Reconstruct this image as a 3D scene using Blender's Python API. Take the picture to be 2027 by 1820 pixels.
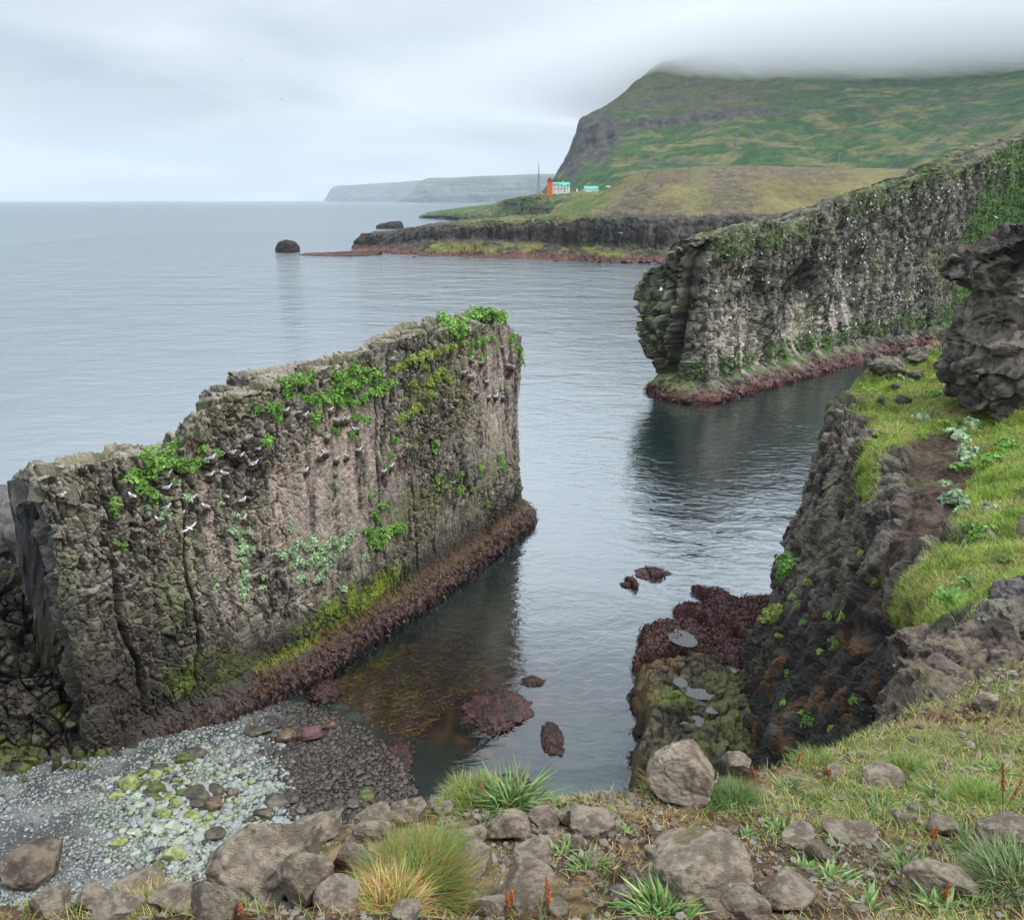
import bpy, bmesh, math, random
import numpy as np
from mathutils import Vector, Matrix, Euler
from mathutils.bvhtree import BVHTree

SC = bpy.context.scene
for _o in list(bpy.data.objects):
    bpy.data.objects.remove(_o)
COL = SC.collection
random.seed(7)
RNG = np.random.default_rng(7)

# ------------------------------------------------------------------ camera
EYE = 25.0                                   # metres above the sea
FPX = 1560.0                                 # focal length in units of a 2027 px wide picture
CX, CY = 1013.5, 910.0
PITCH = math.atan(515.0 / FPX)
SP, CP = math.sin(PITCH), math.cos(PITCH)
cam_data = bpy.data.cameras.new("camera")
cam_data.sensor_fit = 'HORIZONTAL'
cam_data.sensor_width = 36.0
cam_data.lens = 36.0 * FPX / 2027.0
cam_data.clip_start = 0.1
cam_data.clip_end = 80000.0
cam = bpy.data.objects.new("camera", cam_data)
COL.objects.link(cam)
cam.location = (0, 0, EYE)
cam.rotation_euler = (math.radians(90) - PITCH, 0, 0)
SC.camera = cam

# ------------------------------------------------------------------ sky, sun, exposure
SUN_EL, SUN_AZ = math.radians(54), math.radians(112)   # azimuth from +Y, clockwise seen from above
world = bpy.data.worlds.new("World")
SC.world = world
world.use_nodes = True
wn, wl = world.node_tree.nodes, world.node_tree.links
wn.clear()
def WN(t, **kw):
    n = wn.new(t)
    for k, v in kw.items():
        setattr(n, k, v)
    return n
w_out = WN('ShaderNodeOutputWorld')
w_bg = WN('ShaderNodeBackground')
w_bg.inputs['Strength'].default_value = 0.10
sky = WN('ShaderNodeTexSky', sky_type='NISHITA', sun_disc=False)
sky.sun_elevation = SUN_EL
sky.sun_rotation = SUN_AZ
sky.air_density = 1.0
sky.dust_density = 2.5
tc = WN('ShaderNodeTexCoord')
sep = WN('ShaderNodeSeparateXYZ')
wl.new(tc.outputs['Generated'], sep.inputs[0])
def wmath(op, a, b=None, clamp=False):
    n = WN('ShaderNodeMath', operation=op, use_clamp=clamp)
    for i, v in enumerate((a, b)):
        if v is None:
            continue
        if isinstance(v, (int, float)):
            n.inputs[i].default_value = v
        else:
            wl.new(v, n.inputs[i])
    return n.outputs[0]
zz = wmath('MAXIMUM', sep.outputs['Z'], 0.0)
den = wmath('ADD', zz, 0.16)
comb = WN('ShaderNodeCombineXYZ')
wl.new(wmath('DIVIDE', sep.outputs['X'], den), comb.inputs[0])
wl.new(wmath('DIVIDE', sep.outputs['Y'], den), comb.inputs[1])
comb.inputs[2].default_value = 3.7
cn = WN('ShaderNodeTexNoise')
cn.inputs['Scale'].default_value = 0.8
cn.inputs['Detail'].default_value = 5.0
cn.inputs['Roughness'].default_value = 0.42
cn.inputs['Distortion'].default_value = 0.5
wl.new(comb.outputs[0], cn.inputs['Vector'])
cr = WN('ShaderNodeValToRGB')
cr.color_ramp.elements[0].position = 0.34
cr.color_ramp.elements[0].color = (0.33, 0.39, 0.49, 1)
cr.color_ramp.elements[1].position = 0.60
cr.color_ramp.elements[1].color = (0.80, 0.85, 0.88, 1)
wl.new(cn.outputs['Fac'], cr.inputs[0])
# the overcast deck brightens towards the horizon
hz = wmath('POWER', wmath('SUBTRACT', 1.0, zz), 7.0, True)
hmix = WN('ShaderNodeMixRGB')
wl.new(wmath('MULTIPLY', hz, 0.45), hmix.inputs[0])
wl.new(cr.outputs[0], hmix.inputs[1])
hmix.inputs[2].default_value = (0.82, 0.86, 0.88, 1)
scl = WN('ShaderNodeMixRGB', blend_type='MULTIPLY')
scl.inputs[0].default_value = 1.0
wl.new(hmix.outputs[0], scl.inputs[1])
# overcast luminance rises towards the zenith
zen = wmath('MULTIPLY_ADD' if False else 'MULTIPLY', wmath('POWER', zz, 1.5), 16.5)
zcol = WN('ShaderNodeCombineXYZ')
ztot = wmath('ADD', zen, 4.8)
for _i in range(3):
    wl.new(ztot, zcol.inputs[_i])
wl.new(zcol.outputs[0], scl.inputs[2])
fin = WN('ShaderNodeMixRGB')
fin.inputs[0].default_value = 0.93        # nine tenths cloud deck, the clear sky shows a little through
wl.new(sky.outputs[0], fin.inputs[1])
wl.new(scl.outputs[0], fin.inputs[2])
wl.new(fin.outputs[0], w_bg.inputs['Color'])
wl.new(w_bg.outputs[0], w_out.inputs['Surface'])

sun_data = bpy.data.lights.new("sun", 'SUN')
sun_data.energy = 1.5
sun_data.angle = math.radians(14)
sun_data.color = (1.0, 0.96, 0.9)
sun = bpy.data.objects.new("sun", sun_data)
COL.objects.link(sun)
_sd = Vector((math.sin(SUN_AZ) * math.cos(SUN_EL), math.cos(SUN_AZ) * math.cos(SUN_EL), math.sin(SUN_EL)))
sun.rotation_euler = _sd.to_track_quat('Z', 'Y').to_euler()

SC.view_settings.view_transform = 'Standard'
SC.view_settings.look = 'None'
SC.view_settings.gamma = 1.0
SC.view_settings.exposure = 0.85
SC.view_settings.use_curve_mapping = False
SC.cycles.use_denoising = True
SC.cycles.max_bounces = 12
SC.cycles.diffuse_bounces = 3
SC.cycles.glossy_bounces = 3
SC.cycles.transparent_max_bounces = 10
SC.cycles.volume_bounces = 8
SC.cycles.caustics_reflective = False
SC.cycles.caustics_refractive = False

# ------------------------------------------------------------------ pixel <-> world
def _ray(px, py):
    px = np.asarray(px, float); py = np.asarray(py, float)
    a = (px - CX) / FPX; b = (CY - py) / FPX
    return np.stack([a, CP + b * SP, -SP + b * CP], -1)
def atz(px, py, z=0.0):
    d = _ray(px, py)
    return d * ((z - EYE) / d[..., 2])[..., None] + np.array([0, 0, EYE])
def aty(px, py, y):
    d = _ray(px, py)
    return d * (np.asarray(y, float) / d[..., 1])[..., None] + np.array([0, 0, EYE])
def proj(v):
    v = np.asarray(v, float)
    cy = v[..., 1] * SP + (v[..., 2] - EYE) * CP
    cz = np.maximum(v[..., 1] * CP - (v[..., 2] - EYE) * SP, 1e-3)
    return CX + FPX * v[..., 0] / cz, CY - FPX * cy / cz
def ztop(y, py):
    b = (CY - np.asarray(py, float)) / FPX
    return EYE + np.asarray(y, float) * (b * CP - SP) / (CP + b * SP)

# ------------------------------------------------------------------ noise
def _hash(ix, iy, iz, seed):
    h = (ix.astype(np.int64) * 374761393 + iy.astype(np.int64) * 668265263 + iz.astype(np.int64) * 2147483647 + seed * 974634777) & 0xffffffff
    h = ((h ^ (h >> 13)) * 1274126177) & 0xffffffff
    h = ((h ^ (h >> 16)) * 2246822519) & 0xffffffff
    return ((h ^ (h >> 15)) & 0xffffff) / float(0x1000000)
def vnoise(p, seed=0):
    i = np.floor(p).astype(np.int64); f = p - i
    f = f * f * f * (f * (f * 6 - 15) + 10)
    r = 0
    for dx in (0, 1):
        wx = f[..., 0] if dx else 1 - f[..., 0]
        for dy in (0, 1):
            wy = f[..., 1] if dy else 1 - f[..., 1]
            for dz in (0, 1):
                wz = f[..., 2] if dz else 1 - f[..., 2]
                r = r + wx * wy * wz * _hash(i[..., 0] + dx, i[..., 1] + dy, i[..., 2] + dz, seed)
    return r * 2 - 1
def fbm(p, oct=4, seed=0, gain=0.5):
    p = np.asarray(p, float); r = 0; a = 1.0; t = 0
    for o in range(oct):
        r = r + a * vnoise(p * (2.03 ** o) + o * 17.3, seed + o); t += a; a *= gain
    return r / t
def voro(p, seed=0):
    """nearest and second nearest cell distance, cell random, cell random 2"""
    p = np.asarray(p, float); i = np.floor(p).astype(np.int64)
    f1 = np.full(p.shape[:-1], 9.0); f2 = f1.copy(); r1 = np.zeros_like(f1); r2 = np.zeros_like(f1)
    for dx in (-1, 0, 1):
        for dy in (-1, 0, 1):
            for dz in (-1, 0, 1):
                a, b, c = i[..., 0] + dx, i[..., 1] + dy, i[..., 2] + dz
                h0 = _hash(a, b, c, seed); h1 = _hash(a, b, c, seed + 1); h2 = _hash(a, b, c, seed + 2)
                d = (a + .1 + .8 * h0 - p[..., 0]) ** 2 + (b + .1 + .8 * h1 - p[..., 1]) ** 2 + (c + .1 + .8 * h2 - p[..., 2]) ** 2
                n = d < f1
                f2 = np.where(n, f1, np.minimum(f2, d))
                r1 = np.where(n, _hash(a, b, c, seed + 3), r1)
                r2 = np.where(n, h0, r2)
                f1 = np.where(n, d, f1)
    return np.sqrt(f1), np.sqrt(f2), r1, r2
def facet(p, seed=0):
    """cells whose outer faces are tilted planes: (cell offset + tilt, joint distance, cell random)"""
    p = np.asarray(p, float); i = np.floor(p).astype(np.int64)
    f1 = np.full(p.shape[:-1], 9.0); f2 = f1.copy(); r1 = np.zeros_like(f1); tl = np.zeros_like(f1)
    for dx in (-1, 0, 1):
        for dy in (-1, 0, 1):
            for dz in (-1, 0, 1):
                a, b, c = i[..., 0] + dx, i[..., 1] + dy, i[..., 2] + dz
                h0 = _hash(a, b, c, seed); h1 = _hash(a, b, c, seed + 1); h2 = _hash(a, b, c, seed + 2)
                vx, vy, vz = p[..., 0] - a - .1 - .8 * h0, p[..., 1] - b - .1 - .8 * h1, p[..., 2] - c - .1 - .8 * h2
                d = vx * vx + vy * vy + vz * vz
                n = d < f1
                f2 = np.where(n, f1, np.minimum(f2, d))
                h3 = _hash(a, b, c, seed + 3)
                r1 = np.where(n, h3, r1)
                tl = np.where(n, (h1 - .5) * vx + (h2 - .5) * vy + (h0 - .35) * vz, tl)
                f1 = np.where(n, d, f1)
    return (r1 - .5) + 1.5 * tl, np.sqrt(f2) - np.sqrt(f1), r1
def sstep(a, b, x):
    t = np.clip((np.asarray(x, float) - a) / (b - a), 0, 1)
    return t * t * (3 - 2 * t)
def mix(a, b, t):
    t = np.clip(np.asarray(t, float), 0, 1)[..., None]
    return np.asarray(a, float) * (1 - t) + np.asarray(b, float) * t
def blob(px, py, cx, cy, rx, ry, ang=0.0, soft=0.5):
    c, s = math.cos(math.radians(ang)), math.sin(math.radians(ang))
    u = ((px - cx) * c + (py - cy) * s) / rx; v = (-(px - cx) * s + (py - cy) * c) / ry
    return 1 - sstep(1 - soft, 1 + soft, np.sqrt(u * u + v * v))

# ------------------------------------------------------------------ curves and grids
def cr_curve(pts, n):
    """Catmull-Rom through pts (K,D), n samples spread by arc length"""
    pts = np.asarray(pts, float)
    P = np.concatenate([[2 * pts[0] - pts[1]], pts, [2 * pts[-1] - pts[-2]]])
    out = []
    for k in range(len(pts) - 1):
        t = np.linspace(0, 1, 24, endpoint=False)[:, None]
        a, b, c, d = P[k], P[k + 1], P[k + 2], P[k + 3]
        s = 0.35
        m1, m2 = s * (c - a), s * (d - b)
        out.append((2 * t ** 3 - 3 * t ** 2 + 1) * b + (t ** 3 - 2 * t ** 2 + t) * m1 + (-2 * t ** 3 + 3 * t ** 2) * c + (t ** 3 - t ** 2) * m2)
    q = np.concatenate(out + [pts[-1:]])
    return q if n is None else resample(q, n)
def resample(q, n, dims=None):
    d = np.linalg.norm(np.diff(q[:, :dims] if dims else q, axis=0), axis=1)
    s = np.concatenate([[0], np.cumsum(d)])
    t = np.linspace(0, s[-1], n)
    return np.stack([np.interp(t, s, q[:, k]) for k in range(q.shape[1])], 1)
def cr_axis(g, counts):
    """Catmull-Rom along axis 0 of g (K,...) with counts[i] steps in interval i"""
    P = np.concatenate([[2 * g[0] - g[1]], g, [2 * g[-1] - g[-2]]])
    out = []
    for k, n in enumerate(counts):
        t = np.linspace(0, 1, n, endpoint=False).reshape((-1,) + (1,) * (g.ndim - 1))
        a, b, c, d = P[k], P[k + 1], P[k + 2], P[k + 3]
        m1, m2 = 0.36 * (c - a), 0.36 * (d - b)
        out.append((2 * t ** 3 - 3 * t ** 2 + 1) * b + (t ** 3 - 2 * t ** 2 + t) * m1 + (-2 * t ** 3 + 3 * t ** 2) * c + (t ** 3 - t ** 2) * m2)
    out.append(g[-1:])
    return np.concatenate(out)
def loft(ctrl, nu, nv):
    g = np.asarray(ctrl, float)
    g = cr_axis(g, nu)
    g = np.swapaxes(cr_axis(np.swapaxes(g, 0, 1), nv), 0, 1)
    return g
def gnormals(g, flip=False):
    du = np.gradient(g, axis=0); dv = np.gradient(g, axis=1)
    n = np.cross(du, dv)
    n /= np.maximum(np.linalg.norm(n, axis=-1, keepdims=True), 1e-9)
    return -n if flip else n

# ------------------------------------------------------------------ objects
def tag(o, label=None, cat=None, group=None, kind=None):
    if label: o['label'] = label
    if cat: o['category'] = cat
    if group: o['group'] = group
    if kind: o['kind'] = kind
    return o
def empty(name, loc=(0, 0, 0), rz=0.0):
    o = bpy.data.objects.new(name, None)
    o.empty_display_size = 0.1
    COL.objects.link(o)
    o.location = loc
    o.rotation_euler = (0, 0, rz)
    return o
def link(name, me, parent=None):
    o = bpy.data.objects.new(name, me)
    COL.objects.link(o)
    if parent is not None:
        o.parent = parent
    return o
def mesh_np(name, verts, faces, mat, smooth=True, col=None, attrs=None, mats=None, fmat=None):
    verts = np.ascontiguousarray(verts, dtype=np.float32).reshape(-1, 3)
    faces = np.ascontiguousarray(faces, dtype=np.int32)
    k = faces.shape[1]
    me = bpy.data.meshes.new(name)
    me.vertices.add(len(verts)); me.vertices.foreach_set('co', verts.ravel())
    me.loops.add(faces.size); me.loops.foreach_set('vertex_index', faces.ravel())
    me.polygons.add(len(faces))
    me.polygons.foreach_set('loop_start', np.arange(0, faces.size, k, dtype=np.int32))
    me.update(calc_edges=True)
    me.polygons.foreach_set('use_smooth', np.full(len(faces), bool(smooth)))
    if col is not None:
        c = np.ones((len(verts), 4), np.float32); c[:, :3] = np.asarray(col).reshape(-1, 3)
        a = me.attributes.new('Col', 'FLOAT_COLOR', 'POINT'); a.data.foreach_set('color', c.ravel())
    for nme, arr in (attrs or {}).items():
        a = me.attributes.new(nme, 'FLOAT', 'POINT'); a.data.foreach_set('value', np.ascontiguousarray(arr, dtype=np.float32).ravel())
    for m in (mats or [mat]):
        me.materials.append(m)
    if fmat is not None:
        me.polygons.foreach_set('material_index', np.ascontiguousarray(fmat, dtype=np.int32))
    return me
def grid_faces(nu, nv, flip=False):
    i = np.arange(nu - 1)[:, None] * nv + np.arange(nv - 1)[None, :]
    f = np.stack([i, i + nv, i + nv + 1, i + 1], -1).reshape(-1, 4)
    return f[:, ::-1] if flip else f
def grid_obj(name, g, mat, col=None, attrs=None, parent=None, flip=False, smooth=True):
    nu, nv = g.shape[:2]
    me = mesh_np(name, g, grid_faces(nu, nv, flip), mat, smooth, col, attrs)
    return link(name, me, parent)
def instance(src, loc, rot=(0, 0, 0), scale=(1, 1, 1)):
    """copy of a thing with copies of its parts"""
    o = src.copy(); COL.objects.link(o)
    o.location = loc; o.rotation_euler = rot
    o.scale = scale if hasattr(scale, '__len__') else (scale,) * 3
    for ch in src.children:
        c = ch.copy(); COL.objects.link(c); c.parent = o
        for g2 in ch.children:
            d = g2.copy(); COL.objects.link(d); d.parent = c
    return o

# ------------------------------------------------------------------ materials
def new_mat(name):
    m = bpy.data.materials.new(name); m.use_nodes = True
    m.node_tree.nodes.clear()
    return m
def NN(m, t, **kw):
    n = m.node_tree.nodes.new(t)
    for k, v in kw.items():
        setattr(n, k, v)
    return n
def LK(m, a, b):
    m.node_tree.links.new(a, b)
def ramp(m, fac, stops):
    r = NN(m, 'ShaderNodeValToRGB')
    el = r.color_ramp.elements
    while len(el) < len(stops):
        el.new(0.5)
    for e, (p, c) in zip(el, stops):
        e.position = p
        e.color = (c, c, c, 1) if isinstance(c, (int, float)) else tuple(c) + (1,)
    LK(m, fac, r.inputs[0])
    return r.outputs[0]
def nmath(m, op, a, b=None, c=None, clamp=False):
    n = NN(m, 'ShaderNodeMath', operation=op, use_clamp=clamp)
    for i, v in enumerate((a, b, c)):
        if v is None: continue
        if isinstance(v, (int, float)): n.inputs[i].default_value = v
        else: LK(m, v, n.inputs[i])
    return n.outputs[0]
def mat_ground(name, scale=3.0, amount=0.35, bump=0.5, bdist=0.05, rough=0.9, wetrough=0.35, spec=0.25, vor=None, use_col=True, color=(.2, .2, .2), object_coords=True, speck=0.0, leafy=0.0):
    """albedo from the 'Col' attribute (or a plain colour), broken up by procedural grain at several scales, with relief; 'wet' lowers the roughness"""
    m = new_mat(name)
    out = NN(m, 'ShaderNodeOutputMaterial'); b = NN(m, 'ShaderNodeBsdfPrincipled')
    LK(m, b.outputs[0], out.inputs['Surface'])
    tcn = NN(m, 'ShaderNodeTexCoord'); vec = tcn.outputs['Object']
    n1 = NN(m, 'ShaderNodeTexNoise'); n1.inputs['Scale'].default_value = scale; n1.inputs['Detail'].default_value = 8; n1.inputs['Roughness'].default_value = 0.65
    n2 = NN(m, 'ShaderNodeTexNoise'); n2.inputs['Scale'].default_value = scale * 7.3; n2.inputs['Detail'].default_value = 5; n2.inputs['Roughness'].default_value = 0.7
    LK(m, vec, n1.inputs['Vector']); LK(m, vec, n2.inputs['Vector'])
    g1 = ramp(m, n1.outputs['Fac'], [(0.28, 1 - amount), (0.72, 1 + amount)])
    g2 = ramp(m, n2.outputs['Fac'], [(0.3, 1 - amount * .8), (0.7, 1 + amount * .8)])
    # ramps clamp at 1, so scale afterwards
    for r in (g1, g2):
        pass
    mul = nmath(m, 'MULTIPLY', nmath(m, 'MULTIPLY_ADD', n1.outputs['Fac'], amount * 4, 1 - amount * 2), nmath(m, 'MULTIPLY_ADD', n2.outputs['Fac'], amount * 3.2, 1 - amount * 1.6))
    mul = nmath(m, 'MAXIMUM', mul, 0.12)
    if use_col:
        at = NN(m, 'ShaderNodeAttribute', attribute_name='Col'); csock = at.outputs['Color']
    else:
        rgb = NN(m, 'ShaderNodeRGB'); rgb.outputs[0].default_value = tuple(color) + (1,); csock = rgb.outputs[0]
    mm = NN(m, 'ShaderNodeVectorMath', operation='SCALE'); LK(m, csock, mm.inputs[0]); LK(m, mul, mm.inputs['Scale'])
    base = mm.outputs[0]
    if speck:
        n3 = NN(m, 'ShaderNodeTexNoise'); n3.inputs['Scale'].default_value = scale * 16; n3.inputs['Detail'].default_value = 2
        LK(m, vec, n3.inputs['Vector'])
        mx = NN(m, 'ShaderNodeMixRGB'); LK(m, ramp(m, n3.outputs['Fac'], [(0.66, 0.0), (0.72, speck)]), mx.inputs[0])
        LK(m, base, mx.inputs[1]); mx.inputs[2].default_value = (.5, .48, .43, 1)
        base = mx.outputs[0]
    LK(m, base, b.inputs['Base Color'])
    wa = NN(m, 'ShaderNodeAttribute', attribute_name='wet')
    LK(m, nmath(m, 'MULTIPLY_ADD', wa.outputs['Fac'], wetrough - rough, rough), b.inputs['Roughness'])
    b.inputs['Specular IOR Level'].default_value = spec
    h = nmath(m, 'MULTIPLY_ADD', n2.outputs['Fac'], 0.45, n1.outputs['Fac'])
    if vor:
        v = NN(m, 'ShaderNodeTexVoronoi', feature='DISTANCE_TO_EDGE'); v.inputs['Scale'].default_value = vor
        wv = NN(m, 'ShaderNodeVectorMath', operation='ADD'); LK(m, vec, wv.inputs[0])
        nv3 = NN(m, 'ShaderNodeVectorMath', operation='SCALE'); LK(m, n1.outputs['Color'], nv3.inputs[0]); nv3.inputs['Scale'].default_value = 0.6 / vor
        LK(m, nv3.outputs[0], wv.inputs[1]); LK(m, wv.outputs[0], v.inputs['Vector'])
        cracks = ramp(m, v.outputs['Distance'], [(0.0, 0.0), (0.12, 1.0)])
        h = nmath(m, 'MULTIPLY_ADD', cracks, nmath(m, 'MULTIPLY', n1.outputs['Fac'], 0.45), h)
    bp = NN(m, 'ShaderNodeBump'); bp.inputs['Strength'].default_value = bump; bp.inputs['Distance'].default_value = bdist
    LK(m, h, bp.inputs['Height']); LK(m, bp.outputs[0], b.inputs['Normal'])
    return m
def mat_plain(name, color, rough=0.7, spec=0.3, vary=0.15, scale=8.0, attr=False, metallic=0.0):
    m = new_mat(name)
    out = NN(m, 'ShaderNodeOutputMaterial'); b = NN(m, 'ShaderNodeBsdfPrincipled'); LK(m, b.outputs[0], out.inputs['Surface'])
    n = NN(m, 'ShaderNodeTexNoise'); n.inputs['Scale'].default_value = scale; n.inputs['Detail'].default_value = 4
    t = NN(m, 'ShaderNodeTexCoord'); LK(m, t.outputs['Object'], n.inputs['Vector'])
    if attr:
        a = NN(m, 'ShaderNodeAttribute', attribute_name='Col'); cs = a.outputs['Color']
    else:
        a = NN(m, 'ShaderNodeRGB'); a.outputs[0].default_value = tuple(color) + (1,); cs = a.outputs[0]
    mm = NN(m, 'ShaderNodeVectorMath', operation='SCALE'); LK(m, cs, mm.inputs[0])
    LK(m, nmath(m, 'MULTIPLY_ADD', n.outputs['Fac'], vary * 4, 1 - vary * 2), mm.inputs['Scale'])
    LK(m, mm.outputs[0], b.inputs['Base Color'])
    b.inputs['Roughness'].default_value = rough; b.inputs['Specular IOR Level'].default_value = spec; b.inputs['Metallic'].default_value = metallic
    return m
def mat_leaf(name, vary=0.25, rough=0.55, trans=0.25, island=True, color=None):
    """leaf: colour from Col, varied per leaf, a little light passes through"""
    m = new_mat(name)
    out = NN(m, 'ShaderNodeOutputMaterial'); b = NN(m, 'ShaderNodeBsdfPrincipled'); tr = NN(m, 'ShaderNodeBsdfTranslucent'); mx = NN(m, 'ShaderNodeMixShader')
    if color is None:
        a = NN(m, 'ShaderNodeAttribute', attribute_name='Col'); cs = a.outputs['Color']
    else:
        a = NN(m, 'ShaderNodeRGB'); a.outputs[0].default_value = tuple(color) + (1,); cs = a.outputs[0]
    gi = NN(m, 'ShaderNodeNewGeometry'); oi = NN(m, 'ShaderNodeObjectInfo')
    r = nmath(m, 'MULTIPLY_ADD', gi.outputs['Random Per Island'], vary * 1.4, 1 - vary * .7)
    r = nmath(m, 'MULTIPLY', r, nmath(m, 'MULTIPLY_ADD', oi.outputs['Random'], vary, 1 - vary * .5))
    mm = NN(m, 'ShaderNodeVectorMath', operation='SCALE'); LK(m, cs, mm.inputs[0]); LK(m, r, mm.inputs['Scale'])
    LK(m, mm.outputs[0], b.inputs['Base Color']); LK(m, mm.outputs[0], tr.inputs['Color'])
    b.inputs['Roughness'].default_value = rough; b.inputs['Specular IOR Level'].default_value = 0.3
    mx.inputs[0].default_value = trans
    LK(m, b.outputs[0], mx.inputs[1]); LK(m, tr.outputs[0], mx.inputs[2]); LK(m, mx.outputs[0], out.inputs['Surface'])
    return m

M_STACK = mat_ground('basalt_stack', 2.6, 0.26, 0.9, 0.07, 0.88, 0.45, 0.25, vor=4.2, speck=0.55)
M_FAR = mat_ground('basalt_far', 0.9, 0.25, 0.8, 0.15, 0.9, 0.45, 0.2, vor=1.2)
M_CLIFF = mat_ground('basalt_right', 3.4, 0.30, 1.0, 0.10, 0.88, 0.45, 0.2, vor=3.2, speck=0.2)
M_HILL = mat_ground('hill_turf', 0.2, 0.38, 1.0, 2.5, 0.95, 0.5, 0.1)
M_SHORE = mat_ground('shore_rock', 0.25, 0.28, 0.9, 0.5, 0.9, 0.45, 0.2, vor=0.35)
M_STONE = mat_ground('fieldstone', 5.0, 0.20, 0.9, 0.05, 0.95, 0.5, 0.15, speck=0.3)
M_SOIL = mat_ground('soil_turf', 38.0, 0.36, 1.0, 0.015, 0.97, 0.5, 0.1)
M_PEB = mat_ground('pebble_stone', 3.0, 0.18, 0.3, 0.02, 0.75, 0.3, 0.35)
M_TIDE = mat_ground('tide_rock', 2.5, 0.3, 0.9, 0.06, 0.7, 0.3, 0.35)
# ================================================================== SEA AND BED
def seabed_z(x, y):
    """height of the shingle beach and the sea floor"""
    x = np.asarray(x, float); y = np.asarray(y, float)
    # beach: falls towards the open inlet (to the right and away from the camera)
    t1 = (x + 5.7) * 0.54 + (y - 31.6) * 0.84
    t2 = x + 4.6
    k = 2.0
    t = np.maximum(t1, t2) + np.maximum(k - np.abs(t1 - t2), 0) ** 2 / (4 * k)    # metres from the waterline, seaward positive
    t = np.where((x < -34) | (y > 74) | (y < 10), np.maximum(t, 30), t)
    z = np.where(t < 0, -t * 0.13, -t * 0.16)
    z = np.where(t > 6, -0.96 - (t - 6) * 0.22, z)
    z = np.maximum(z, -9.0)
    z = np.minimum(z, 1.9)
    return z + 0.10 * fbm(np.stack([x * .35, y * .35, x * 0 + 2.], -1), 3, 5)
def spaced(a, b, dense_a, dense_b, step, grow=1.16):
    xs = list(np.arange(dense_a, dense_b + step * .5, step))
    s = step; x = xs[-1]
    while x < b:
        s *= grow; x += s; xs.append(min(x, b))
    s = step; x = xs[0]; left = []
    while x > a:
        s *= grow; x -= s; left.append(max(x, a))
    return np.array(left[::-1] + xs)
sx = spaced(-17000, 17000, -40, 40, 1.0); sy = spaced(-60, 18000, 12, 90, 1.0)
SXX, SYY = np.meshgrid(sx, sy, indexing='ij')
sea_g = np.stack([SXX, SYY, SXX * 0], -1)
depth = np.maximum(-seabed_z(SXX, SYY), 0)
clarity = np.exp(-depth / 4.5)

m = M_SEA = new_mat('sea_water')
out = NN(m, 'ShaderNodeOutputMaterial')
tcn = NN(m, 'ShaderNodeTexCoord'); vec = tcn.outputs['Object']
mapn = NN(m, 'ShaderNodeMapping'); mapn.inputs['Scale'].default_value = (0.55, 1.0, 1.0); mapn.inputs['Rotation'].default_value = (0, 0, 0.35)
LK(m, vec, mapn.inputs['Vector'])
w1 = NN(m, 'ShaderNodeTexNoise'); w1.inputs['Scale'].default_value = 0.30; w1.inputs['Detail'].default_value = 3; w1.inputs['Distortion'].default_value = 0.6
w2 = NN(m, 'ShaderNodeTexNoise'); w2.inputs['Scale'].default_value = 1.5; w2.inputs['Detail'].default_value = 4; w2.inputs['Roughness'].default_value = 0.6; w2.inputs['Distortion'].default_value = 0.8
w3 = NN(m, 'ShaderNodeTexNoise'); w3.inputs['Scale'].default_value = 0.04; w3.inputs['Detail'].default_value = 3
for w in (w1, w2):
    LK(m, mapn.outputs[0], w.inputs['Vector'])
LK(m, vec, w3.inputs['Vector'])
clr = NN(m, 'ShaderNodeAttribute', attribute_name='clarity')
lee = NN(m, 'ShaderNodeAttribute', attribute_name='chop')
calm = nmath(m, 'MULTIPLY', nmath(m, 'SUBTRACT', 1.0, nmath(m, 'MULTIPLY', clr.outputs['Fac'], 0.8)), nmath(m, 'MULTIPLY_ADD', lee.outputs['Fac'], 9.0, -0.14))
hh = nmath(m, 'ADD', nmath(m, 'MULTIPLY', w1.outputs['Fac'], 0.9), nmath(m, 'MULTIPLY', w2.outputs['Fac'], nmath(m, 'MULTIPLY_ADD', w3.outputs['Fac'], 0.5, 0.14)))
w0 = NN(m, 'ShaderNodeTexNoise'); w0.inputs['Scale'].default_value = 0.085; w0.inputs['Detail'].default_value = 4; w0.inputs['Roughness'].default_value = 0.6
LK(m, mapn.outputs[0], w0.inputs['Vector'])
hh = nmath(m, 'ADD', hh, nmath(m, 'MULTIPLY', w0.outputs['Fac'], nmath(m, 'MULTIPLY', lee.outputs['Fac'], 22.0)))
hh = nmath(m, 'MULTIPLY', hh, calm)
bp = NN(m, 'ShaderNodeBump'); bp.inputs['Strength'].default_value = 1.0; bp.inputs['Distance'].default_value = 0.55
LK(m, hh, bp.inputs['Height'])
gl = NN(m, 'ShaderNodeBsdfGlossy'); LK(m, NN(m, 'ShaderNodeAttribute', attribute_name='chop').outputs['Fac'], gl.inputs['Roughness']); gl.inputs['Color'].default_value = (0.93, 0.97, 1.0, 1)
LK(m, bp.outputs[0], gl.inputs['Normal'])
df = NN(m, 'ShaderNodeBsdfDiffuse'); df.inputs['Color'].default_value = (0.005, 0.020, 0.023, 1)
trn = NN(m, 'ShaderNodeBsdfTransparent'); trn.inputs['Color'].default_value = (0.62, 0.72, 0.70, 1)
mxb = NN(m, 'ShaderNodeMixShader'); LK(m, clr.outputs['Fac'], mxb.inputs[0]); LK(m, df.outputs[0], mxb.inputs[1]); LK(m, trn.outputs[0], mxb.inputs[2])
lw = NN(m, 'ShaderNodeLayerWeight'); lw.inputs['Blend'].default_value = 0.5
LK(m, bp.outputs[0], lw.inputs['Normal'])
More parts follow.
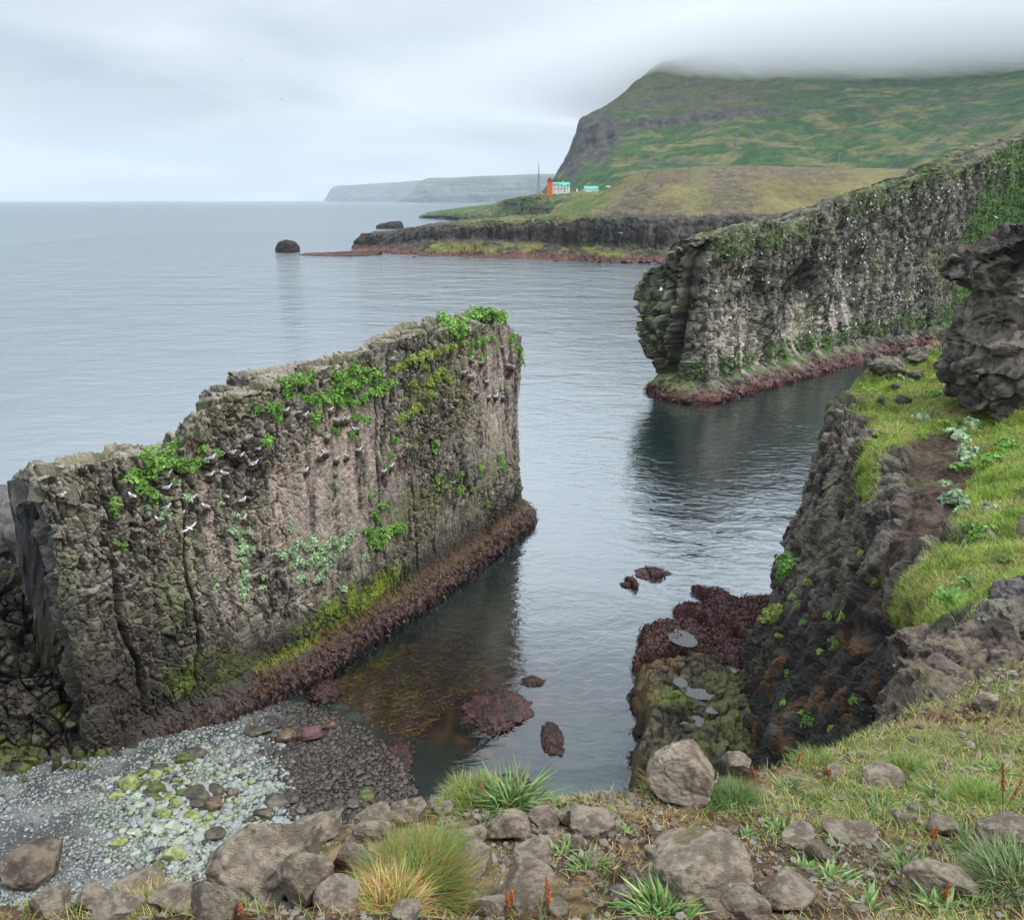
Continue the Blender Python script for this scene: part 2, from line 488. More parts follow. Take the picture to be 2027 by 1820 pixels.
# Fresnel of a wind-ruffled surface: never a full mirror at grazing view
fr = ramp(m, lw.outputs['Facing'], [(0.0, 0.03), (0.30, 0.07), (0.45, 0.20), (0.58, 0.54), (0.75, 0.66), (1.0, 0.50)])
mxs = NN(m, 'ShaderNodeMixShader'); LK(m, fr, mxs.inputs[0]); LK(m, mxb.outputs[0], mxs.inputs[1]); LK(m, gl.outputs[0], mxs.inputs[2])
LK(m, mxs.outputs[0], out.inputs['Surface'])
sea = grid_obj('sea', sea_g, M_SEA, attrs={'clarity': clarity, 'chop': .05 + .08 * sstep(70, 320, np.hypot(SXX, SYY))}, flip=False)
tag(sea, kind='structure', label='grey blue rippled sea reaching to the horizon')

# sea floor and beach bed
bx_ = np.linspace(-34, 26, 200); by_ = np.linspace(14, 74, 200)
BX, BY = np.meshgrid(bx_, by_, indexing='ij')
BZ = seabed_z(BX, BY)
bed_g = np.stack([BX, BY, BZ], -1)
nb = fbm(np.stack([BX * .9, BY * .9, BX * 0], -1), 4, 11)
drk = mix((.06, .06, .06), (.15, .155, .15), sstep(-.3, .5, nb))
drk = mix(drk, (.03, .025, .022), sstep(-9.5, -7.5, BX - (BY - 30) * .3))
kelp = mix((.030, .011, .008), (.20, .065, .028), sstep(-.15, .55, fbm(np.stack([BX * 1.6, BY * 1.0, BX * 0 + 9], -1), 4, 21)))
green = mix((.05, .075, .06), (.10, .14, .12), sstep(-.4, .4, nb))
cb = mix(drk, kelp, sstep(-0.15, -0.7, BZ))
cb = mix(cb, green, blob(BX, BY, 4.2, 31.5, 3.0, 5.0, 0, .5) * .8)
bed = grid_obj('beach_ground', bed_g, M_PEB, col=cb, attrs={'wet': sstep(.25, -.1, BZ)})
tag(bed, kind='structure', label='dark shingle bed running down into the clear inlet')
deep_g = np.stack([*np.meshgrid(np.linspace(-400, 900, 30), np.linspace(-20, 900, 30), indexing='ij'), np.full((30, 30), -9.6)], -1)
deep = grid_obj('sea_floor', deep_g, M_PEB, col=np.full((30, 30, 3), .03)); tag(deep, kind='structure')

# ================================================================== FAR HEADLANDS
def ridge(name, pts, ydist, depth_m, col, seed, mat, relief=0.10):
    """far coast: cliffed front under a sloping top, from skyline pixels"""
    pts = np.array(pts, float)
    q = cr_curve(pts, 260)
    base = aty(q[:, 0], q[:, 1], ydist)
    base[:, 2] = np.maximum(base[:, 2], 0.5)
    n = 46
    g = np.zeros((260, n, 3))
    prof = np.array([0, .12, .22, .30, .42, .55, .72, .86, 1.0, 0.98])
    back = np.array([0, .01, .02, .04, .10, .13, .18, .28, .45, 1.0])
    t = np.linspace(0, 1, n) * (len(prof) - 1)
    pz = np.interp(t, np.arange(len(prof)), prof); pb = np.interp(t, np.arange(len(prof)), back)
    nz = fbm(np.stack([base[:, 0] / depth_m * 6, base[:, 0] * 0, base[:, 0] * 0], -1), 5, seed)
    g[..., 0] = base[:, None, 0]
    g[..., 2] = base[:, None, 2] * pz[None] - 2
    wob = fbm(np.stack(np.broadcast_arrays(base[:, None, 0] / depth_m * 9, pz[None] * 1.5, pz[None] * 0.), -1), 5, seed + 3)
    g[..., 1] = ydist + (pb[None] - .35) * depth_m + wob * depth_m * relief
    sc = g[..., 1] / ydist
    g[..., 0] *= sc; g[..., 2] = EYE + (g[..., 2] - EYE) * sc
    g[:, 0, 2] = -3
    band = fbm(np.stack([g[..., 0] / depth_m * 4, g[..., 2] / 14., g[..., 2] * 0], -1), 4, seed + 5)
    c = mix(col[0], col[1], sstep(-.3, .4, band) * (pz[None] > .3) + 0 * band)
    o = grid_obj(name, g, mat, col=c)
    return o
h1 = ridge('headland', [(640, 397), (645, 391), (648, 386), (652, 378), (658, 371), (672, 367), (700, 366), (740, 363), (790, 360), (840, 356), (900, 352), (980, 350), (1100, 352), (1250, 355)], 11500, 1500,
           ((.035, .045, .05), (.07, .09, .07)), 31, M_HILL)
tag(h1, kind='structure', label='farther hazy blue headland at the horizon with a small sea stack')
h2 = ridge('headland', [(778, 399), (800, 391), (818, 379), (826, 366), (834, 358), (850, 352), (900, 351), (950, 348), (1000, 347), (1060, 344), (1130, 344), (1250, 346), (1350, 350)], 8200, 1100,
           ((.04, .05, .05), (.10, .13, .075)), 37, M_HILL)
tag(h2, kind='structure', label='nearer hazy headland with terraced green top beyond the lighthouse')

# ================================================================== MOUNTAIN
def C(px, py, y):
    return aty(px, py, y)
rows = [
    [(1060, 402, 1500), (1105, 400, 1200), (1250, 398, 800), (1500, 396, 760), (1800, 394, 720), (2150, 392, 680), (2600, 390, 640)],
    [(1085, 374, 1650), (1104, 364, 1330), (1240, 352, 1010), (1500, 340, 960), (1800, 334, 900), (2150, 328, 840), (2600, 320, 760)],
    [(1105, 350, 1750), (1122, 340, 1380), (1250, 328, 1150), (1500, 314, 1110), (1800, 304, 1050), (2150, 288, 950), (2600, 270, 820)],
    [(1125, 325, 1800), (1140, 313, 1420), (1260, 288, 1310), (1500, 274, 1260), (1800, 262, 1190), (2150, 238, 1060), (2600, 215, 900)],
    [(1138, 304, 1850), (1148, 297, 1440), (1275, 258, 1420), (1500, 241, 1370), (1800, 232, 1290), (2150, 205, 1140), (2600, 180, 960)],
    [(1152, 250, 1900), (1160, 248, 1470), (1290, 232, 1445), (1500, 219, 1400), (1800, 212, 1340), (2150, 185, 1180), (2600, 160, 1000)],
    [(1175, 232, 1950), (1190, 225, 1540), (1320, 200, 1560), (1500, 186, 1530), (1800, 182, 1460), (2150, 160, 1270), (2600, 135, 1080)],
    [(1232, 197, 2050), (1240, 190, 1620), (1350, 172, 1640), (1500, 158, 1650), (1800, 150, 1600), (2150, 135, 1380), (2600, 110, 1180)],
    [(1275, 160, 2150), (1284, 153, 1680), (1390, 140, 1740), (1500, 132, 1760), (1800, 125, 1720), (2150, 112, 1500), (2600, 90, 1280)],
    [(1310, 128, 2300), (1320, 118, 1780), (1420, 105, 1860), (1520, 100, 1900), (1800, 98, 1860), (2150, 85, 1640), (2600, 70, 1400)],
    [(1340, 122, 2500), (1350, 110, 2100), (1450, 100, 2200), (1550, 96, 2250), (1820, 92, 2200), (2170, 80, 2000), (2600, 66, 1700)],
]
ctrl = np.array([[C(*p) for p in r] for r in rows])                 # rows, cols, 3
ctrl = np.swapaxes(ctrl, 0, 1)                                      # cols first
back = ctrl[0].copy(); back[:, 0] += 140; back[:, 1] += 700; back[:, 2] *= .7
ctrl = np.concatenate([back[None], ctrl])
g = loft(ctrl, [14, 26, 60, 75, 75, 70, 40], [16, 22, 26, 28, 18, 26, 24, 22, 20, 14])
nrm = gnormals(g)
flip = nrm[len(nrm) // 2, nrm.shape[1] // 2, 1] > 0
if flip: nrm = -nrm
px, py = proj(g)
p3 = g / np.array([120., 120., 60.])
# gullies running down slope and terraces of basalt
gul = 1 - np.abs(fbm(np.stack([g[..., 0] / 70, g[..., 2] / 400., g[..., 2] * 0], -1), 4, 41))
g = g + nrm * (fbm(p3, 5, 43) * 14 + (gul - .8) * 12)[..., None]
zt = g[..., 2] / 27 + fbm(np.stack([g[..., 0] / 200, g[..., 1] / 200, g[..., 2] * 0], -1), 4, 44) * 1.3
fr_ = zt - np.floor(zt)
g[..., 1] -= (sstep(.62, .95, fr_) - fr_) * 7 * sstep(-.3, .3, fbm(g / 160., 3, 49)) * sstep(1900, 1300, px) * sstep(90, 130, g[..., 2])
nrm = gnormals(g, flip)
px, py = proj(g)
steep = 1 - np.abs(nrm[..., 2])
n1 = fbm(g / 55., 5, 45); n2 = fbm(g / 16., 4, 46); n3 = fbm(np.stack([g[..., 0] / 40, g[..., 1] / 130, g[..., 2] / 16], -1), 4, 48)
gr = mix((.026, .075, .026), (.060, .115, .034), sstep(-.35, .35, n2))
dry = mix((.12, .13, .045), (.19, .175, .075), sstep(-.3, .3, n2))
c = mix(gr, dry, .85 * sstep(-.02, .42, n1 + .35 * n3 + .4 * n2 + .12 * sstep(250, 350, py)))
c = mix(c, (.085, .075, .06), sstep(.12, .5, n3) * .5)
upper = sstep(255, 190, py) * sstep(1700, 1350, px)
c = mix(c, (.10, .092, .05), upper * .75 * sstep(-.4, .2, n1 + .3))
band = (blob(px, py, 1180, 272, 52, 45, -50, .3) + blob(px, py, 1130, 330, 22, 24, -55, .3) + blob(px, py, 1330, 240, 150, 11, -7, .5) + blob(px, py, 1480, 222, 90, 7, 0, .5)
        + blob(px, py, 1280, 205, 80, 8, -12, .6) * .7 + blob(px, py, 1420, 195, 90, 5, -5, .6) * .6 + blob(px, py, 1800, 205, 100, 4, -4, .6) * .6 + blob(px, py, 1950, 190, 60, 5, -12, .6) * .7
        + blob(px, py, 1320, 320, 80, 6, 0, .6) * .5 + blob(px, py, 1350, 165, 60, 6, 0, .6) * .6
        + blob(px, py, 1850, 285, 45, 3, -42, .5) + blob(px, py, 1775, 320, 30, 2.5, -50, .5) + blob(px, py, 1905, 250, 40, 3, -35, .5) + blob(px, py, 1455, 285, 4, 25, 12, .6))
rock = mix((.045, .045, .045), (.11, .105, .095), sstep(-.3, .4, fbm(np.stack([g[..., 0] / 6, g[..., 1] / 20, g[..., 2] / 30], -1), 4, 47)))
n5 = fbm(g / np.array([7., 7., 5.]), 3, 50)
c = c * (1 + .45 * n5)[..., None]
c = mix(c, rock, np.clip(band, 0, 1) * sstep(-.5, .1, n2 + .35))
c = mix(c, rock, sstep(.28, .5, fbm(np.stack([g[..., 0] / 60, g[..., 1] / 60, g[..., 2] / 7], -1), 4, 42)) * .45 * sstep(330, 250, py))
mountain = grid_obj('mountain', g, M_HILL, col=c, flip=flip)
tag(mountain, kind='structure', label='green mountain slope with dark cliff bands rising into cloud')

# ================================================================== LIGHTHOUSE PLATEAU AND SHORE
def strata_disp(g, nrm, amp, seed, sc=(2.5, 2.5, 7.)):
    f1, f2, r, _ = voro(g / np.array(sc) + .25 * fbm(g / 6., 3, seed)[..., None], seed)
    return amp * ((r - .5) * .9 - .7 * sstep(.16, 0, f2 - f1)) + amp * 1.2 * fbm(g / np.array([9., 9., 5.]), 4, seed + 9)
def shore(name, cols, nu, nv, seed, colour, amp=1.2, sc=(2.5, 2.5, 7.), mat=None, kind=None):
    ctrl = np.array([[C(*p) if len(p) == 3 else np.array(p[1:]) for p in col] for col in cols])
    g = loft(ctrl, nu, nv)
    nrm = gnormals(g)
    k = nrm[nrm.shape[0] // 2, nrm.shape[1] // 2]
    fl = (k * (np.array([0, 0, EYE + 150]) - g[nrm.shape[0] // 2, nrm.shape[1] // 2])).sum() < 0
    if fl: nrm = -nrm
    g = g + nrm * strata_disp(g, nrm, amp, seed, sc)[..., None]
    nrm = gnormals(g, fl)
    px, py = proj(g)
    return g, nrm, px, py, fl, colour(g, nrm, px, py)
def w(px, py):          # waterline point as C-tuple
    p = atz(px, py, 0.0)
    return (px, py, p[1])

# plateau with the lighthouse, and the rocky spurs below it
cols = [
    [w(828, 432), (832, 428, 1180), (845, 421, 1190), (880, 416, 1230), (920, 410, 1300), (930, 412, 1500)],
    [w(880, 431), (884, 428, 1080), (895, 420, 1090), (930, 412, 1130), (960, 406, 1200), (975, 410, 1400)],
    [w(930, 440), (932, 436, 880), (940, 424, 890), (960, 414, 940), (985, 402, 1000), (1000, 408, 1200)],
    [w(990, 452), (990, 448, 730), (990, 432, 740), (1000, 412, 770), (1005, 395, 800), (1010, 402, 1000)],
    [w(1060, 462), (1060, 452, 610), (1060, 432, 620), (1060, 404, 640), (1062, 386, 670), (1064, 386, 780)],
    [w(1130, 470), (1130, 460, 560), (1130, 440, 570), (1130, 408, 590), (1130, 382, 630), (1130, 381, 760)],
    [w(1230, 475), (1230, 462, 540), (1230, 440, 550), (1230, 405, 570), (1230, 378, 620), (1230, 376, 760)],
    [w(1400, 478), (1400, 462, 540), (1400, 440, 550), (1400, 405, 570), (1400, 378, 620), (1400, 374, 760)],
]
def col_plateau(g, nrm, px, py):
    n1 = fbm(g / 18., 5, 51); n2 = fbm(g / 6., 4, 52)
    grass = mix((.04, .105, .025), (.13, .15, .05), sstep(-.2, .3, n1))
    grass = mix(grass, (.12, .10, .065), sstep(.05, .4, n2) * .6)
    rock = mix((.02, .02, .02), (.06, .055, .048), sstep(-.3, .3, n2))
    k = sstep(.25, .55, nrm[..., 2] + .18 * n1) * sstep(1.5, 5, g[..., 2])
    c = mix(rock, grass, k)
    c = mix(c, (.10, .085, .07), sstep(.1, .35, fbm(np.stack([g[..., 0] / 14, g[..., 1] / 20, g[..., 2] / 5], -1), 3, 53)) * .6 * sstep(.2, .5, nrm[..., 2]))
    return c
g, nrm, px, py, fl, c = shore('plateau', cols, [26, 30, 34, 40, 46, 46, 30], [8, 24, 36, 36, 14], 55, col_plateau, 1.3, (7, 7, 9.))
plateau = grid_obj('terrain', g, M_SHORE, col=c, flip=fl)
tag(plateau, kind='structure', label='grassy plateau with dark rocky spurs under the lighthouse')
PLATEAU = (g, fl)

# scree hill
cols = [
    [(1085, 424, 520), (1090, 420, 530), (1095, 414, 545), (1100, 408, 560), (1110, 402, 580), (1120, 404, 640)],
    [(1140, 424, 430), (1150, 417, 440), (1160, 408, 455), (1172, 400, 470), (1182, 388, 500), (1190, 389, 560)],
    [(1200, 427, 400), (1205, 414, 415), (1212, 396, 435), (1225, 372, 465), (1240, 352, 500), (1245, 353, 560)],
    [(1300, 430, 378), (1300, 412, 390), (1300, 384, 415), (1300, 356, 450), (1300, 337, 490), (1300, 338, 570)],
    [(1400, 428, 376), (1400, 408, 390), (1400, 378, 415), (1400, 349, 450), (1400, 332, 490), (1400, 333, 580)],
    [(1480, 427, 376), (1480, 406, 390), (1480, 376, 415), (1480, 346, 450), (1480, 328.5, 490), (1480, 330, 590)],
    [(1560, 430, 380), (1560, 408, 395), (1560, 380, 420), (1560, 350, 455), (1560, 331, 500), (1560, 333, 590)],
    [(1700, 432, 385), (1700, 412, 400), (1700, 380, 425), (1700, 352, 460), (1700, 334, 505), (1700, 336, 600)],
    [(1900, 434, 385), (1900, 412, 400), (1900, 380, 425), (1900, 352, 460), (1900, 336, 505), (1900, 338, 600)],
]
def col_scree(g, nrm, px, py):
    n1 = fbm(g / 22., 5, 61); n2 = fbm(g / 2.2, 4, 62)
    turf = mix((.115, .10, .045), (.17, .15, .065), sstep(-.3, .3, n1))
    turf = mix(turf, (.20, .175, .075), sstep(.1, .5, n2) * .6)
    scree = mix((.065, .052, .040), (.14, .115, .085), sstep(-.35, .4, n2 + .2 * n1))
    px = px + 26 * n1 + 14 * n2; py = py + 12 * n1
    sc = blob(px, py, 1265, 385, 85, 22, -42, .5) + blob(px, py, 1300, 410, 120, 14, -3, .6) * .6 + blob(px, py, 1440, 385, 45, 70, -38, .5) + blob(px, py, 1450, 338, 190, 11, 0, .6) + blob(px, py, 1330, 352, 60, 14, -10, .7) * .6 + blob(px, py, 1640, 350, 80, 14, 0, .7) * .5
    c = mix(turf, scree, np.clip(sc, 0, 1) * sstep(-.75, .15, n1 * .8 + n2 * .6 + .1) * .85)
    c = mix(c, (.07, .12, .03), blob(px, py, 1165, 402, 55, 14, -30, .5) * .9)
    c = mix(c, (.165, .155, .06), blob(px, py, 1370, 385, 60, 22, -68, .9) * .5)
    return c
g, nrm, px, py, fl, c = shore('hill', cols, [24, 30, 40, 42, 36, 36, 40, 40], [16, 26, 26, 24, 10], 65, col_scree, .7, (7, 7, 7))
hill = grid_obj('hill', g, M_SHORE, col=c, flip=fl)
tag(hill, kind='structure', label='brown scree hill above the columnar sea cliff')

# columnar sea cliff with its ledge and reef
cols = [
    [(686, 497, 430), w(688, 493), (692, 490, 439), (694, 487, 440), (697, 483, 441), (718, 463, 446), (770, 457, 500)],
    [(728, 503, 398), w(732, 499), (745, 495, 412), (752, 491, 420), (756, 486, 428), (764, 461, 436), (800, 453, 500)],
    [(826, 510, 372), w(830, 506), (830, 500, 388), (833, 484, 398), (836, 476, 408), (842, 449, 415), (862, 443, 480)],
    [(950, 514, 362), w(950, 510), (950, 502, 377), (950, 481, 385), (954, 473, 395), (960, 438, 402), (980, 430, 470)],
    [(1060, 517, 352), w(1060, 513), (1060, 505, 368), (1060, 487, 377), (1062, 477, 385), (1066, 434, 392), (1080, 425, 450)],
    [(1160, 520, 340), w(1160, 516), (1160, 507, 353), (1160, 493, 361), (1160, 487, 368), (1160, 429, 374), (1160, 419, 420)],
    [(1300, 522, 334), w(1300, 519), (1300, 508, 345), (1300, 495, 355), (1300, 489, 360), (1300, 432, 366), (1300, 424, 400)],
    [(1450, 524, 330), w(1450, 521), (1450, 510, 343), (1450, 497, 353), (1450, 490, 360), (1450, 429, 366), (1450, 422, 400)],
    [(1700, 526, 326), w(1700, 523), (1700, 512, 340), (1700, 499, 350), (1700, 492, 358), (1700, 432, 366), (1700, 424, 400)],
]
def col_shore(g, nrm, px, py):
    n1 = fbm(g / 9., 5, 71); n2 = fbm(g / 2.6, 4, 72); n4 = fbm(np.stack([g[..., 0] / 2.2, g[..., 1] / 2.2, g[..., 2] / 25], -1), 4, 73)
    rock = mix((.028, .026, .025), (.085, .072, .064), sstep(-.35, .35, n4))
    rock = mix(rock, (.16, .12, .10), sstep(.3, .6, n4) * sstep(1150, 1350, px) * .8)
    algae = mix((.10, .115, .02), (.20, .19, .06), sstep(-.3, .3, n2))
    red = mix((.055, .022, .018), (.13, .055, .035), sstep(-.3, .3, n2))
    z = g[..., 2]
    c = rock
    lg = sstep(7.5, 4.5, z + 1.5 * n1) * sstep(800, 850, px)
    c = mix(c, algae, lg * sstep(-.25, .25, n1 + .3 * n2) * .85)
    c = mix(c, red, sstep(2.6, 1.4, z + .8 * n1))
    grass = mix((.08, .12, .025), (.14, .15, .05), sstep(-.3, .3, n1))
    c = mix(c, grass, sstep(.6, .85, nrm[..., 2]) * sstep(9, 12, z) * sstep(830, 1000, px) * sstep(-.4, .1, n1 + .2) * sstep(1260, 1120, px))
    return c
g, nrm, px, py, fl, c = shore('sea_cliff', cols, [36, 50, 70, 66, 60, 80, 70, 60], [4, 10, 14, 10, 44, 12], 75, col_shore, 1.1, (2.2, 2.2, 14.))
sc_ = grid_obj('sea_cliff', g, M_SHORE, col=c, attrs={'wet': sstep(2.5, 1, g[..., 2])}, flip=fl)
tag(sc_, 'dark columnar basalt sea cliff with yellow green ledge below the scree hill', 'cliff')

def islet(name, pts_px, base_py, label, seed, thick, colr, mat=M_SHORE):
    """sea rock from its skyline over a waterline"""
    pts = np.array(pts_px, float)
    yb = atz(pts[:, 0].mean(), base_py, 0)[1]
    q = cr_curve(pts, 90)
    top = aty(q[:, 0], q[:, 1], yb); top[:, 2] = np.maximum(top[:, 2], .2)
    cxm = top[:, 0].mean(); half = (top[:, 0].max() - top[:, 0].min()) / 2
    th = np.linspace(0, math.pi, 60)
    g = np.zeros((90, 60, 3))
    e = np.sqrt(np.clip(1 - ((top[:, 0] - cxm) / (half * 1.02)) ** 2, 0, 1)) * .8 + .2
    g[..., 0] = top[:, None, 0]
    g[..., 1] = yb + thick * .3 - np.cos(th)[None] * thick * e[:, None]
    g[..., 2] = (np.sin(th)[None] ** .45) * (top[:, None, 2] + 1) - 1
    nrm = gnormals(g)
    if nrm[45, 30, 2] < 0: nrm = -nrm; fl = True
    else: fl = False
    f1, f2, r, _ = voro(g / 1.6, seed)
    g = g + nrm * (((r - .5) * .5 - .4 * sstep(.15, 0, f2 - f1)) + fbm(g / 3., 4, seed) * .6)[..., None]
    n2 = fbm(g / 1.2, 4, seed + 2)
    c = mix(colr[0], colr[1], sstep(-.3, .4, n2))
    c = mix(c, (.075, .03, .025), sstep(1.2, .5, g[..., 2] + .4 * n2) * .8)
    o = grid_obj(name, g, mat, col=c, attrs={'wet': sstep(1.5, .4, g[..., 2])}, flip=fl)
    tag(o, label, 'rock')
    return o
islet('sea_rock', [(545, 496), (547, 485), (553, 478), (566, 475), (580, 477), (586, 482), (589, 490), (590, 497)], 498, 'small dark rounded rock standing alone in the sea', 81, 5, ((.03, .025, .022), (.065, .055, .05)))
islet('sea_rock', [(743, 452), (746, 446), (757, 442), (772, 439), (790, 438), (795, 443), (797, 452)], 452, 'low dark islet behind the tip of the columnar cliff', 82, 12, ((.022, .022, .022), (.05, .05, .05)))
islet('reef', [(588, 506), (600, 503), (640, 502.5), (680, 500), (720, 499), (750, 500)], 505, 'flat reddish reef tongue awash in front of the columnar cliff', 83, 14, ((.05, .022, .018), (.10, .05, .035)))

# ================================================================== NEAR STACK
def slab(plan, zt_front, zt_back, thick, zbot, nu, counts, r0, r1):
    """rock wall: front line in plan, vertical faces, own thickness, rounded ends. Grid runs front-bottom > front-top > back-top > back-bottom"""
    q = np.column_stack([plan, zt_front, zt_back, thick])
    qd = cr_curve(q, None)
    sd = np.concatenate([[0], np.cumsum(np.linalg.norm(np.diff(qd[:, :2], axis=0), axis=1))])
    L = sd[-1]; ne = 34
    th_ = np.linspace(0, math.pi / 2, ne, endpoint=False)
    s = np.concatenate([r0 * (1 - np.cos(th_)), np.linspace(r0, L - r1, nu - 2 * ne), (L - r1 * (1 - np.cos(th_)))[::-1]])
    q = np.stack([np.interp(s, sd, qd[:, k]) for k in range(qd.shape[1])], 1)
    t = np.gradient(q[:, :2], axis=0); t /= np.linalg.norm(t, axis=1, keepdims=True)
    k = np.ones(9) / 9
    t = np.stack([np.convolve(np.pad(t[:, i], 4, 'edge'), k, 'valid') for i in (0, 1)], 1)
    t /= np.linalg.norm(t, axis=1, keepdims=True)
    n = np.stack([-t[:, 1], t[:, 0]], 1)
    mid = (q[len(q) // 2, :2])
    if (n[len(q) // 2] * mid).sum() < 0: n = -n            # away from the camera
    e = np.sqrt(np.clip(1 - np.clip(1 - s / r0, 0, 1) ** 2, 0.0004, 1)) * np.sqrt(np.clip(1 - np.clip(1 - (L - s) / r1, 0, 1) ** 2, 0.0004, 1))
    cen = q[:, :2] + n * q[:, 4:5] / 2
    fr = cen - n * (q[:, 4:5] / 2) * e[:, None]; bk = cen + n * (q[:, 4:5] / 2) * e[:, None]
    a = np.column_stack([fr, np.full(nu, zbot)]); b = np.column_stack([fr, q[:, 2]]); c = np.column_stack([bk, q[:, 3]]); d = np.column_stack([bk, np.full(nu, zbot)])
    segs = []
    for p0, p1, m_ in ((a, b, counts[0]), (b, c, counts[1]), (c, d, counts[2])):
        u = np.linspace(0, 1, m_, endpoint=False)[None, :, None]
        segs.append(p0[:, None] * (1 - u) + p1[:, None] * u)
    segs.append(d[:, None])
    return np.concatenate(segs, 1), s, n
def smooth_v(g, it):
    for _ in range(it):
        g[:, 1:-1] = g[:, 1:-1] * .5 + (g[:, :-2] + g[:, 2:]) * .25
    return g

fp = [(1047, 985, 1.4), (1030, 1003, 1.4), (985, 1040, 1.35), (940, 1074, 1.3), (830, 1150, 1.3), (700, 1225, 1.3), (600, 1290, 1.3), (500, 1338, 1.3), (420, 1380, 1.3), (330, 1418, 1.3), (255, 1452, 1.4), (190, 1490, 1.5), (150, 1500, 1.5)]
plan = np.array([atz(a, b, z)[:2] for a, b, z in fp])
tp_f = [660, 652, 640, 648, 672, 705, 748, 795, 845, 885, 905, 940, 965]     # rim pixel rows of the front edge
tp_b = [636, 618, 611, 614, 636, 668, 715, 745, 800, 852, 873, 900, 935]
thick = np.array([4.6, 5, 5.4, 5.6, 5.6, 5.4, 5.2, 5, 4.8, 4.6, 4.2, 3.6, 3.2])
zf = ztop(plan[:, 1], tp_f)
pb = plan + np.array([-.82, .57]) * thick[:, None]
zb = np.maximum(ztop(pb[:, 1], tp_b), zf - 1.0)
# the skyline pixels belong to other stations of the back edge: take them by column
sky_px = np.array([(30, 965), (85, 925), (92, 905), (160, 888), (230, 871), (300, 876), (372, 850), (376, 800), (385, 766), (440, 754), (446, 734), (560, 722), (640, 703), (700, 690), (755, 652), (800, 632), (860, 621), (930, 612), (965, 609), (1005, 614), (1026, 636), (1032, 650)], float)
def sky_at(pxv):
    return np.interp(pxv, sky_px[:, 0], sky_px[:, 1])
for k in range(len(pb)):
    z = zb[k]
    for _ in range(4):
        ppx, _y = proj(np.array([pb[k, 0], pb[k, 1], z]))
        z = ztop(pb[k, 1], sky_at(ppx))
    zb[k] = z
g, s_, nn_ = slab(plan, zf, zb, thick, -2.5, 630, (290, 46, 26), 2.6, 1.6)
# fine skyline on the back edge (steps in the crest)
nr = 290 + 46
bx = g[:, nr, :].copy()
for _ in range(4):
    ppx, _y = proj(bx)
    bx[:, 2] = ztop(bx[:, 1], sky_at(ppx))
dz = bx[:, 2] - g[:, nr, 2]
wgt = np.concatenate([np.zeros(290), np.linspace(0, 1, 46), np.linspace(1, 0, 27)])
front_px = np.array([(20, 985), (60, 955), (100, 938), (150, 924), (230, 902), (300, 896), (366, 880), (376, 850), (388, 812), (440, 796), (500, 776), (560, 752), (640, 728), (700, 706), (760, 678), (830, 658), (900, 645), (960, 638), (1005, 646), (1040, 668)], float)
fxr = g[:, 290, :].copy()
for _ in range(4):
    ppx, _y = proj(fxr)
    fxr[:, 2] = ztop(fxr[:, 1], np.interp(ppx, front_px[:, 0], front_px[:, 1]))
dzf = np.clip(fxr[:, 2] - g[:, 290, 2], -3, 3)
dzb = np.clip(dz, -3.0, 3.0)
fz = np.clip(g[:, :290, 2] / np.maximum(g[:, 290:291, 2], 1), 0, 1)
g[:, :290, 2] += dzf[:, None] * fz ** 2
tt_ = np.linspace(0, 1, 46)[None]
g[:, 290:336, 2] += dzf[:, None] * (1 - tt_) + dzb[:, None] * tt_
g[:, 336:, 2] += dzb[:, None] * np.linspace(1, 0, g.shape[1] - 336)[None]
g = smooth_v(g, 3)
S = np.broadcast_to(s_[:, None], g.shape[:2])
nrm = gnormals(g)
if (nrm[300, 150, :2] * nn_[300]).sum() > 0: nrm = -nrm; FL = True
else: FL = False
Z = g[..., 2]
# skirt that widens under the tide line
px, py = proj(g)
front = np.zeros(g.shape[:2]); front[:, :302] = 1
skirt = sstep(1.9, .4, Z) * sstep(150, 420, px)
g = g + nrm * (skirt * 1.25)[..., None]
# jointed basalt: columns, cross joints, slabs pulled out of the face
loc = np.stack([S + .25 * fbm(g / 1.3, 3, 101), g[..., 1] * .6 - g[..., 0] * .2, Z + .3 * fbm(g / 1.6, 3, 102)], -1)
wv = 1 + .35 * fbm(g / 7., 2, 103)
k1, j1, r1 = facet(loc / np.array([.62, .9, 1.15]), 104)
d = k1 * .19 - .20 * sstep(.09, .0, j1)
rough_zone = sstep(-.25, .35, fbm(g / np.array([5., 5., 3.5]), 3, 107) + .5 * sstep(700, 200, px) + .25 * sstep(.0, 3.5, Z - 9))
k2, j2, r1b = facet(loc / np.array([.25, .5, .46]), 105)
d2 = k2 * .15 - .14 * sstep(.11, 0, j2) + .10 * fbm(np.stack([S / .22, S * 0, Z / 2.2], -1), 3, 115)
col_ = fbm(np.stack([S / .75, S * 0, Z / 9.], -1), 4, 106)
d = d * (.20 + .75 * rough_zone) + d2 * (.30 + .55 * rough_zone) + .16 * col_ + .38 * fbm(g / np.array([6., 6., 5.]), 3, 108)
# deep vertical clefts
cl = np.abs(fbm(np.stack([(S + .5 * fbm(g / 2.4, 3, 118)) / 2.6, S * 0 + 4, Z / 45.], -1), 2, 109))
d -= .6 * sstep(.05, .0, cl) * sstep(1.5, 3.5, Z)
topm = sstep(.55, .85, nrm[..., 2])
kT, jT, rT = facet(g / np.array([1.5, 1.5, 2.2]), 116)
d = d * (1 - .4 * topm) + topm * (kT * .7 - .35 * sstep(.12, 0, jT) - .5)
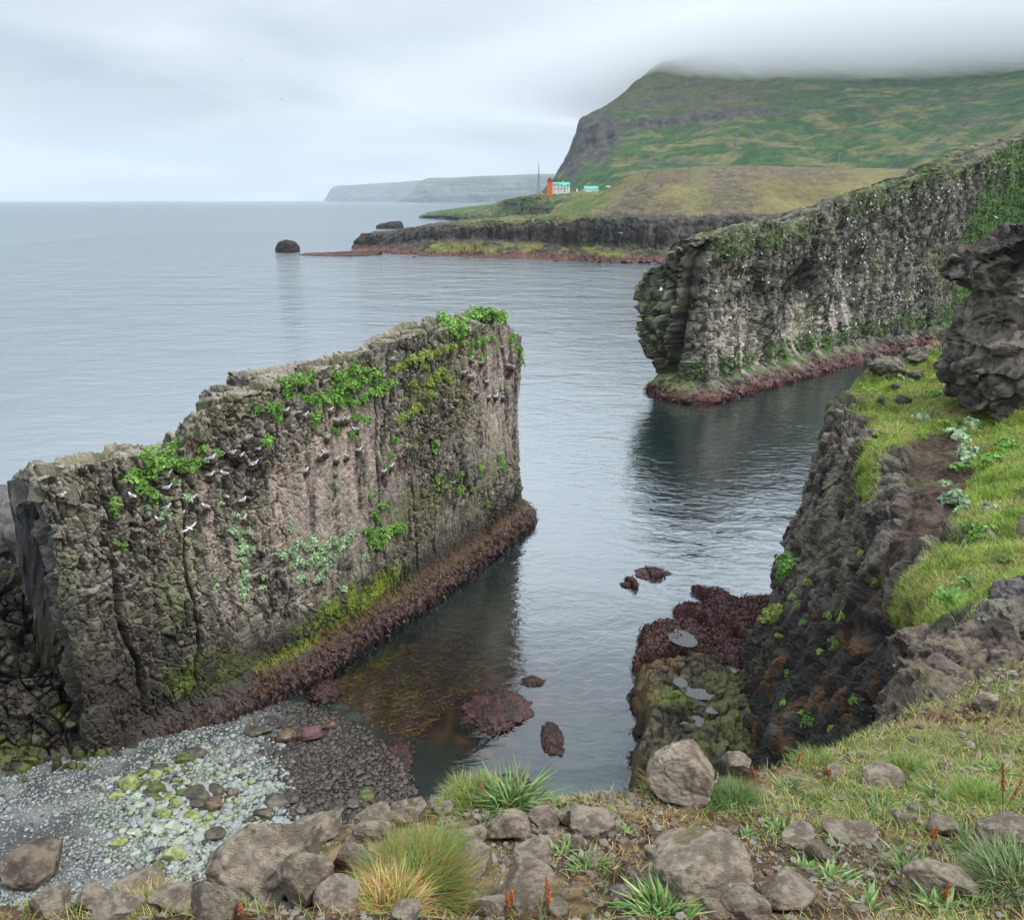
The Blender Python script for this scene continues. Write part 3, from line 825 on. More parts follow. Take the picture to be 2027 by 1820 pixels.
# ragged weed surface on the skirt
f1w, f2w, rw, _ = voro(g / .28, 110)
d = d * (1 - .6 * skirt) + skirt * ((rw - .5) * .22 - .1 * f1w)
g = g + nrm * d[..., None]
nrm = gnormals(g, FL)
px, py = proj(g)
n1 = fbm(g / 3.2, 5, 111); n2 = fbm(g / .8, 4, 112); n3 = fbm(g / .22, 3, 113); n4 = fbm(np.stack([S / .6, S * 0, Z / 5.], -1), 4, 114)
Z = g[..., 2]
c = mix((.030, .027, .021), (.33, .30, .245), sstep(-.6, .7, n2 * .6 + n1 * .4 + .6 * (r1b - .5) + .35 * n3))
c = mix(c, (.11, .105, .05), sstep(0., .4, n1 + .3 * n3) * .5)                         # olive lichen
c = mix(c, (.42, .36, .30), np.clip(blob(px, py, 640, 960, 120, 180, 20, .6) + blob(px, py, 470, 1130, 150, 110, 20, .7) * .8 + blob(px, py, 980, 790, 45, 130, 0, .6) * .8 + blob(px, py, 410, 1010, 90, 60, 0, .6) * .6, 0, 1) * sstep(-.35, .25, n4 + .5 * n3 + .15) * .8)   # droppings below the ledges
c = mix(c, (.50, .38, .33), sstep(.16, .42, n4 + .45 * n3) * np.clip(blob(px, py, 640, 900, 160, 90, 0, .6) + blob(px, py, 420, 1000, 160, 90, 0, .6) + blob(px, py, 980, 760, 60, 110, 0, .6), 0, 1) * .75)
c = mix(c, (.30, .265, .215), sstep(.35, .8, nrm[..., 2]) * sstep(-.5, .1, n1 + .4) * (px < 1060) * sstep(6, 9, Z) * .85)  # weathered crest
c = mix(c, (.085, .085, .092), blob(px, py, 70, 1090, 55, 170, -20, .5) * .8)
c = c * (1 + .35 * fbm(np.stack([S / .16, S * 0, Z / 3.], -1), 3, 117))[..., None]
c = mix(c, (.13, .15, .04), sstep(.15, .45, n1 * .7 + n2 * .5) * sstep(0, .3, nrm[..., 2] + .2) * .45)
# damp dark lower part to the left, bright algae above the weed line
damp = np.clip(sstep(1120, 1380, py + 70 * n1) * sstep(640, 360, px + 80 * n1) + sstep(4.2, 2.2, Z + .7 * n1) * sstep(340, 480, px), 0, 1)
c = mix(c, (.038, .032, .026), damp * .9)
alg = np.clip(blob(px, py, 660, 1215, 120, 26, -36, .6) + blob(px, py, 400, 1330, 75, 30, -20, .7) * .7 + blob(px, py, 760, 1165, 60, 30, -40, .7) * .6 + blob(px, py, 350, 1120, 40, 120, 0, .8) * .35 + blob(px, py, 560, 1290, 90, 16, -30, .6) * .5, 0, 1)
c = mix(c, mix((.09, .13, .015), (.17, .22, .03), sstep(-.3, .3, n2)), alg * sstep(-.4, .15, n2 + n3 * .5 + .1))
c = mix(c, (.16, .165, .03), blob(px, py, 840, 760, 30, 110, 10, .7) * .5 * sstep(-.1, .3, n2 + .1) + blob(px, py, 1045, 870, 14, 110, 0, .6) * .6)
weed = skirt * sstep(1.75, 1.35, Z + .3 * n2)
wc = mix((.035, .020, .016), (.11, .070, .06), sstep(-.3, .4, n3))
wc = mix(wc, (.17, .075, .018), sstep(1.0, 1.5, Z + .35 * n2) * sstep(480, 560, px) * .8)
wc = mix(wc, (.10, .045, .055), sstep(.1, .5, n2) * .6)
c = mix(c, wc, weed)
c = mix(c, (.10, .04, .015), blob(px, py, 520, 920, 330, 120, 0, .6) * sstep(.28, .5, n2 + .3 * n3) * .55)
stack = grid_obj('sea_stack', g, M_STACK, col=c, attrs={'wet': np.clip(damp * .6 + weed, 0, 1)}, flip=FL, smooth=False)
tag(stack, 'thin wedge shaped basalt sea stack with plants and nesting gulls beside the pebble beach', 'rock')
SK = dict(g=g, n=nrm, px=px, py=py, weed=weed * front, front=front)

# ================================================================== FAR CLIFF
fb = [(1288, 752, .8), (1318, 768, .8), (1352, 777, .8), (1392, 771, 1.2), (1450, 752, 1.2), (1550, 722, 1.3), (1700, 688, 1.4), (1800, 668, 1.5), (1850, 655, 1.5), (1885, 642, 1.5)]
plan = [atz(a, b, z)[:2] for a, b, z in fb]
plan += [np.array([96, 165.]), np.array([107, 176.]), np.array([119, 180.]), np.array([131, 172.]), np.array([140, 155.])]
plan = np.array(plan)
tp = [560, 505, 470, 458, 453, 430, 378, 346, 336, 322, 296, 262, 300, 312, 325]
zf = ztop(plan[:, 1], tp)
zb = zf - 2.0
thick = np.array([5, 6, 7, 7, 7, 8, 10, 12, 13, 13, 13, 12, 14, 16, 16.])
g, s_, nn_ = slab(plan, zf, zb, thick, -3.0, 720, (200, 22, 10), 3.0, 3.0)
S = np.broadcast_to(s_[:, None], g.shape[:2])
jag = 1.3 * fbm(np.stack([s_ / 5., s_ * 0, s_ * 0], -1), 3, 141) + 1.1 * (voro(np.stack([s_ / 2.6, s_ * 0, s_ * 0], -1), 142)[2] - .5)
jag = jag * sstep(4, 12, s_)
hh0 = g[:, 200, 2]
g[..., 2] += jag[:, None] * np.clip(g[..., 2] / hh0[:, None], 0, 1.2) ** 3
g = smooth_v(g, 3)
nrm = gnormals(g)
FL = (nrm[350, 100, :2] * nn_[350]).sum() > 0
if FL: nrm = -nrm
Z = g[..., 2]
# left end overhangs seaward
g[..., 0] -= 4.2 * sstep(0, 10, Z) * np.exp(-S / 7.0) * sstep(24, 13, Z)
px, py = proj(g)
skirt = sstep(2.6, .2, Z) * sstep(0, 4, S)
g = g + nrm * (skirt * 3.6 * (.55 + .6 * blob(px, py, 1560, 740, 180, 60, 0, .8)))[..., None]
loc = np.stack([S + .6 * fbm(g / 4, 3, 121), g[..., 1] * .5, Z + .5 * fbm(g / 4., 3, 122)], -1)
# left columns are tilted slabs, the rest a finer nest-pitted face
tilt = sstep(11, 6, S)
ka, ja, ra = facet(np.stack([(loc[..., 0] + .28 * Z) / 1.2, loc[..., 1] / 2., (loc[..., 2] - .2 * S) / 1.9], -1), 123)
kc, jc, rc = facet(loc / np.array([.75, 1., 1.25]), 124)
d = tilt * (ka * 1.1 - .7 * sstep(.12, 0, ja)) + (1 - tilt) * (kc * .27 - .26 * sstep(.14, 0, jc) + .3 * fbm(g / .7, 3, 127)) + 1.1 * fbm(g / 9., 4, 126)
d += (1 - tilt) * .9 * fbm(np.stack([S / 1.6, S * 0, Z / 14.], -1), 4, 128)
# the dark cleft between the two columns and a hollow under the crest
px, py = proj(g)
tcl = np.clip((py - 470) / 270, 0, 1)
cx_ = 1392 - 74 * tcl ** .9
wd = 22 - 7 * tcl
ff = np.zeros(g.shape[:2]); ff[:, :196] = 1; ff[:, 180:196] = np.linspace(1, 0, 16)
cleft = sstep(wd + 5, wd - 4, np.abs(px - cx_)) * sstep(752, 725, py) * ff
d -= 4.4 * cleft
cl2 = ff * sstep(6, 2, np.abs(px - (1342 - 45 * tcl))) * sstep(490, 520, py) * sstep(740, 700, py)
d -= 1.2 * cl2
d -= 2.6 * blob(px, py, 1590, 605, 40, 75, 8, .5)
d -= 1.2 * blob(px, py, 1690, 560, 25, 60, 8, .6)
fw1, fw2, rw, _ = voro(g / .8, 129)
d = d * (1 - .7 * skirt) + skirt * ((rw - .5) * .6)
g = g + nrm * d[..., None]
nrm = gnormals(g, FL)
px, py = proj(g); Z = g[..., 2]
n1 = fbm(g / 7., 5, 131); n2 = fbm(g / 1.8, 4, 132); n3 = fbm(g / .6, 3, 133); n4 = fbm(np.stack([S / 1.4, S * 0, Z / 8.], -1), 4, 134)
c = mix((.030, .028, .023), (.27, .25, .205), sstep(-.5, .7, n2 * .7 + n3 * .5 + n1 * .3 + .5 * (rc - .5)))
c = mix(c, (.09, .10, .04), sstep(.1, .45, n1 + .3 * n2) * .5)
gu = np.clip(blob(px, py, 1610, 640, 60, 40, -10, .6) + blob(px, py, 1450, 680, 50, 90, 0, .6) * .7 + blob(px, py, 1640, 590, 60, 40, -30, .7) * .6 + blob(px, py, 1560, 700, 110, 40, 0, .7) * .5 + blob(px, py, 1720, 570, 80, 90, 0, .8) * .3, 0, 1)
c = mix(c, (.60, .52, .46), gu * sstep(-.15, .35, n4 + .6 * n3) * .85)
c = mix(c, (.26, .32, .20), tilt * sstep(.1, .45, n2 + .4 * n4) * .7)
c = mix(c, (.30, .34, .14), tilt * sstep(.15, .5, nrm[..., 2] + .3 * n2) * .8)
c = mix(c, (.20, .17, .09), tilt * sstep(8, 3, Z) * sstep(-.2, .3, n4) * .6)
c = mix(c, (.05, .12, .02), np.clip(blob(px, py, 1560, 700, 300, 26, -14, .6), 0, 1) * sstep(-.2, .25, n2 + .2 * n1) * .8)
right = sstep(1880, 1960, px + 60 * n1 + (py - 480) * .35)
c = mix(c, mix((.03, .09, .02), (.08, .16, .03), sstep(-.3, .3, n2)), right * sstep(-.6, 0, n1 + .25) * .9)
c = mix(c, mix((.07, .13, .03), (.16, .17, .06), sstep(-.3, .3, n2)), sstep(.5, .85, nrm[..., 2] + .2 * n1) * sstep(10, 14, Z) * .8)
c = mix(c, mix((.13, .12, .09), (.21, .19, .15), sstep(-.3, .3, n2)), sstep(.2, .5, nrm[..., 2]) * np.clip(blob(px, py, 1560, 425, 90, 30, -22, .5) + blob(px, py, 1965, 285, 70, 40, -30, .5), 0, 1))
weed = skirt * sstep(2.4, 1.5, Z + .6 * n2)
wc = mix((.04, .014, .016), (.12, .045, .042), sstep(-.3, .4, n3 + n2 * .5))
wc = mix(wc, (.20, .15, .15), sstep(.35, .6, n3) * .6)
c = mix(c, wc, weed)
farc = grid_obj('bird_cliff', g, M_FAR, col=c, attrs={'wet': weed}, flip=FL, smooth=False)
tag(farc, 'tall dark bird cliff crowded with white seabirds across the cove', 'cliff')
frontm = np.zeros(g.shape[:2]); frontm[:, :203] = 1
FK = dict(g=g, n=nrm, px=px, py=py, weed=weed * frontm, front=frontm)
# ================================================================== RIGHT CLIFF AND SLOPE
secs = [(57, [(1722, 760), (1728, 740), (1735, 718), (1800, 704), (1870, 690), (1960, 640), (2200, 540)]),
        (52, [(1640, 900), (1652, 830), (1668, 788), (1740, 770), (1840, 768), (1950, 735), (2200, 610)]),
        (46, [(1575, 1060), (1615, 940), (1648, 815), (1735, 815), (1840, 815), (1940, 790), (2200, 690)]),
        (40, [(1502, 1215), (1592, 1110), (1640, 985), (1728, 868), (1830, 868), (1930, 865), (2200, 770)]),
        (34, [(1487, 1330), (1560, 1215), (1655, 1080), (1738, 930), (1830, 930), (1925, 930), (2200, 850)]),
        (28, [(1505, 1470), (1570, 1340), (1665, 1200), (1745, 1040), (1825, 985), (1915, 1000), (2200, 920)]),
        (22, [(1575, 1570), (1642, 1440), (1705, 1320), (1765, 1200), (1820, 1110), (1900, 1080), (2200, 990)]),
        (16, [(1690, 1560), (1722, 1470), (1750, 1380), (1785, 1285), (1845, 1195), (1930, 1150), (2200, 1060)]),
        (11, [(1718, 1530), (1733, 1460), (1755, 1405), (1795, 1345), (1870, 1275), (1980, 1215), (2200, 1130)]),
        (7.5, [(1730, 1480), (1748, 1445), (1778, 1405), (1825, 1352), (1900, 1300), (2020, 1235), (2250, 1160)])]
rim = [[(a_, b_, y_) for a_, b_ in pp] for y_, pp in secs]
ctrl = []
for r in rim:
    pts = [C(*p) for p in r]
    r0 = pts[0]
    base = r0.copy(); base[0] -= .5 if r0[2] < 8 else 1.5; base[2] = 0.0
    low = base.copy(); low[0] -= .8; low[2] = -2.6
    ctrl.append([low, base] + pts + [pts[-1] + np.array([9.0, 0, 3.5])])
ctrl = np.array(ctrl)
far = ctrl[0].copy(); far[:, 1] += 6; far[:, 0] += 2; far[:, 2] = np.minimum(far[:, 2], -2.0)
far2 = ctrl[0].copy(); far2[:, 1] += 3.0; far2[:, 0] += .8; far2[:, 2] = far2[:, 2] * .55 - .5
near = ctrl[-1].copy(); near[:, 1] -= 4; near[:, 2] = near[:, 2] - 8
ctrl = np.concatenate([far[None], far2[None], ctrl, near[None]])
g = loft(ctrl, [8, 20, 40, 62, 66, 70, 74, 74, 70, 54, 40, 14], [8, 40, 52, 60, 58, 54, 48, 36, 14])
nrm = gnormals(g)
ci = (g.shape[0] // 2, g.shape[1] // 2)
FLR = (nrm[ci] * (np.array([-40, 0, 40]) - g[ci])).sum() < 0
if FLR: nrm = -nrm
px, py = proj(g)
steep0 = 1 - nrm[..., 2]
# where it is rock, soil or turf: outlined on the slope itself
gpoly = [(1728, 735), (1760, 715), (1880, 690), (1905, 740), (2300, 560), (2300, 1330), (1900, 1330), (1840, 1300), (1800, 1330), (1765, 1240), (1772, 1170), (1830, 1110), (1880, 1050), (1912, 990), (1915, 900), (1900, 850), (1850, 865), (1800, 875), (1745, 905), (1735, 1000), (1700, 975), (1722, 900), (1735, 850), (1700, 800), (1665, 790)]
def polymask(px, py, poly, soft):
    """1 inside the outline, 0 outside, eased over soft pixels"""
    P = np.array(poly, float); Q = np.roll(P, -1, 0)
    ins = np.zeros(px.shape, bool); dm = np.full(px.shape, 1e9)
    for (x1, y1), (x2, y2) in zip(P, Q):
        cond = ((y1 > py) != (y2 > py))
        xi = x1 + (py - y1) * (x2 - x1) / ((y2 - y1) if y2 != y1 else 1e-9)
        ins ^= cond & (px < xi)
        t = np.clip(((px - x1) * (x2 - x1) + (py - y1) * (y2 - y1)) / ((x2 - x1) ** 2 + (y2 - y1) ** 2), 0, 1)
        dm = np.minimum(dm, np.hypot(px - x1 - t * (x2 - x1), py - y1 - t * (y2 - y1)))
    return sstep(-soft, soft, np.where(ins, dm, -dm))
nn1 = fbm(g / 1.6, 4, 201)
wpx, wpy = px + 22 * nn1, py + 22 * fbm(g / 1.6, 4, 202)
turf = polymask(wpx, wpy, gpoly, 12)
soil = polymask(wpx, wpy, [(1790, 885), (1850, 862), (1905, 850), (1920, 900), (1905, 1000), (1840, 1070), (1800, 1110), (1760, 1150), (1735, 1130), (1780, 1050), (1790, 960)], 14)
bare = sstep(.12, .34, fbm(g / np.array([2.2, 2.2, 1.5]), 4, 203)) * sstep(940, 1060, py) * .95        # dark rock breaking through the lower turf
rockm = np.clip(1 - np.maximum(turf * (1 - bare), soil), 0, 1)
loc = g + .35 * np.stack([fbm(g / 1.8, 3, 204), fbm(g / 1.8, 3, 205), fbm(g / 1.8, 3, 206)], -1)
ka, ja, ra = facet(loc / np.array([.85, 1.0, 1.9]), 207)
kc, jc, rc = facet(loc / np.array([.38, .45, .5]), 208)
lower = sstep(1150, 1240, py)
kb, jb, rb_ = facet(loc / np.array([3.2, 3.0, 7.5]), 218)
d = rockm * ((.40 * kb + .2 * (rb_ - .5)) - .22 * sstep(.07, 0, jb) + (ka * .26 - .3 * sstep(.10, 0, ja)) + kc * .14 - .12 * sstep(.10, 0, jc) + .08 * fbm(g / .5, 3, 217) + .6 * fbm(g / 3.2, 3, 209))
d += rockm * .25 * fbm(np.stack([g[..., 0] / .9 + g[..., 1] / .9, g[..., 2] * 0, g[..., 2] / 6.], -1), 3, 210)
tuft = fbm(g / .9, 3, 211)
near_k = sstep(6, 16, g[..., 1])
d += (1 - rockm) * (.75 * fbm(g / 2.2, 3, 212) + .42 * np.abs(tuft)) * (.3 + .7 * near_k)
# dark gully between the buttress and the slope
d -= .9 * polymask(px, py, [(1700, 1235), (1760, 1240), (1790, 1330), (1760, 1440), (1715, 1440), (1735, 1340)], 30) * sstep(9, 14, g[..., 1])
d *= np.clip(np.linalg.norm(g - np.array([0, 0, EYE]), axis=-1) / 30., .14, 1.0)
g = g + nrm * d[..., None]
nrm = gnormals(g, FLR)
px, py = proj(g)
n1 = fbm(g / 2.6, 5, 213); n2 = fbm(g / .7, 4, 214); n3 = fbm(g / .2, 3, 215)
rk = mix((.035, .030, .026), (.20, .175, .145), sstep(-.5, .5, n2 * .6 + n1 * .4 + .5 * (ra - .5) + .7 * (rc - .5)))
rk = mix(rk, (.022, .021, .022), lower * .85 * sstep(-.6, .1, n1 + .25))
rk = mix(rk, (.20, .10, .04), lower * sstep(.15, .42, fbm(g / np.array([1.0, 1.0, 1.3]), 5, 216)) * .5)
rk = mix(rk, (.10, .12, .03), sstep(.2, .45, n1 + .4 * n3) * .45)
tf = mix((.095, .15, .02), (.22, .28, .05), sstep(-.4, .4, n2))
tf = mix(tf, (.24, .20, .085), sstep(-.02, .35, n1 + .35 * n2) * .75)
tf = mix(tf, (.22, .22, .07), np.clip(blob(px, py, 1800, 800, 110, 60, 0, .7), 0, 1) * .5)
so = mix((.028, .018, .013), (.085, .058, .042), sstep(-.4, .5, n3 + .5 * n2))
c = mix(rk, tf, turf * (1 - bare))
c = mix(c, so, soil * (1 - .3 * sstep(.2, .4, n1)))
c = mix(c, (.07, .02, .02), sstep(.9, .3, g[..., 2]) * .8)
right_cliff = grid_obj('cliff', g, M_CLIFF, col=c, attrs={'wet': np.clip(lower * rockm * .55 + sstep(1.2, .5, g[..., 2]), 0, 1)}, flip=FLR, smooth=False)
tag(right_cliff, 'dark jointed sea cliff with a green grass ledge at the right of the inlet', 'cliff')
RC = dict(g=g, n=nrm, px=px, py=py, turf=turf * (1 - bare) * (1 - soil), soil=soil, rock=rockm)

# ================================================================== FOREGROUND GROUND
fcols = [(-350, [1960, 1900, 1870, 1850, 1835], [1.0, 1.18, 1.24, 1.3, 1.35]),
         (-120, [1960, 1880, 1850, 1825, 1805], [1.0, 1.2, 1.28, 1.36, 1.42]),
         (150, [1960, 1850, 1825, 1805, 1790], [1.0, 1.28, 1.35, 1.42, 1.5]),
         (420, [1960, 1820, 1785, 1755, 1735], [1.0, 1.35, 1.46, 1.57, 1.66]),
         (650, [1960, 1820, 1745, 1690, 1640], [1.0, 1.35, 1.58, 1.78, 1.98]),
         (850, [1960, 1820, 1720, 1645, 1590], [1.0, 1.35, 1.65, 1.95, 2.2]),
         (1013, [1960, 1820, 1700, 1620, 1572], [1.0, 1.35, 1.72, 2.05, 2.3]),
         (1200, [1960, 1820, 1700, 1620, 1572], [1.0, 1.35, 1.72, 2.05, 2.35]),
         (1350, [1960, 1820, 1695, 1610, 1560], [1.0, 1.35, 1.74, 2.1, 2.45]),
         (1500, [1960, 1820, 1690, 1600, 1540], [1.0, 1.35, 1.78, 2.18, 2.7]),
         (1650, [1960, 1820, 1680, 1570, 1495], [1.0, 1.35, 1.82, 2.4, 3.2]),
         (1760, [1960, 1820, 1660, 1530, 1435], [1.0, 1.35, 1.9, 2.7, 4.3]),
         (1900, [1960, 1820, 1640, 1480, 1325], [1.0, 1.35, 2.0, 3.2, 5.8]),
         (2100, [1960, 1820, 1620, 1440, 1235], [1.0, 1.35, 2.1, 3.6, 7.2]),
         (2500, [1960, 1820, 1620, 1430, 1215], [1.0, 1.35, 2.1, 3.7, 7.6])]
ctrl = []
for pxc, pys, ys in fcols:
    pts = [C(pxc, a, b) for a, b in zip(pys, ys)]
    n0 = pts[0].copy(); n0[1] -= 1.8; n0[2] += .05; n0[0] *= .9
    e1 = pts[-1] + np.array([0, .35, -.55]); e2 = pts[-1] + np.array([0, .8, -2.2]); e3 = pts[-1] + np.array([0, 1.6, -9.0])
    ctrl.append([n0] + pts + [e1, e2, e3])
ctrl = np.array(ctrl)
lf = [ctrl[0] + np.array([-6.0, -.6, -.9]), ctrl[0] + np.array([-1.6, -.1, -.12])]
rt = [ctrl[-1] + np.array([2.5, 0, .25]), ctrl[-1] + np.array([9.0, 0, 1.2])]
ctrl = np.concatenate([np.array(lf), ctrl, np.array(rt)])
bk_ = ctrl[:, 0].copy(); bk_[:, 1] -= 5; bk_[:, 2] += .3
ctrl = np.concatenate([bk_[:, None], ctrl], 1)
g = loft(ctrl, [12, 14, 16, 22, 24, 24, 24, 24, 26, 24, 24, 26, 24, 28, 34, 30, 16, 14], [6, 12, 30, 34, 34, 40, 14, 12, 10])
nrm = gnormals(g); FLG = nrm[176, 66, 2] < 0
if FLG: nrm = -nrm
k = np.clip(g[..., 1] / 2.0, .6, 2.2)
h = .035 * fbm(g / .35, 4, 301) + .018 * np.abs(fbm(g / .09, 3, 302)) + .05 * fbm(g / .9, 3, 303)
f1, f2, r1, r2 = voro(g / .05, 304)
peb = sstep(.62, .7, r1) * sstep(.5, .1, f1)
g[..., 2] += h * k + .008 * peb
nrm = gnormals(g, FLG)
px, py = proj(g)
n1 = fbm(g / .45, 5, 305); n2 = fbm(g / .12, 4, 306); n3 = fbm(g / .03, 3, 307)
so = mix((.058, .031, .019), (.15, .088, .055), sstep(-.4, .4, n3 + .5 * n2))
so = mix(so, (.17, .15, .13), peb * sstep(.1, .4, n1 + .2) * .8)
th = mix((.26, .19, .10), (.40, .31, .17), sstep(-.4, .4, n3))                       # dead straw thatch
tg = mix((.09, .13, .03), (.16, .19, .06), sstep(-.4, .4, n2))
tw = np.clip(blob(px, py, 1050, 1610, 260, 60, 0, .6) + blob(px, py, 1290, 1640, 120, 60, 0, .7) + sstep(1450, 1600, px) * sstep(1660, 1560, py) * 1.2 + blob(px, py, 820, 1740, 160, 130, 0, .6) * .8, 0, 1)
c = mix(so, th, np.clip(sstep(.1, .45, n1 + .3 * n2) * .4 + tw * .42, 0, .75) * sstep(-.25, .35, n2 + .4 * n3))
c = mix(c, tg, np.clip(sstep(1450, 1650, px) * sstep(1700, 1560, py) * .6 + .05, 0, 1) * sstep(-.1, .35, n1 + .5 * n3))
ground = grid_obj('ground', g, M_SOIL, col=c, flip=FLG)
tag(ground, kind='structure', label='brown soil and straw turf on the cliff top in front')
FG = dict(g=g, n=nrm, px=px, py=py, soil=n1)

# ================================================================== ROCKS LEFT OF THE STACK
cols = []
for pxc, rowsp in [(-260, [(1660, 24.0), (1560, 26.5), (1380, 29.0), (1190, 31.5)]), (-120, [(1645, 24.6), (1550, 27.0), (1370, 29.6), (1180, 32.0)]), (0, [(1618, 26.0), (1520, 28.2), (1340, 30.6), (1165, 33.0)]),
                   (90, [(1572, 27.2), (1490, 29.0), (1340, 31.0), (1195, 33.2)]), (165, [(1535, 28.4), (1460, 30.0), (1340, 31.6), (1240, 33.4)]), (225, [(1500, 29.4), (1440, 31.0), (1350, 32.3), (1270, 34.0)]), (262, [(1470, 30.6), (1430, 32.2), (1360, 33.6), (1300, 35)])]:
    pts = [C(pxc, a, b) for a, b in rowsp]
    lo = pts[0].copy(); lo[2] = -.6; lo[1] -= .3
    bk = pts[-1] + np.array([0, 3.5, -.8])
    cols.append([lo] + pts + [bk])
g = loft(np.array(cols), [20, 34, 40, 40, 34, 20], [10, 40, 64, 60, 20])
nrm = gnormals(g); fl = (nrm[80, 100] * (np.array([0, 0, EYE]) - g[80, 100])).sum() < 0
if fl: nrm = -nrm
ka, ja, ra = facet(g / np.array([.9, .9, .75]) + .2 * fbm(g / 1.2, 3, 321)[..., None], 322)
kc, jc, rc = facet(g / .36, 323)
g = g + nrm * (ka * .8 - .4 * sstep(.14, 0, ja) + kc * .25 - .15 * sstep(.14, 0, jc) + .8 * fbm(g / 3., 3, 324))[..., None]
px, py = proj(g)
n1 = fbm(g / 1.7, 4, 325); n2 = fbm(g / .5, 4, 326)
c = mix((.032, .028, .024), (.085, .075, .06), sstep(-.4, .4, n2))
c = mix(c, (.10, .12, .025), sstep(.12, .4, n1 + .3 * n2) * .7)
foot = grid_obj('rock_outcrop', g, M_STACK, col=c, attrs={'wet': np.full(g.shape[:2], .5)}, flip=fl, smooth=False)
tag(foot, 'wet black broken rock slope at the left foot of the sea stack', 'rock')

# ================================================================== STONES
def stone_mesh(name, seed, sub=4, rough=.22, flat=1.0, mat=None, col=((.16, .135, .105), (.30, .255, .205)), moss=0.0, cut=5, wet=0.0):
    """angular boulder: sphere cut by random planes, worn, with grain"""
    bm = bmesh.new(); bmesh.ops.create_icosphere(bm, subdivisions=sub, radius=1.0)
    v = np.array([x.co[:] for x in bm.verts]); f = np.array([[q.index for q in fc_.verts] for fc_ in bm.faces]); bm.free()
    rg = np.random.default_rng(seed)
    for _ in range(cut):
        nv = rg.normal(size=3); nv /= np.linalg.norm(nv)
        dd = rg.uniform(.45, .80)
        ex = np.maximum(v @ nv - dd, 0)
        v = v - nv * (ex * .95)[:, None]
    r = 1 + rough * .35 * fbm(v * 1.3 + seed, 3, seed) + rough * .24 * fbm(v * 3.6 + seed, 4, seed + 1)
    r = r + rough * .10 * fbm(v * 11 + seed, 3, seed + 5) - rough * .10 * sstep(.25, .5, fbm(v * 7 + seed, 3, seed + 6))
    f1, f2, r1, _ = voro(v * 1.6 + seed, seed)
    r = r - rough * .16 * sstep(.10, 0, f2 - f1)
    v = v * r[:, None]; v[:, 2] *= flat
    n1 = fbm(v * 2.1 + seed, 4, seed + 2); n2 = fbm(v * 9 + seed, 3, seed + 3)
    c = mix(col[0], col[1], sstep(-.4, .4, n1 + .5 * n2))
    c = mix(c, np.array(col[1]) * 1.25, sstep(.35, .5, n2) * .5)
    if moss:
        c = mix(c, (.11, .12, .02), sstep(.25, .5, n1 + .3 * n2) * sstep(0, .5, v[:, 2]) * moss)
    return mesh_np(name, v, f, mat or M_STONE, True, c, {'wet': np.full(len(v), wet)})
def bvh_of(o):
    me = o.data
    return BVHTree.FromPolygons([v.co[:] for v in me.vertices], [p.vertices[:] for p in me.polygons])
def px_dir(px, py):
    d = Vector(_ray(px, py)); return d
EYEV = Vector((0, 0, EYE))
BV_FG = bvh_of(ground); BV_RC = bvh_of(right_cliff); BV_BED = bvh_of(bed); BV_ST = bvh_of(stack); BV_FC = bvh_of(farc)
def hit(bv, px, py):
    d = px_dir(px, py).normalized()
    p, n, i, dist = bv.ray_cast(EYEV, d)
    return p, n, dist
def fg_at(px, py):
    return hit(BV_FG, px, py)
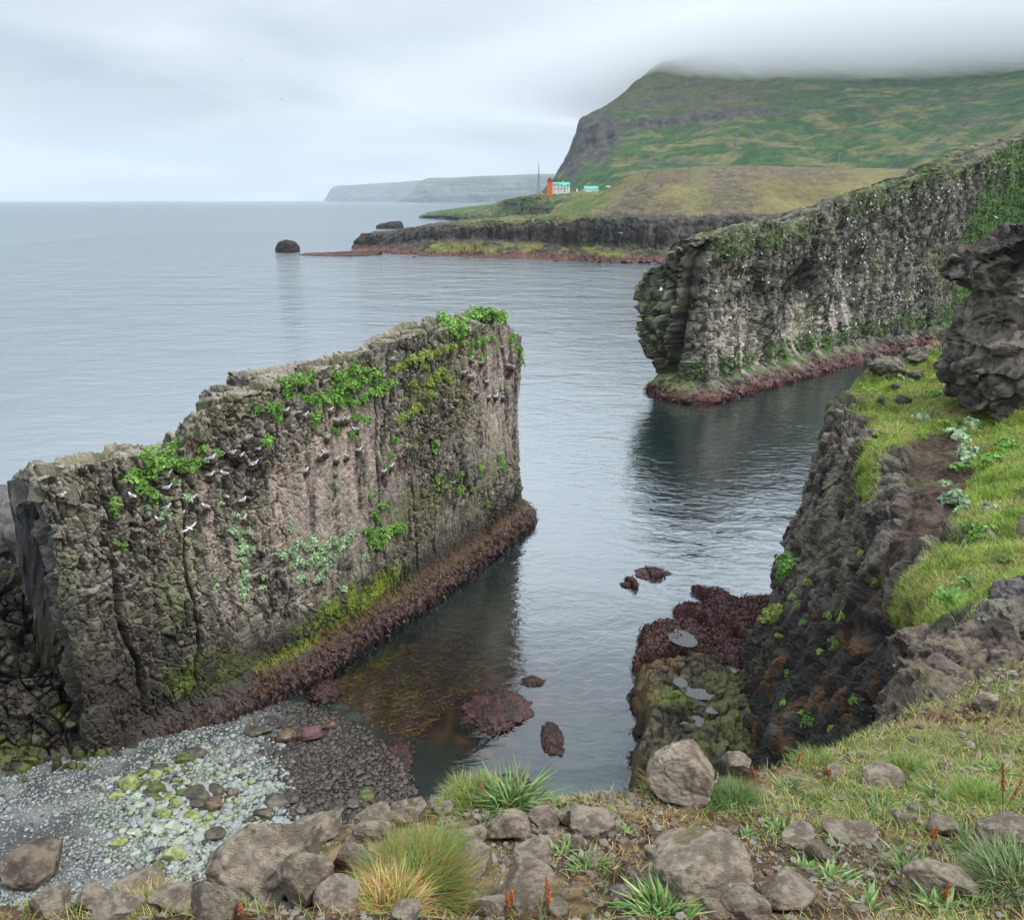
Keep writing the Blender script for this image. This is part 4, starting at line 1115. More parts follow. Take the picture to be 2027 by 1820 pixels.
# stones on the cliff top: centre px, width px, height px, seed, flatness/turn, label
fg_stones = [
    (500, 1712, 245, 190, 11, 'large angular brown boulder at the cliff edge, biggest of the foreground stones', 1),
    (608, 1745, 110, 130, 12, 'tilted slab stone leaning right of the largest boulder', 1),
    (700, 1700, 80, 110, 13, 'grey stone between the leaning slab and the big grass tuft', 0),
    (672, 1780, 90, 70, 14, 'dark rounded stone below the leaning slab', 0),
    (418, 1790, 95, 90, 15, 'upright brown stone below the left side of the largest boulder', .4),
    (620, 1640, 95, 50, 16, 'brown stone behind the leaning slab', 0),
    (745, 1625, 80, 36, 17, 'low flat stone at the edge behind the big grass tuft', 0),
    (812, 1606, 75, 42, 18, 'brown stone with a yellow moss cushion at the cliff edge', .8),
    (815, 1572, 22, 26, 19, 'small pointed stone standing at the cliff edge', 0),
    (735, 1650, 70, 44, 20, 'pale stone just behind the big grass tuft', 0),
    (1005, 1640, 85, 66, 21, 'wedge shaped stone below the plantain rosette', 0),
    (1078, 1620, 56, 44, 22, 'rounded stone right of the plantain rosette', 0),
    (1123, 1620, 46, 40, 23, 'small brown stone beside the round cobble', 0),
    (1172, 1628, 84, 66, 24, 'smooth round cobble in the middle of the turf', 0),
    (1203, 1580, 36, 34, 25, 'small pale stone on the skyline of the turf edge', 0),
    (1372, 1542, 150, 118, 26, 'big rounded grey boulder at the edge above the tide rock', .7),
    (1462, 1512, 66, 60, 27, 'pointed grey stone behind the big rounded boulder', 0),
    (1375, 1738, 205, 165, 28, 'largest grey boulder at the lower right with a mossy crack', .7),
    (1295, 1692, 44, 40, 29, 'small stone left of the mossy boulder', 0),
    (1480, 1800, 82, 70, 30, 'stone at the right foot of the mossy boulder', 0),
    (1560, 1775, 120, 70, 31, 'half buried brown stone right of the mossy boulder', 0),
    (940, 1712, 96, 52, 32, 'flat slab stone right of the big grass tuft', 0),
    (1040, 1765, 120, 80, 33, 'square brown stone with sorrel stalks beside it', 0),
    (1060, 1695, 76, 26, 34, 'flat pale stone in the straw', 0),
    (1135, 1668, 40, 46, 35, 'small upright stone in front of the round cobble', 0),
    (1170, 1706, 46, 20, 36, 'thin white flat stone in the soil', 0),
    (930, 1655, 60, 46, 37, 'brown stone left of the wedge shaped stone', 0),
    (985, 1800, 70, 40, 38, 'grey stone low at the bottom edge by the sorrel', 0),
    (800, 1810, 80, 36, 39, 'stone at the bottom edge below the big grass tuft', 0),
    (1625, 1690, 50, 40, 40, 'reddish broken stone beside a grey slab', 0),
    (1590, 1665, 80, 36, 41, 'grey slab half buried in the soil beside the reddish stone', 0),
    (1690, 1655, 90, 34, 42, 'low brown stone in the straw at lower right', 0),
    (1745, 1545, 80, 26, 43, 'narrow slab lying in the grass', 0),
    (1655, 1530, 44, 16, 44, 'small bluish slab at the turf edge', 0),
    (1990, 1660, 90, 78, 45, 'dark stone at the right side under a grass tussock', 0),
    (1870, 1760, 110, 60, 46, 'mossy grey stone low at the right edge', .6),
    (1960, 1390, 62, 44, 47, 'tan slab lying on the reddish soil of the outcrop', 0),
    (1790, 1620, 44, 28, 48, 'small grey stone in the turf at right', 0),
    (1880, 1640, 60, 34, 49, 'brown stone below the sorrel clump at right', 0),
    (90, 1800, 80, 40, 51, 'flat brown stone at the lower left edge', 0),
    (175, 1788, 90, 46, 52, 'low brown stone on the lower left rim', 0),
    (270, 1772, 95, 30, 53, 'flat slab on the lower left rim', 0),
    (340, 1790, 80, 40, 54, 'brown stone left of the upright stone', 0),
    (225, 1812, 90, 36, 55, 'half hidden stone at the bottom edge on the left', 0),
    (1430, 1650, 40, 22, 56, 'little stone behind the mossy boulder', 0),
    (1245, 1770, 50, 30, 57, 'small grey stone beside the bottom plantain', 0),
    (1100, 1800, 46, 30, 58, 'small pale stone at the bottom edge', 0),
    (880, 1600, 46, 26, 59, 'small stone in the straw at the cliff edge', 0),
]
def put_stone(bv, cx, cy, wpx, hpx, seed, label, moss, sink=.25, name='boulder', cat='stone', colr=None, sub=4, group=None, mat=None, wet=0., rough=.26, cut=9):
    foot_y = cy + hpx * .36
    p, n, dist = hit(bv, cx, foot_y)
    if p is None:
        p, n, dist = hit(bv, cx, cy + hpx * .5)
    if p is None:
        return None
    sx_ = wpx / FPX * dist / 2 * .92
    sy_ = hpx / FPX * dist / 2 * .92
    me = stone_mesh(name, seed, sub, rough=rough, mat=mat, moss=moss, col=colr or ((.27, .22, .168), (.53, .445, .355)), wet=wet, cut=cut)
    o = link(name, me)
    o.location = p + Vector((0, sx_ * .45, sy_ * .55 - sink * sy_ * .4))
    o.scale = (sx_ * 1.12, sx_ * .9, sy_ * 1.16)
    rg = random.Random(seed)
    o.rotation_euler = (0, rg.uniform(-.16, .16), 0)
    tag(o, label, cat, group)
    return o
for (cx, cy, ww, hh_, sd, lb, ms) in fg_stones:
    put_stone(BV_FG, cx, cy, ww, hh_, sd, lb, ms, sub=6 if ww > 140 else 5 if ww > 60 else 4)
rs = random.Random(404)
small = [stone_mesh('stone', 1200 + k, 3, .26, cut=9, col=((.20, .17, .135), (.44, .38, .31))) for k in range(6)]
for i in range(120):
    cx, cy = rs.uniform(60, 2020), rs.uniform(1590, 1815)
    if i % 2: cx, cy = rs.uniform(850, 1300), rs.uniform(1580, 1800)
    p, n_, dd = fg_at(cx, cy)
    if p is None or dd > 6: continue
    s0 = rs.uniform(7, 24) / FPX * dd / 2
    o = link('stone', small[i % 6]); o.location = p + Vector((0, 0, s0 * .15)); o.scale = (s0 * rs.uniform(.9, 1.4), s0, s0 * rs.uniform(.55, .9)); o.rotation_euler = (rs.uniform(-.3, .3), rs.uniform(-.3, .3), rs.uniform(0, 6.28))
    zn = 'in the middle of the cliff top' if 850 < cx < 1300 else 'on the left rim of the cliff top' if cx < 850 else 'on the right side of the cliff top'
    tag(o, 'fist sized broken stone in the soil ' + zn, 'stone', 'small stones ' + zn)
# bedrock outcrops: several bodies fused into one rock, then broken up
def fused_rock(name, bodies, voxel, seed, colr, mat, amp, cell, moss=.4, origin=(0, 0, 0), boxy=False):
    bm = bmesh.new()
    for (c0, rad, rot) in bodies:
        m4 = Matrix.Translation(Vector(c0) - Vector(origin)) @ Euler(rot).to_matrix().to_4x4() @ Matrix.Diagonal((*rad, 1))
        if boxy: bmesh.ops.create_cube(bm, size=1.62, matrix=m4)
        else: bmesh.ops.create_icosphere(bm, subdivisions=4, radius=1.0, matrix=m4)
    me = bpy.data.meshes.new('tmp'); bm.to_mesh(me); bm.free()
    o = bpy.data.objects.new('tmp', me); COL.objects.link(o)
    md = o.modifiers.new('r', 'REMESH'); md.mode = 'VOXEL'; md.voxel_size = voxel
    ev = o.evaluated_get(bpy.context.evaluated_depsgraph_get()); m2 = ev.to_mesh()
    nv_ = len(m2.vertices); v = np.zeros(nv_ * 3, np.float32); m2.vertices.foreach_get('co', v); v = v.reshape(-1, 3).astype(float)
    nr_ = np.zeros(nv_ * 3, np.float32); m2.vertex_normals.foreach_get('vector', nr_); nr_ = nr_.reshape(-1, 3).astype(float)
    fcs = np.array([p.vertices[:] for p in m2.polygons if len(p.vertices) == 4], np.int32)
    ev.to_mesh_clear(); bpy.data.objects.remove(o); bpy.data.meshes.remove(me)
    w3 = v / cell
    ka, ja, ra = facet(w3 * np.array([1, 1, 1.5]) + .22 * np.stack([fbm(w3, 3, seed + k) for k in range(3)], -1), seed + 4)
    kc, jc, rc = facet(w3 * 2.7, seed + 5)
    d = amp * (ka * 1.2 - .7 * sstep(.12, 0, ja) + kc * .38 - .25 * sstep(.12, 0, jc) + .9 * fbm(w3 * .8, 4, seed + 6) + .3 * fbm(w3 * 4, 3, seed + 7))
    v = v + nr_ * d[:, None]
    n1 = fbm(w3 * .8, 4, seed + 8); n2 = fbm(w3 * 5, 3, seed + 9)
    c = mix(colr[0], colr[1], sstep(-.4, .4, n1 + .6 * n2))
    c = mix(c, (.14, .14, .03), sstep(.15, .45, n1 + .3 * n2) * sstep(.1, .7, nr_[:, 2]) * moss)
    o = link(name, mesh_np(name, v, fcs, mat, False, c)); o.location = origin
    return o
def body_at(px_, py_, y_, wpx, hpx, rot=(0, 0, 0), deep=1.0):
    p_ = C(px_, py_, y_); k_ = np.linalg.norm(p_ - np.array([0, 0, EYE])) / FPX / 2
    return (p_, (wpx * k_, wpx * k_ * deep, hpx * k_), rot)
oc = fused_rock('rock_outcrop', [body_at(1835, 1395, 4.6, 130, 130, (0, .3, 0)), body_at(1890, 1380, 4.7, 130, 100, (0, -.2, .4)), body_at(1790, 1430, 4.4, 60, 60, (0, .4, 0)), body_at(1930, 1325, 5.6, 230, 80, (0, -.12, 0)), body_at(1850, 1345, 5.2, 120, 70, (0, -.5, 0)), body_at(1840, 1460, 4.0, 110, 60, (0, .2, 0)), body_at(1905, 1435, 4.2, 100, 60), body_at(1760, 1470, 3.9, 70, 40)], .022, 71,
                ((.06, .048, .038), (.215, .175, .14)), M_CLIFF, .045, .24, .4, tuple(C(1860, 1470, 4.4)), True)
tag(oc, 'broad grey brown bedrock outcrop on the cliff top beside the gully', 'rock')
oc = fused_rock('rock_outcrop', [body_at(2000, 1235, 6.4, 120, 70, (0, -.2, 0)), body_at(2040, 1200, 6.8, 120, 90), body_at(1960, 1262, 6.3, 90, 34, (0, -.3, 0))], .03, 72, ((.09, .08, .075), (.22, .20, .18)), M_CLIFF, .05, .22, .3, tuple(C(2010, 1270, 6.4)))
tag(oc, 'dark cracked rock at the right picture edge above the bedrock outcrop', 'rock')
slabs = put_stone(BV_FG, 1955, 1392, 100, 54, 47, 'tan slab lying on the bedrock outcrop', 0, sub=5)
if slabs: slabs.location = Vector(C(1958, 1392, 4.75)); slabs.scale = (.155, .13, .055)

# dark angular boulders behind the left end of the stack
for (cx, cy, ww, hh_, yy, sd, lb) in [(20, 1005, 90, 70, 40, 91, 'dark slab topmost of the black boulders left of the stack'), (60, 1075, 110, 120, 38, 92, 'large black boulder wedged beside the left end of the stack'), (5, 1060, 80, 90, 37, 93, 'black boulder at the left picture edge under the slab'),
                                  (70, 1165, 90, 80, 35.5, 94, 'angular black rock below the wedged boulder'), (10, 1175, 90, 100, 35, 95, 'lowest black boulder at the left picture edge'), (115, 1200, 60, 90, 35, 96, 'small black rock against the foot of the stack')]:
    p = C(cx, cy, yy)
    o = link('boulder', stone_mesh('boulder', sd, 5, .3, mat=M_STACK, col=((.05, .047, .045), (.12, .115, .11)), cut=9, wet=.5))
    dd = np.linalg.norm(p - np.array([0, 0, EYE])); o.location = p
    o.scale = (ww / FPX * dd * .62, ww / FPX * dd * .6, hh_ / FPX * dd * .62)
    tag(o, lb, 'rock')

# rock knob above the grass ledge
kn = fused_rock('rock_knob_pinnacle', [body_at(1950, 540, 46, 120, 70, (0, .35, 0)), body_at(2000, 505, 46, 120, 90, (0, -.4, 0)), body_at(2010, 590, 45, 120, 110), body_at(1925, 650, 46, 60, 120, (0, .15, 0)), body_at(1968, 645, 45.5, 80, 130), body_at(1900, 690, 46, 50, 70, (0, .2, 0)), body_at(1935, 725, 44, 90, 60, (0, -.3, 0)), body_at(2030, 640, 44, 110, 180), body_at(1985, 700, 43.5, 100, 90, (0, -.4, 0)), body_at(2080, 560, 45, 150, 200), body_at(2012, 460, 46, 30, 34), body_at(1965, 745, 43.6, 130, 80, (0, -.25, 0)), body_at(2040, 730, 42.5, 140, 120), body_at(1915, 720, 45, 60, 60), body_at(2010, 770, 42.4, 130, 60, (0, -.3, 0)), body_at(2070, 760, 41.5, 130, 110), body_at(1945, 755, 43.6, 60, 36, (0, .2, .3))], .16, 61,
                ((.05, .044, .037), (.24, .21, .175)), M_CLIFF, .42, 2.0, .6, tuple(C(1960, 770, 44)), True)
kn.name = 'rock_pinnacle'
tag(kn, 'tall grey rock pinnacle with an overhanging head above the grass ledge', 'rock')
# small rocks on the grass ledge
for i, (cx, cy, ww, hh_, lb) in enumerate([(1765, 728, 70, 44, 'mossy boulder at the far corner of the grass ledge'), (1822, 706, 40, 22, 'grey stone on the far rim of the grass ledge'), (1815, 742, 30, 20, 'small stone on the grass ledge'), (1790, 790, 30, 22, 'pale stone in the middle of the grass ledge'), (1745, 790, 22, 24, 'upright stone at the left rim of the grass ledge'), (1775, 762, 24, 16, 'tiny stone below the mossy boulder')]):
    put_stone(BV_RC, cx, cy, ww, hh_, 130 + i, lb, .8, cat='rock', colr=((.07, .062, .05), (.22, .20, .16)), mat=M_CLIFF, rough=.4, sub=5)

# ================================================================== TIDE ROCKS
tx = np.linspace(3.0, 19.5, 210); ty = np.linspace(26, 52, 320)
TX, TY = np.meshgrid(tx, ty, indexing='ij')
g = np.stack([TX, TY, TX * 0], -1)
wob = .9 * np.stack([fbm(g / 1.6, 4, 401), fbm(g / 1.6, 4, 402), g[..., 0] * 0], -1)
px, py = proj(g + wob)
PA = [(1248, 1345), (1300, 1318), (1370, 1312), (1440, 1335), (1500, 1370), (1600, 1450), (1590, 1600), (1330, 1570), (1236, 1560), (1232, 1500), (1245, 1430), (1240, 1380)]
PB = [(1252, 1300), (1275, 1256), (1310, 1238), (1370, 1232), (1420, 1246), (1500, 1290), (1520, 1380), (1440, 1352), (1380, 1318), (1300, 1322), (1256, 1330)]
PC = [(1365, 1160), (1400, 1166), (1460, 1186), (1560, 1190), (1580, 1260), (1500, 1300), (1430, 1262), (1350, 1228), (1345, 1214), (1384, 1202), (1362, 1180)]
mA, mB, mC = polymask(px, py, PA, 30), polymask(px, py, PB, 22), polymask(px, py, PC, 18)
sm = [(1292, 1137, 26, 12), (1241, 1156, 12, 7), (985, 1408, 0, 0)]
zz_ = -2.6 + 0 * TX
zz_ = np.maximum(zz_, -2.6 + mA * (4.0 + .5 * fbm(g / 2.2, 3, 403)))
zz_ = np.maximum(zz_, -2.6 + mB * (3.6 + .3 * fbm(g / 1.5, 3, 404)))
zz_ = np.maximum(zz_, -2.6 + mC * (3.4 + .3 * fbm(g / 1.5, 3, 405)))
for (a, b, rx, ry) in sm[:2]:
    zz_ = np.maximum(zz_, -2.6 + blob(px, py, a, b, rx, ry, 0, .5) * 3.0)
px0, py0 = proj(np.stack([TX, TY, TX * 0 + 1.5], -1))
pools = [(1385, 1362, 32, 17, 10), (1371, 1416, 26, 27, 0), (1362, 1470, 16, 8, 0), (1347, 1350, 12, 7, 20), (1412, 1405, 12, 6, 0), (1350, 1262, 26, 12, 20), (1460, 1322, 16, 26, -35), (1372, 1385, 10, 5, 0)]
for (a, b, rx, ry, an) in pools:
    zz_ -= .34 * blob(px0, py0, a, b, rx, ry, an, .35) * (zz_ > 0)
kk, jj, r1 = facet(np.stack([TX / .55, TY / .55, zz_ / .7], -1), 406); fa, fb2, ra, _ = voro(np.stack([TX / .16, TY / .16, zz_ / .16], -1), 407)
land = sstep(-.3, .4, zz_)
n1 = fbm(g / 1.3, 4, 408); n2 = fbm(g / .35, 4, 409)
weedy = np.clip(np.maximum(mB, mC) - .75 * mA + sstep(.75, .3, zz_) + .25 * n1, 0, 1)
zz_ += land * (.10 * n2 + weedy * ((ra - .5) * .14 - .05) + (1 - weedy) * (kk * .24 - .14 * sstep(.10, 0, jj) + .07 * fbm(g / .16, 3, 410)))
g[..., 2] = zz_
nrm = gnormals(g)
px, py = proj(g)
ba = mix((.030, .024, .016), (.10, .078, .042), sstep(-.4, .4, n2 + .4 * n1))
ba = mix(ba, (.11, .135, .022), .8 * np.clip(blob(px, py, 1330, 1375, 40, 22, 0, .7) + blob(px, py, 1440, 1370, 50, 40, 30, .7) * .5 + blob(px, py, 1440, 1440, 60, 30, 0, .7) * .6 + sstep(.2, .5, n1) * .6, 0, 1) * sstep(-.3, .3, n2 + .2))
ba = mix(ba, (.13, .07, .018), np.clip(blob(px, py, 1330, 1300, 60, 22, -10, .7) + blob(px, py, 1270, 1360, 30, 50, 0, .7) + blob(px, py, 1470, 1230, 40, 20, 0, .7), 0, 1) * sstep(-.3, .3, n2) * .7)
wd = mix((.028, .012, .012), (.095, .035, .04), sstep(-.3, .4, n2 + (ra - .5) * .6))
c = mix(ba, wd, np.clip(weedy, 0, 1))
c = mix(c, (.02, .014, .01), sstep(0, -.6, zz_))
tide = grid_obj('tide_rock', g, M_TIDE, col=c, attrs={'wet': np.clip(.35 + weedy * .5, 0, 1)}, flip=False, smooth=False)
tag(tide, 'low weed covered tide rock with green algae and pools below the right cliff', 'rock')
BV_TD = bvh_of(tide)
TK = dict(g=g, n=nrm, px=px, py=py, weed=weedy)
m = M_POOL = new_mat('pool_water')
out = NN(m, 'ShaderNodeOutputMaterial'); gl = NN(m, 'ShaderNodeBsdfGlossy'); gl.inputs['Roughness'].default_value = .03
df = NN(m, 'ShaderNodeBsdfTransparent'); df.inputs['Color'].default_value = (.55, .62, .55, 1); mx = NN(m, 'ShaderNodeMixShader')
n = NN(m, 'ShaderNodeTexNoise'); n.inputs['Scale'].default_value = 3
bp = NN(m, 'ShaderNodeBump'); bp.inputs['Strength'].default_value = .05; LK(m, n.outputs['Fac'], bp.inputs['Height']); LK(m, bp.outputs[0], gl.inputs['Normal'])
lw = NN(m, 'ShaderNodeLayerWeight'); lw.inputs['Blend'].default_value = .5
LK(m, ramp(m, lw.outputs['Facing'], [(0, .04), (.35, .10), (.6, .26), (1, .7)]), mx.inputs[0]); LK(m, df.outputs[0], mx.inputs[1]); LK(m, gl.outputs[0], mx.inputs[2]); LK(m, mx.outputs[0], out.inputs['Surface'])
for k_, (a, b, rx, ry, an) in enumerate(pools[:7]):
    p, n_, dd = hit(BV_TD, a, b)
    if p is None: continue
    rad = []
    for q in range(40):
        th_ = q / 40 * math.tau
        ca, sa = math.cos(math.radians(an)), math.sin(math.radians(an))
        uu, vv = rx * 1.25 * math.cos(th_), ry * 1.25 * math.sin(th_)
        r_ = atz(a + uu * ca - vv * sa, b + uu * sa + vv * ca, p.z + .07)
        rad.append(r_)
    rad = np.array(rad)
    cen = rad.mean(0)
    rings = np.stack([cen + (rad - cen) * t for t in (0.02, .35, .7, 1.0)], 1)
    rings = np.concatenate([rings, rings[:1]])
    o = grid_obj('pool', rings, M_POOL, flip=True); tag(o, 'clear rain pool lying in a hollow of the tide rock', kind='structure')
WEEDROCKS = []
# weed mounds breaking the surface of the inlet
for i, (cx, cy, ww, hh_, lb) in enumerate([(982, 1408, 125, 85, 'big reddish weed covered rock awash in the inlet'), (1054, 1346, 46, 20, 'small weed covered rock behind the big reddish one'), (1093, 1462, 44, 56, 'dark weed rock standing out of the inlet near the cliff foot'), (785, 1492, 60, 60, 'pink weed patch at the edge of the dark pebbles'), (640, 1370, 56, 36, 'weed covered boulder at the foot of the stack'), (1010, 1556, 80, 36, 'black rock at the inlet edge just over the turf rim'), (1292, 1134, 60, 34, 'brown weed rock awash off the tide rock'), (1240, 1155, 26, 14, 'little weed rock next to the brown one')]):
    p = atz(cx, cy, .05); dd = np.linalg.norm(p - np.array([0, 0, EYE]))
    me = stone_mesh('weed_rock', 500 + i, 5, .55, mat=M_TIDE, col=((.016, .009, .008), (.060, .027, .026)), cut=3, wet=.8)
    co = np.zeros(len(me.vertices) * 3, np.float32); me.vertices.foreach_get('co', co); co = co.reshape(-1, 3)
    fa, fb2, ra, _ = voro(co * 7 + i, 510 + i)
    co *= (1 + (ra - .5) * .22)[:, None]
    me.vertices.foreach_set('co', co.astype(np.float32).ravel()); me.update()
    o = link('weed_rock', me); o.location = p + np.array([0, 0, -.12]); WEEDROCKS.append(o)
    o.scale = (ww / FPX * dd * .52, hh_ / FPX * dd * .9, .32 if i != 4 else .7)
    tag(o, lb, 'rock')
# ================================================================== BEACH
def bed_pt(px, py):
    z = np.zeros_like(np.asarray(px, float))
    for _ in range(4):
        p = atz(px, py, z); z = seabed_z(p[..., 0], p[..., 1])
    p[..., 2] = z
    return p
def ico(sub):
    bm = bmesh.new(); bmesh.ops.create_icosphere(bm, subdivisions=sub, radius=1.0)
    v = np.array([x.co[:] for x in bm.verts]); f = np.array([[q.index for q in fc_.verts] for fc_ in bm.faces]); bm.free()
    return v, f
IV1, IF1 = ico(1); IV2, IF2 = ico(2); IV3, IF3 = ico(3)
beach_poly = [(-60, 1560), (60, 1515), (200, 1480), (380, 1430), (520, 1400), (600, 1375), (660, 1400), (720, 1440), (790, 1490), (830, 1560), (800, 1640), (640, 1690), (400, 1790), (-60, 1890)]
rg = np.random.default_rng(33)
NP = 31000
cx = rg.uniform(-60, 830, NP); cy = rg.uniform(1390, 1890, NP)
inside = polymask(cx, cy, beach_poly, 1.0) > .5
cx, cy = cx[inside], cy[inside]
pos = bed_pt(cx, cy)
n1 = fbm(np.stack([pos[:, 0] / 1.4, pos[:, 1] / 1.4, pos[:, 0] * 0], -1), 3, 601)
mid = np.clip(blob(cx, cy, 420, 1600, 190, 130, 0, .6) + sstep(500, 600, cx), 0, 1)
size = (.078 + .075 * mid) * np.exp(rg.normal(0, .38, len(cx))) * .5
size = np.clip(size, .03, .2)
darkz = np.clip(sstep(500, 590, cx + 70 * n1 - (cy - 1500) * .25) + sstep(1450, 1420, cy) * sstep(480, 560, cx) * .8, 0, 1)
isdark = rg.random(len(cx)) < np.clip(darkz * .96 + .07, 0, 1)
light = np.array([.26, .285, .27])[None] * rg.uniform(.55, 1.25, len(cx))[:, None] * (1 + rg.normal(0, .04, (len(cx), 3)))
dk = np.array([.050, .040, .035])[None] * rg.uniform(.5, 1.7, len(cx))[:, None]
pc = np.where(isdark[:, None], dk, light)
gz = np.clip(blob(cx, cy, 370, 1600, 170, 110, 0, .7), 0, 1) * (rg.random(len(cx)) < .45) * (~isdark)
pc = mix(pc, (.24, .30, .09), gz * rg.uniform(.2, .9, len(cx)))
sandm = blob(cx, cy, 70, 1655, 120, 40, -12, .6) + blob(cx, cy, 250, 1510, 120, 14, -28, .6)
keep = rg.random(len(cx)) > sandm * .65
cx, cy, pos, size, pc, isdark = cx[keep], cy[keep], pos[keep], size[keep], pc[keep], isdark[keep]
order = np.argsort(-size)
big, rest = order[:300], order[300:]
def rot_z(a):
    c_, s_ = np.cos(a), np.sin(a); o_ = np.zeros_like(c_); l_ = np.ones_like(c_)
    return np.stack([np.stack([c_, -s_, o_], -1), np.stack([s_, c_, o_], -1), np.stack([o_, o_, l_], -1)], -2)
def pebble_mass(idx, V, F_, seed):
    rr = np.random.default_rng(seed)
    n = len(idx)
    sc = size[idx][:, None] * np.stack([rr.uniform(.85, 1.35, n), rr.uniform(.7, 1.05, n), rr.uniform(.42, .72, n)], -1)
    jit = 1 + rr.normal(0, .10, (n, len(V), 1))
    v = V[None] * jit * sc[:, None, :]
    v = np.einsum('nij,nvj->nvi', rot_z(rr.uniform(0, math.tau, n)), v)
    v = v + (pos[idx] + np.array([0, 0, 1.]) * (sc[:, 2:3] * .45))[:, None, :]
    f = F_[None] + (np.arange(n) * len(V))[:, None, None]
    c = np.repeat(pc[idx][:, None, :], len(V), 1)
    w_ = np.repeat(isdark[idx][:, None].astype(float), len(V), 1)
    return v.reshape(-1, 3), f.reshape(-1, 3), c.reshape(-1, 3), w_.ravel()
v1, f1_, c1, w1_ = pebble_mass(rest[:1300], IV2, IF2, 1)
v2, f2_, c2, w2_ = pebble_mass(rest[1300:], IV1, IF1, 2)
sh = link('shingle', mesh_np('shingle', np.concatenate([v1, v2]), np.concatenate([f1_, f2_ + len(v1)]), M_PEB, True, np.concatenate([c1, c2]), {'wet': np.concatenate([w1_, w2_]) * .8}))
tag(sh, 'grey and black pebbles covering the beach at the foot of the stack', 'pebbles', kind='stuff')
pm = {}
for i in big:
    key = (bool(isdark[i]), int(rg.integers(0, 5)))
    if key not in pm:
        me = stone_mesh('pebble', 700 + key[1] + 10 * key[0], 2, .2, cut=2, mat=M_PEB, col=((.045, .035, .03), (.085, .07, .06)) if key[0] else ((.19, .21, .20), (.31, .34, .325)), wet=.8 if key[0] else .1)
        pm[key] = me
    o = link('pebble', pm[key]); s_ = size[i]
    o.location = pos[i] + np.array([0, 0, s_ * .28]); o.scale = (s_ * rg.uniform(.9, 1.3), s_ * rg.uniform(.7, 1.0), s_ * rg.uniform(.45, .7))
    o.rotation_euler = (0, 0, rg.uniform(0, 6.28))
    if key[0]: tag(o, 'smooth dark wet pebble on the beach beside the water', 'pebble', 'dark wet pebbles at the water')
    else: tag(o, 'smooth pale grey pebble on the dry part of the beach', 'pebble', 'pale pebbles of the dry beach')
DKC = ((.045, .04, .03), (.10, .09, .07)); GRC = ((.11, .14, .035), (.28, .31, .13)); WHC = ((.24, .28, .20), (.40, .44, .35)); BRC = ((.075, .05, .035), (.15, .105, .075)); DGC = ((.045, .06, .02), (.12, .14, .04))
blist = [(586, 1125, 80, 70, GRC, 'round yellow green algae boulder, brightest on the beach'), (626, 1085, 50, 45, DGC, 'mossy boulder behind the bright yellow green one'), (690, 1090, 70, 38, GRC, 'flat green topped boulder beside the bright yellow green one'), (712, 1142, 72, 60, DGC, 'dark green boulder in the middle of the algae patch'),
         (710, 1050, 65, 40, DKC, 'dark boulder at the back of the algae patch'), (655, 1125, 40, 30, DGC, None), (765, 1062, 42, 30, GRC, None), (800, 1115, 36, 45, GRC, None), (612, 1187, 52, 35, WHC, None), (695, 1187, 62, 26, DGC, None), (760, 1187, 62, 30, GRC, None), (520, 1180, 50, 28, GRC, None),
         (630, 1222, 42, 24, WHC, None), (795, 1215, 55, 42, GRC, None), (890, 1172, 110, 46, DKC, 'long dark slab boulder lying across the algae patch'), (870, 1270, 66, 40, GRC, None), (940, 1280, 46, 42, GRC, None), (830, 1170, 52, 34, DGC, None), (965, 1222, 84, 60, BRC, 'rusty brown boulder right of the algae patch'), (895, 1217, 60, 46, DKC, None),
         (735, 1260, 60, 48, GRC, None), (707, 1337, 52, 46, WHC, 'pale boulder with a green top beside the long white one'), (790, 1325, 84, 40, WHC, 'long white boulder in the lower algae patch'), (815, 1382, 52, 40, WHC, None), (786, 1450, 82, 72, GRC, 'cube shaped boulder, green above and white below'), (712, 1500, 46, 40, DGC, 'small mossy stone near the lower rim of the beach'), (535, 1385, 62, 34, GRC, 'green stone alone on the grey pebbles'),
         (605, 1347, 50, 32, WHC, 'clean white stone on the grey pebbles'), (970, 1355, 78, 55, DKC, 'dark brown boulder just above the cliff edge stones'), (905, 1350, 46, 36, WHC, None), (968, 1155, 78, 46, DKC, None), (1045, 1165, 52, 46, BRC, None), (870, 990, 92, 46, DKC, 'dark boulder close under the stack'), (820, 1022, 84, 50, DGC, 'green tinged boulder in front of the dark one under the stack'),
         (1165, 890, 104, 52, DKC, 'black boulder at the back of the dark pebbles'), (1290, 922, 90, 70, BRC, 'brown boulder beside the pink weedy one'), (1395, 902, 116, 76, ((.05, .022, .026), (.12, .06, .066)), 'pink weed covered boulder at the water'), (1240, 1205, 88, 52, DKC, None), (1190, 1260, 84, 50, DKC, None), (1320, 1195, 62, 50, DKC, None), (1520, 1245, 72, 46, DKC, None),
         (1350, 1245, 52, 44, DKC, None), (1590, 1220, 62, 50, DKC, None), (1620, 1082, 52, 46, DKC, None), (1650, 1180, 72, 46, DGC, 'green mossy boulder among the black pebbles'), (1720, 1220, 52, 40, DKC, None), (1480, 870, 62, 50, BRC, None), (180, 1490, 230, 150, ((.06, .048, .038), (.16, .13, .10)), 'big brown boulder on the lower left of the beach'), (18, 1500, 90, 90, ((.06, .048, .038), (.16, .13, .10)), 'brown boulder cut by the left picture edge')]
lookname = {id(GRC): ('green algae covered stone in the middle of the beach', 'green algae stones'), id(DGC): ('dark mossy stone in the algae patch of the beach', 'dark mossy beach stones'), id(WHC): ('pale stone with greenish tint in the algae patch', 'pale beach stones'), id(DKC): ('dark wet boulder among the black pebbles', 'dark wet beach boulders'), id(BRC): ('brown wet boulder among the dark pebbles', 'brown wet boulders')}
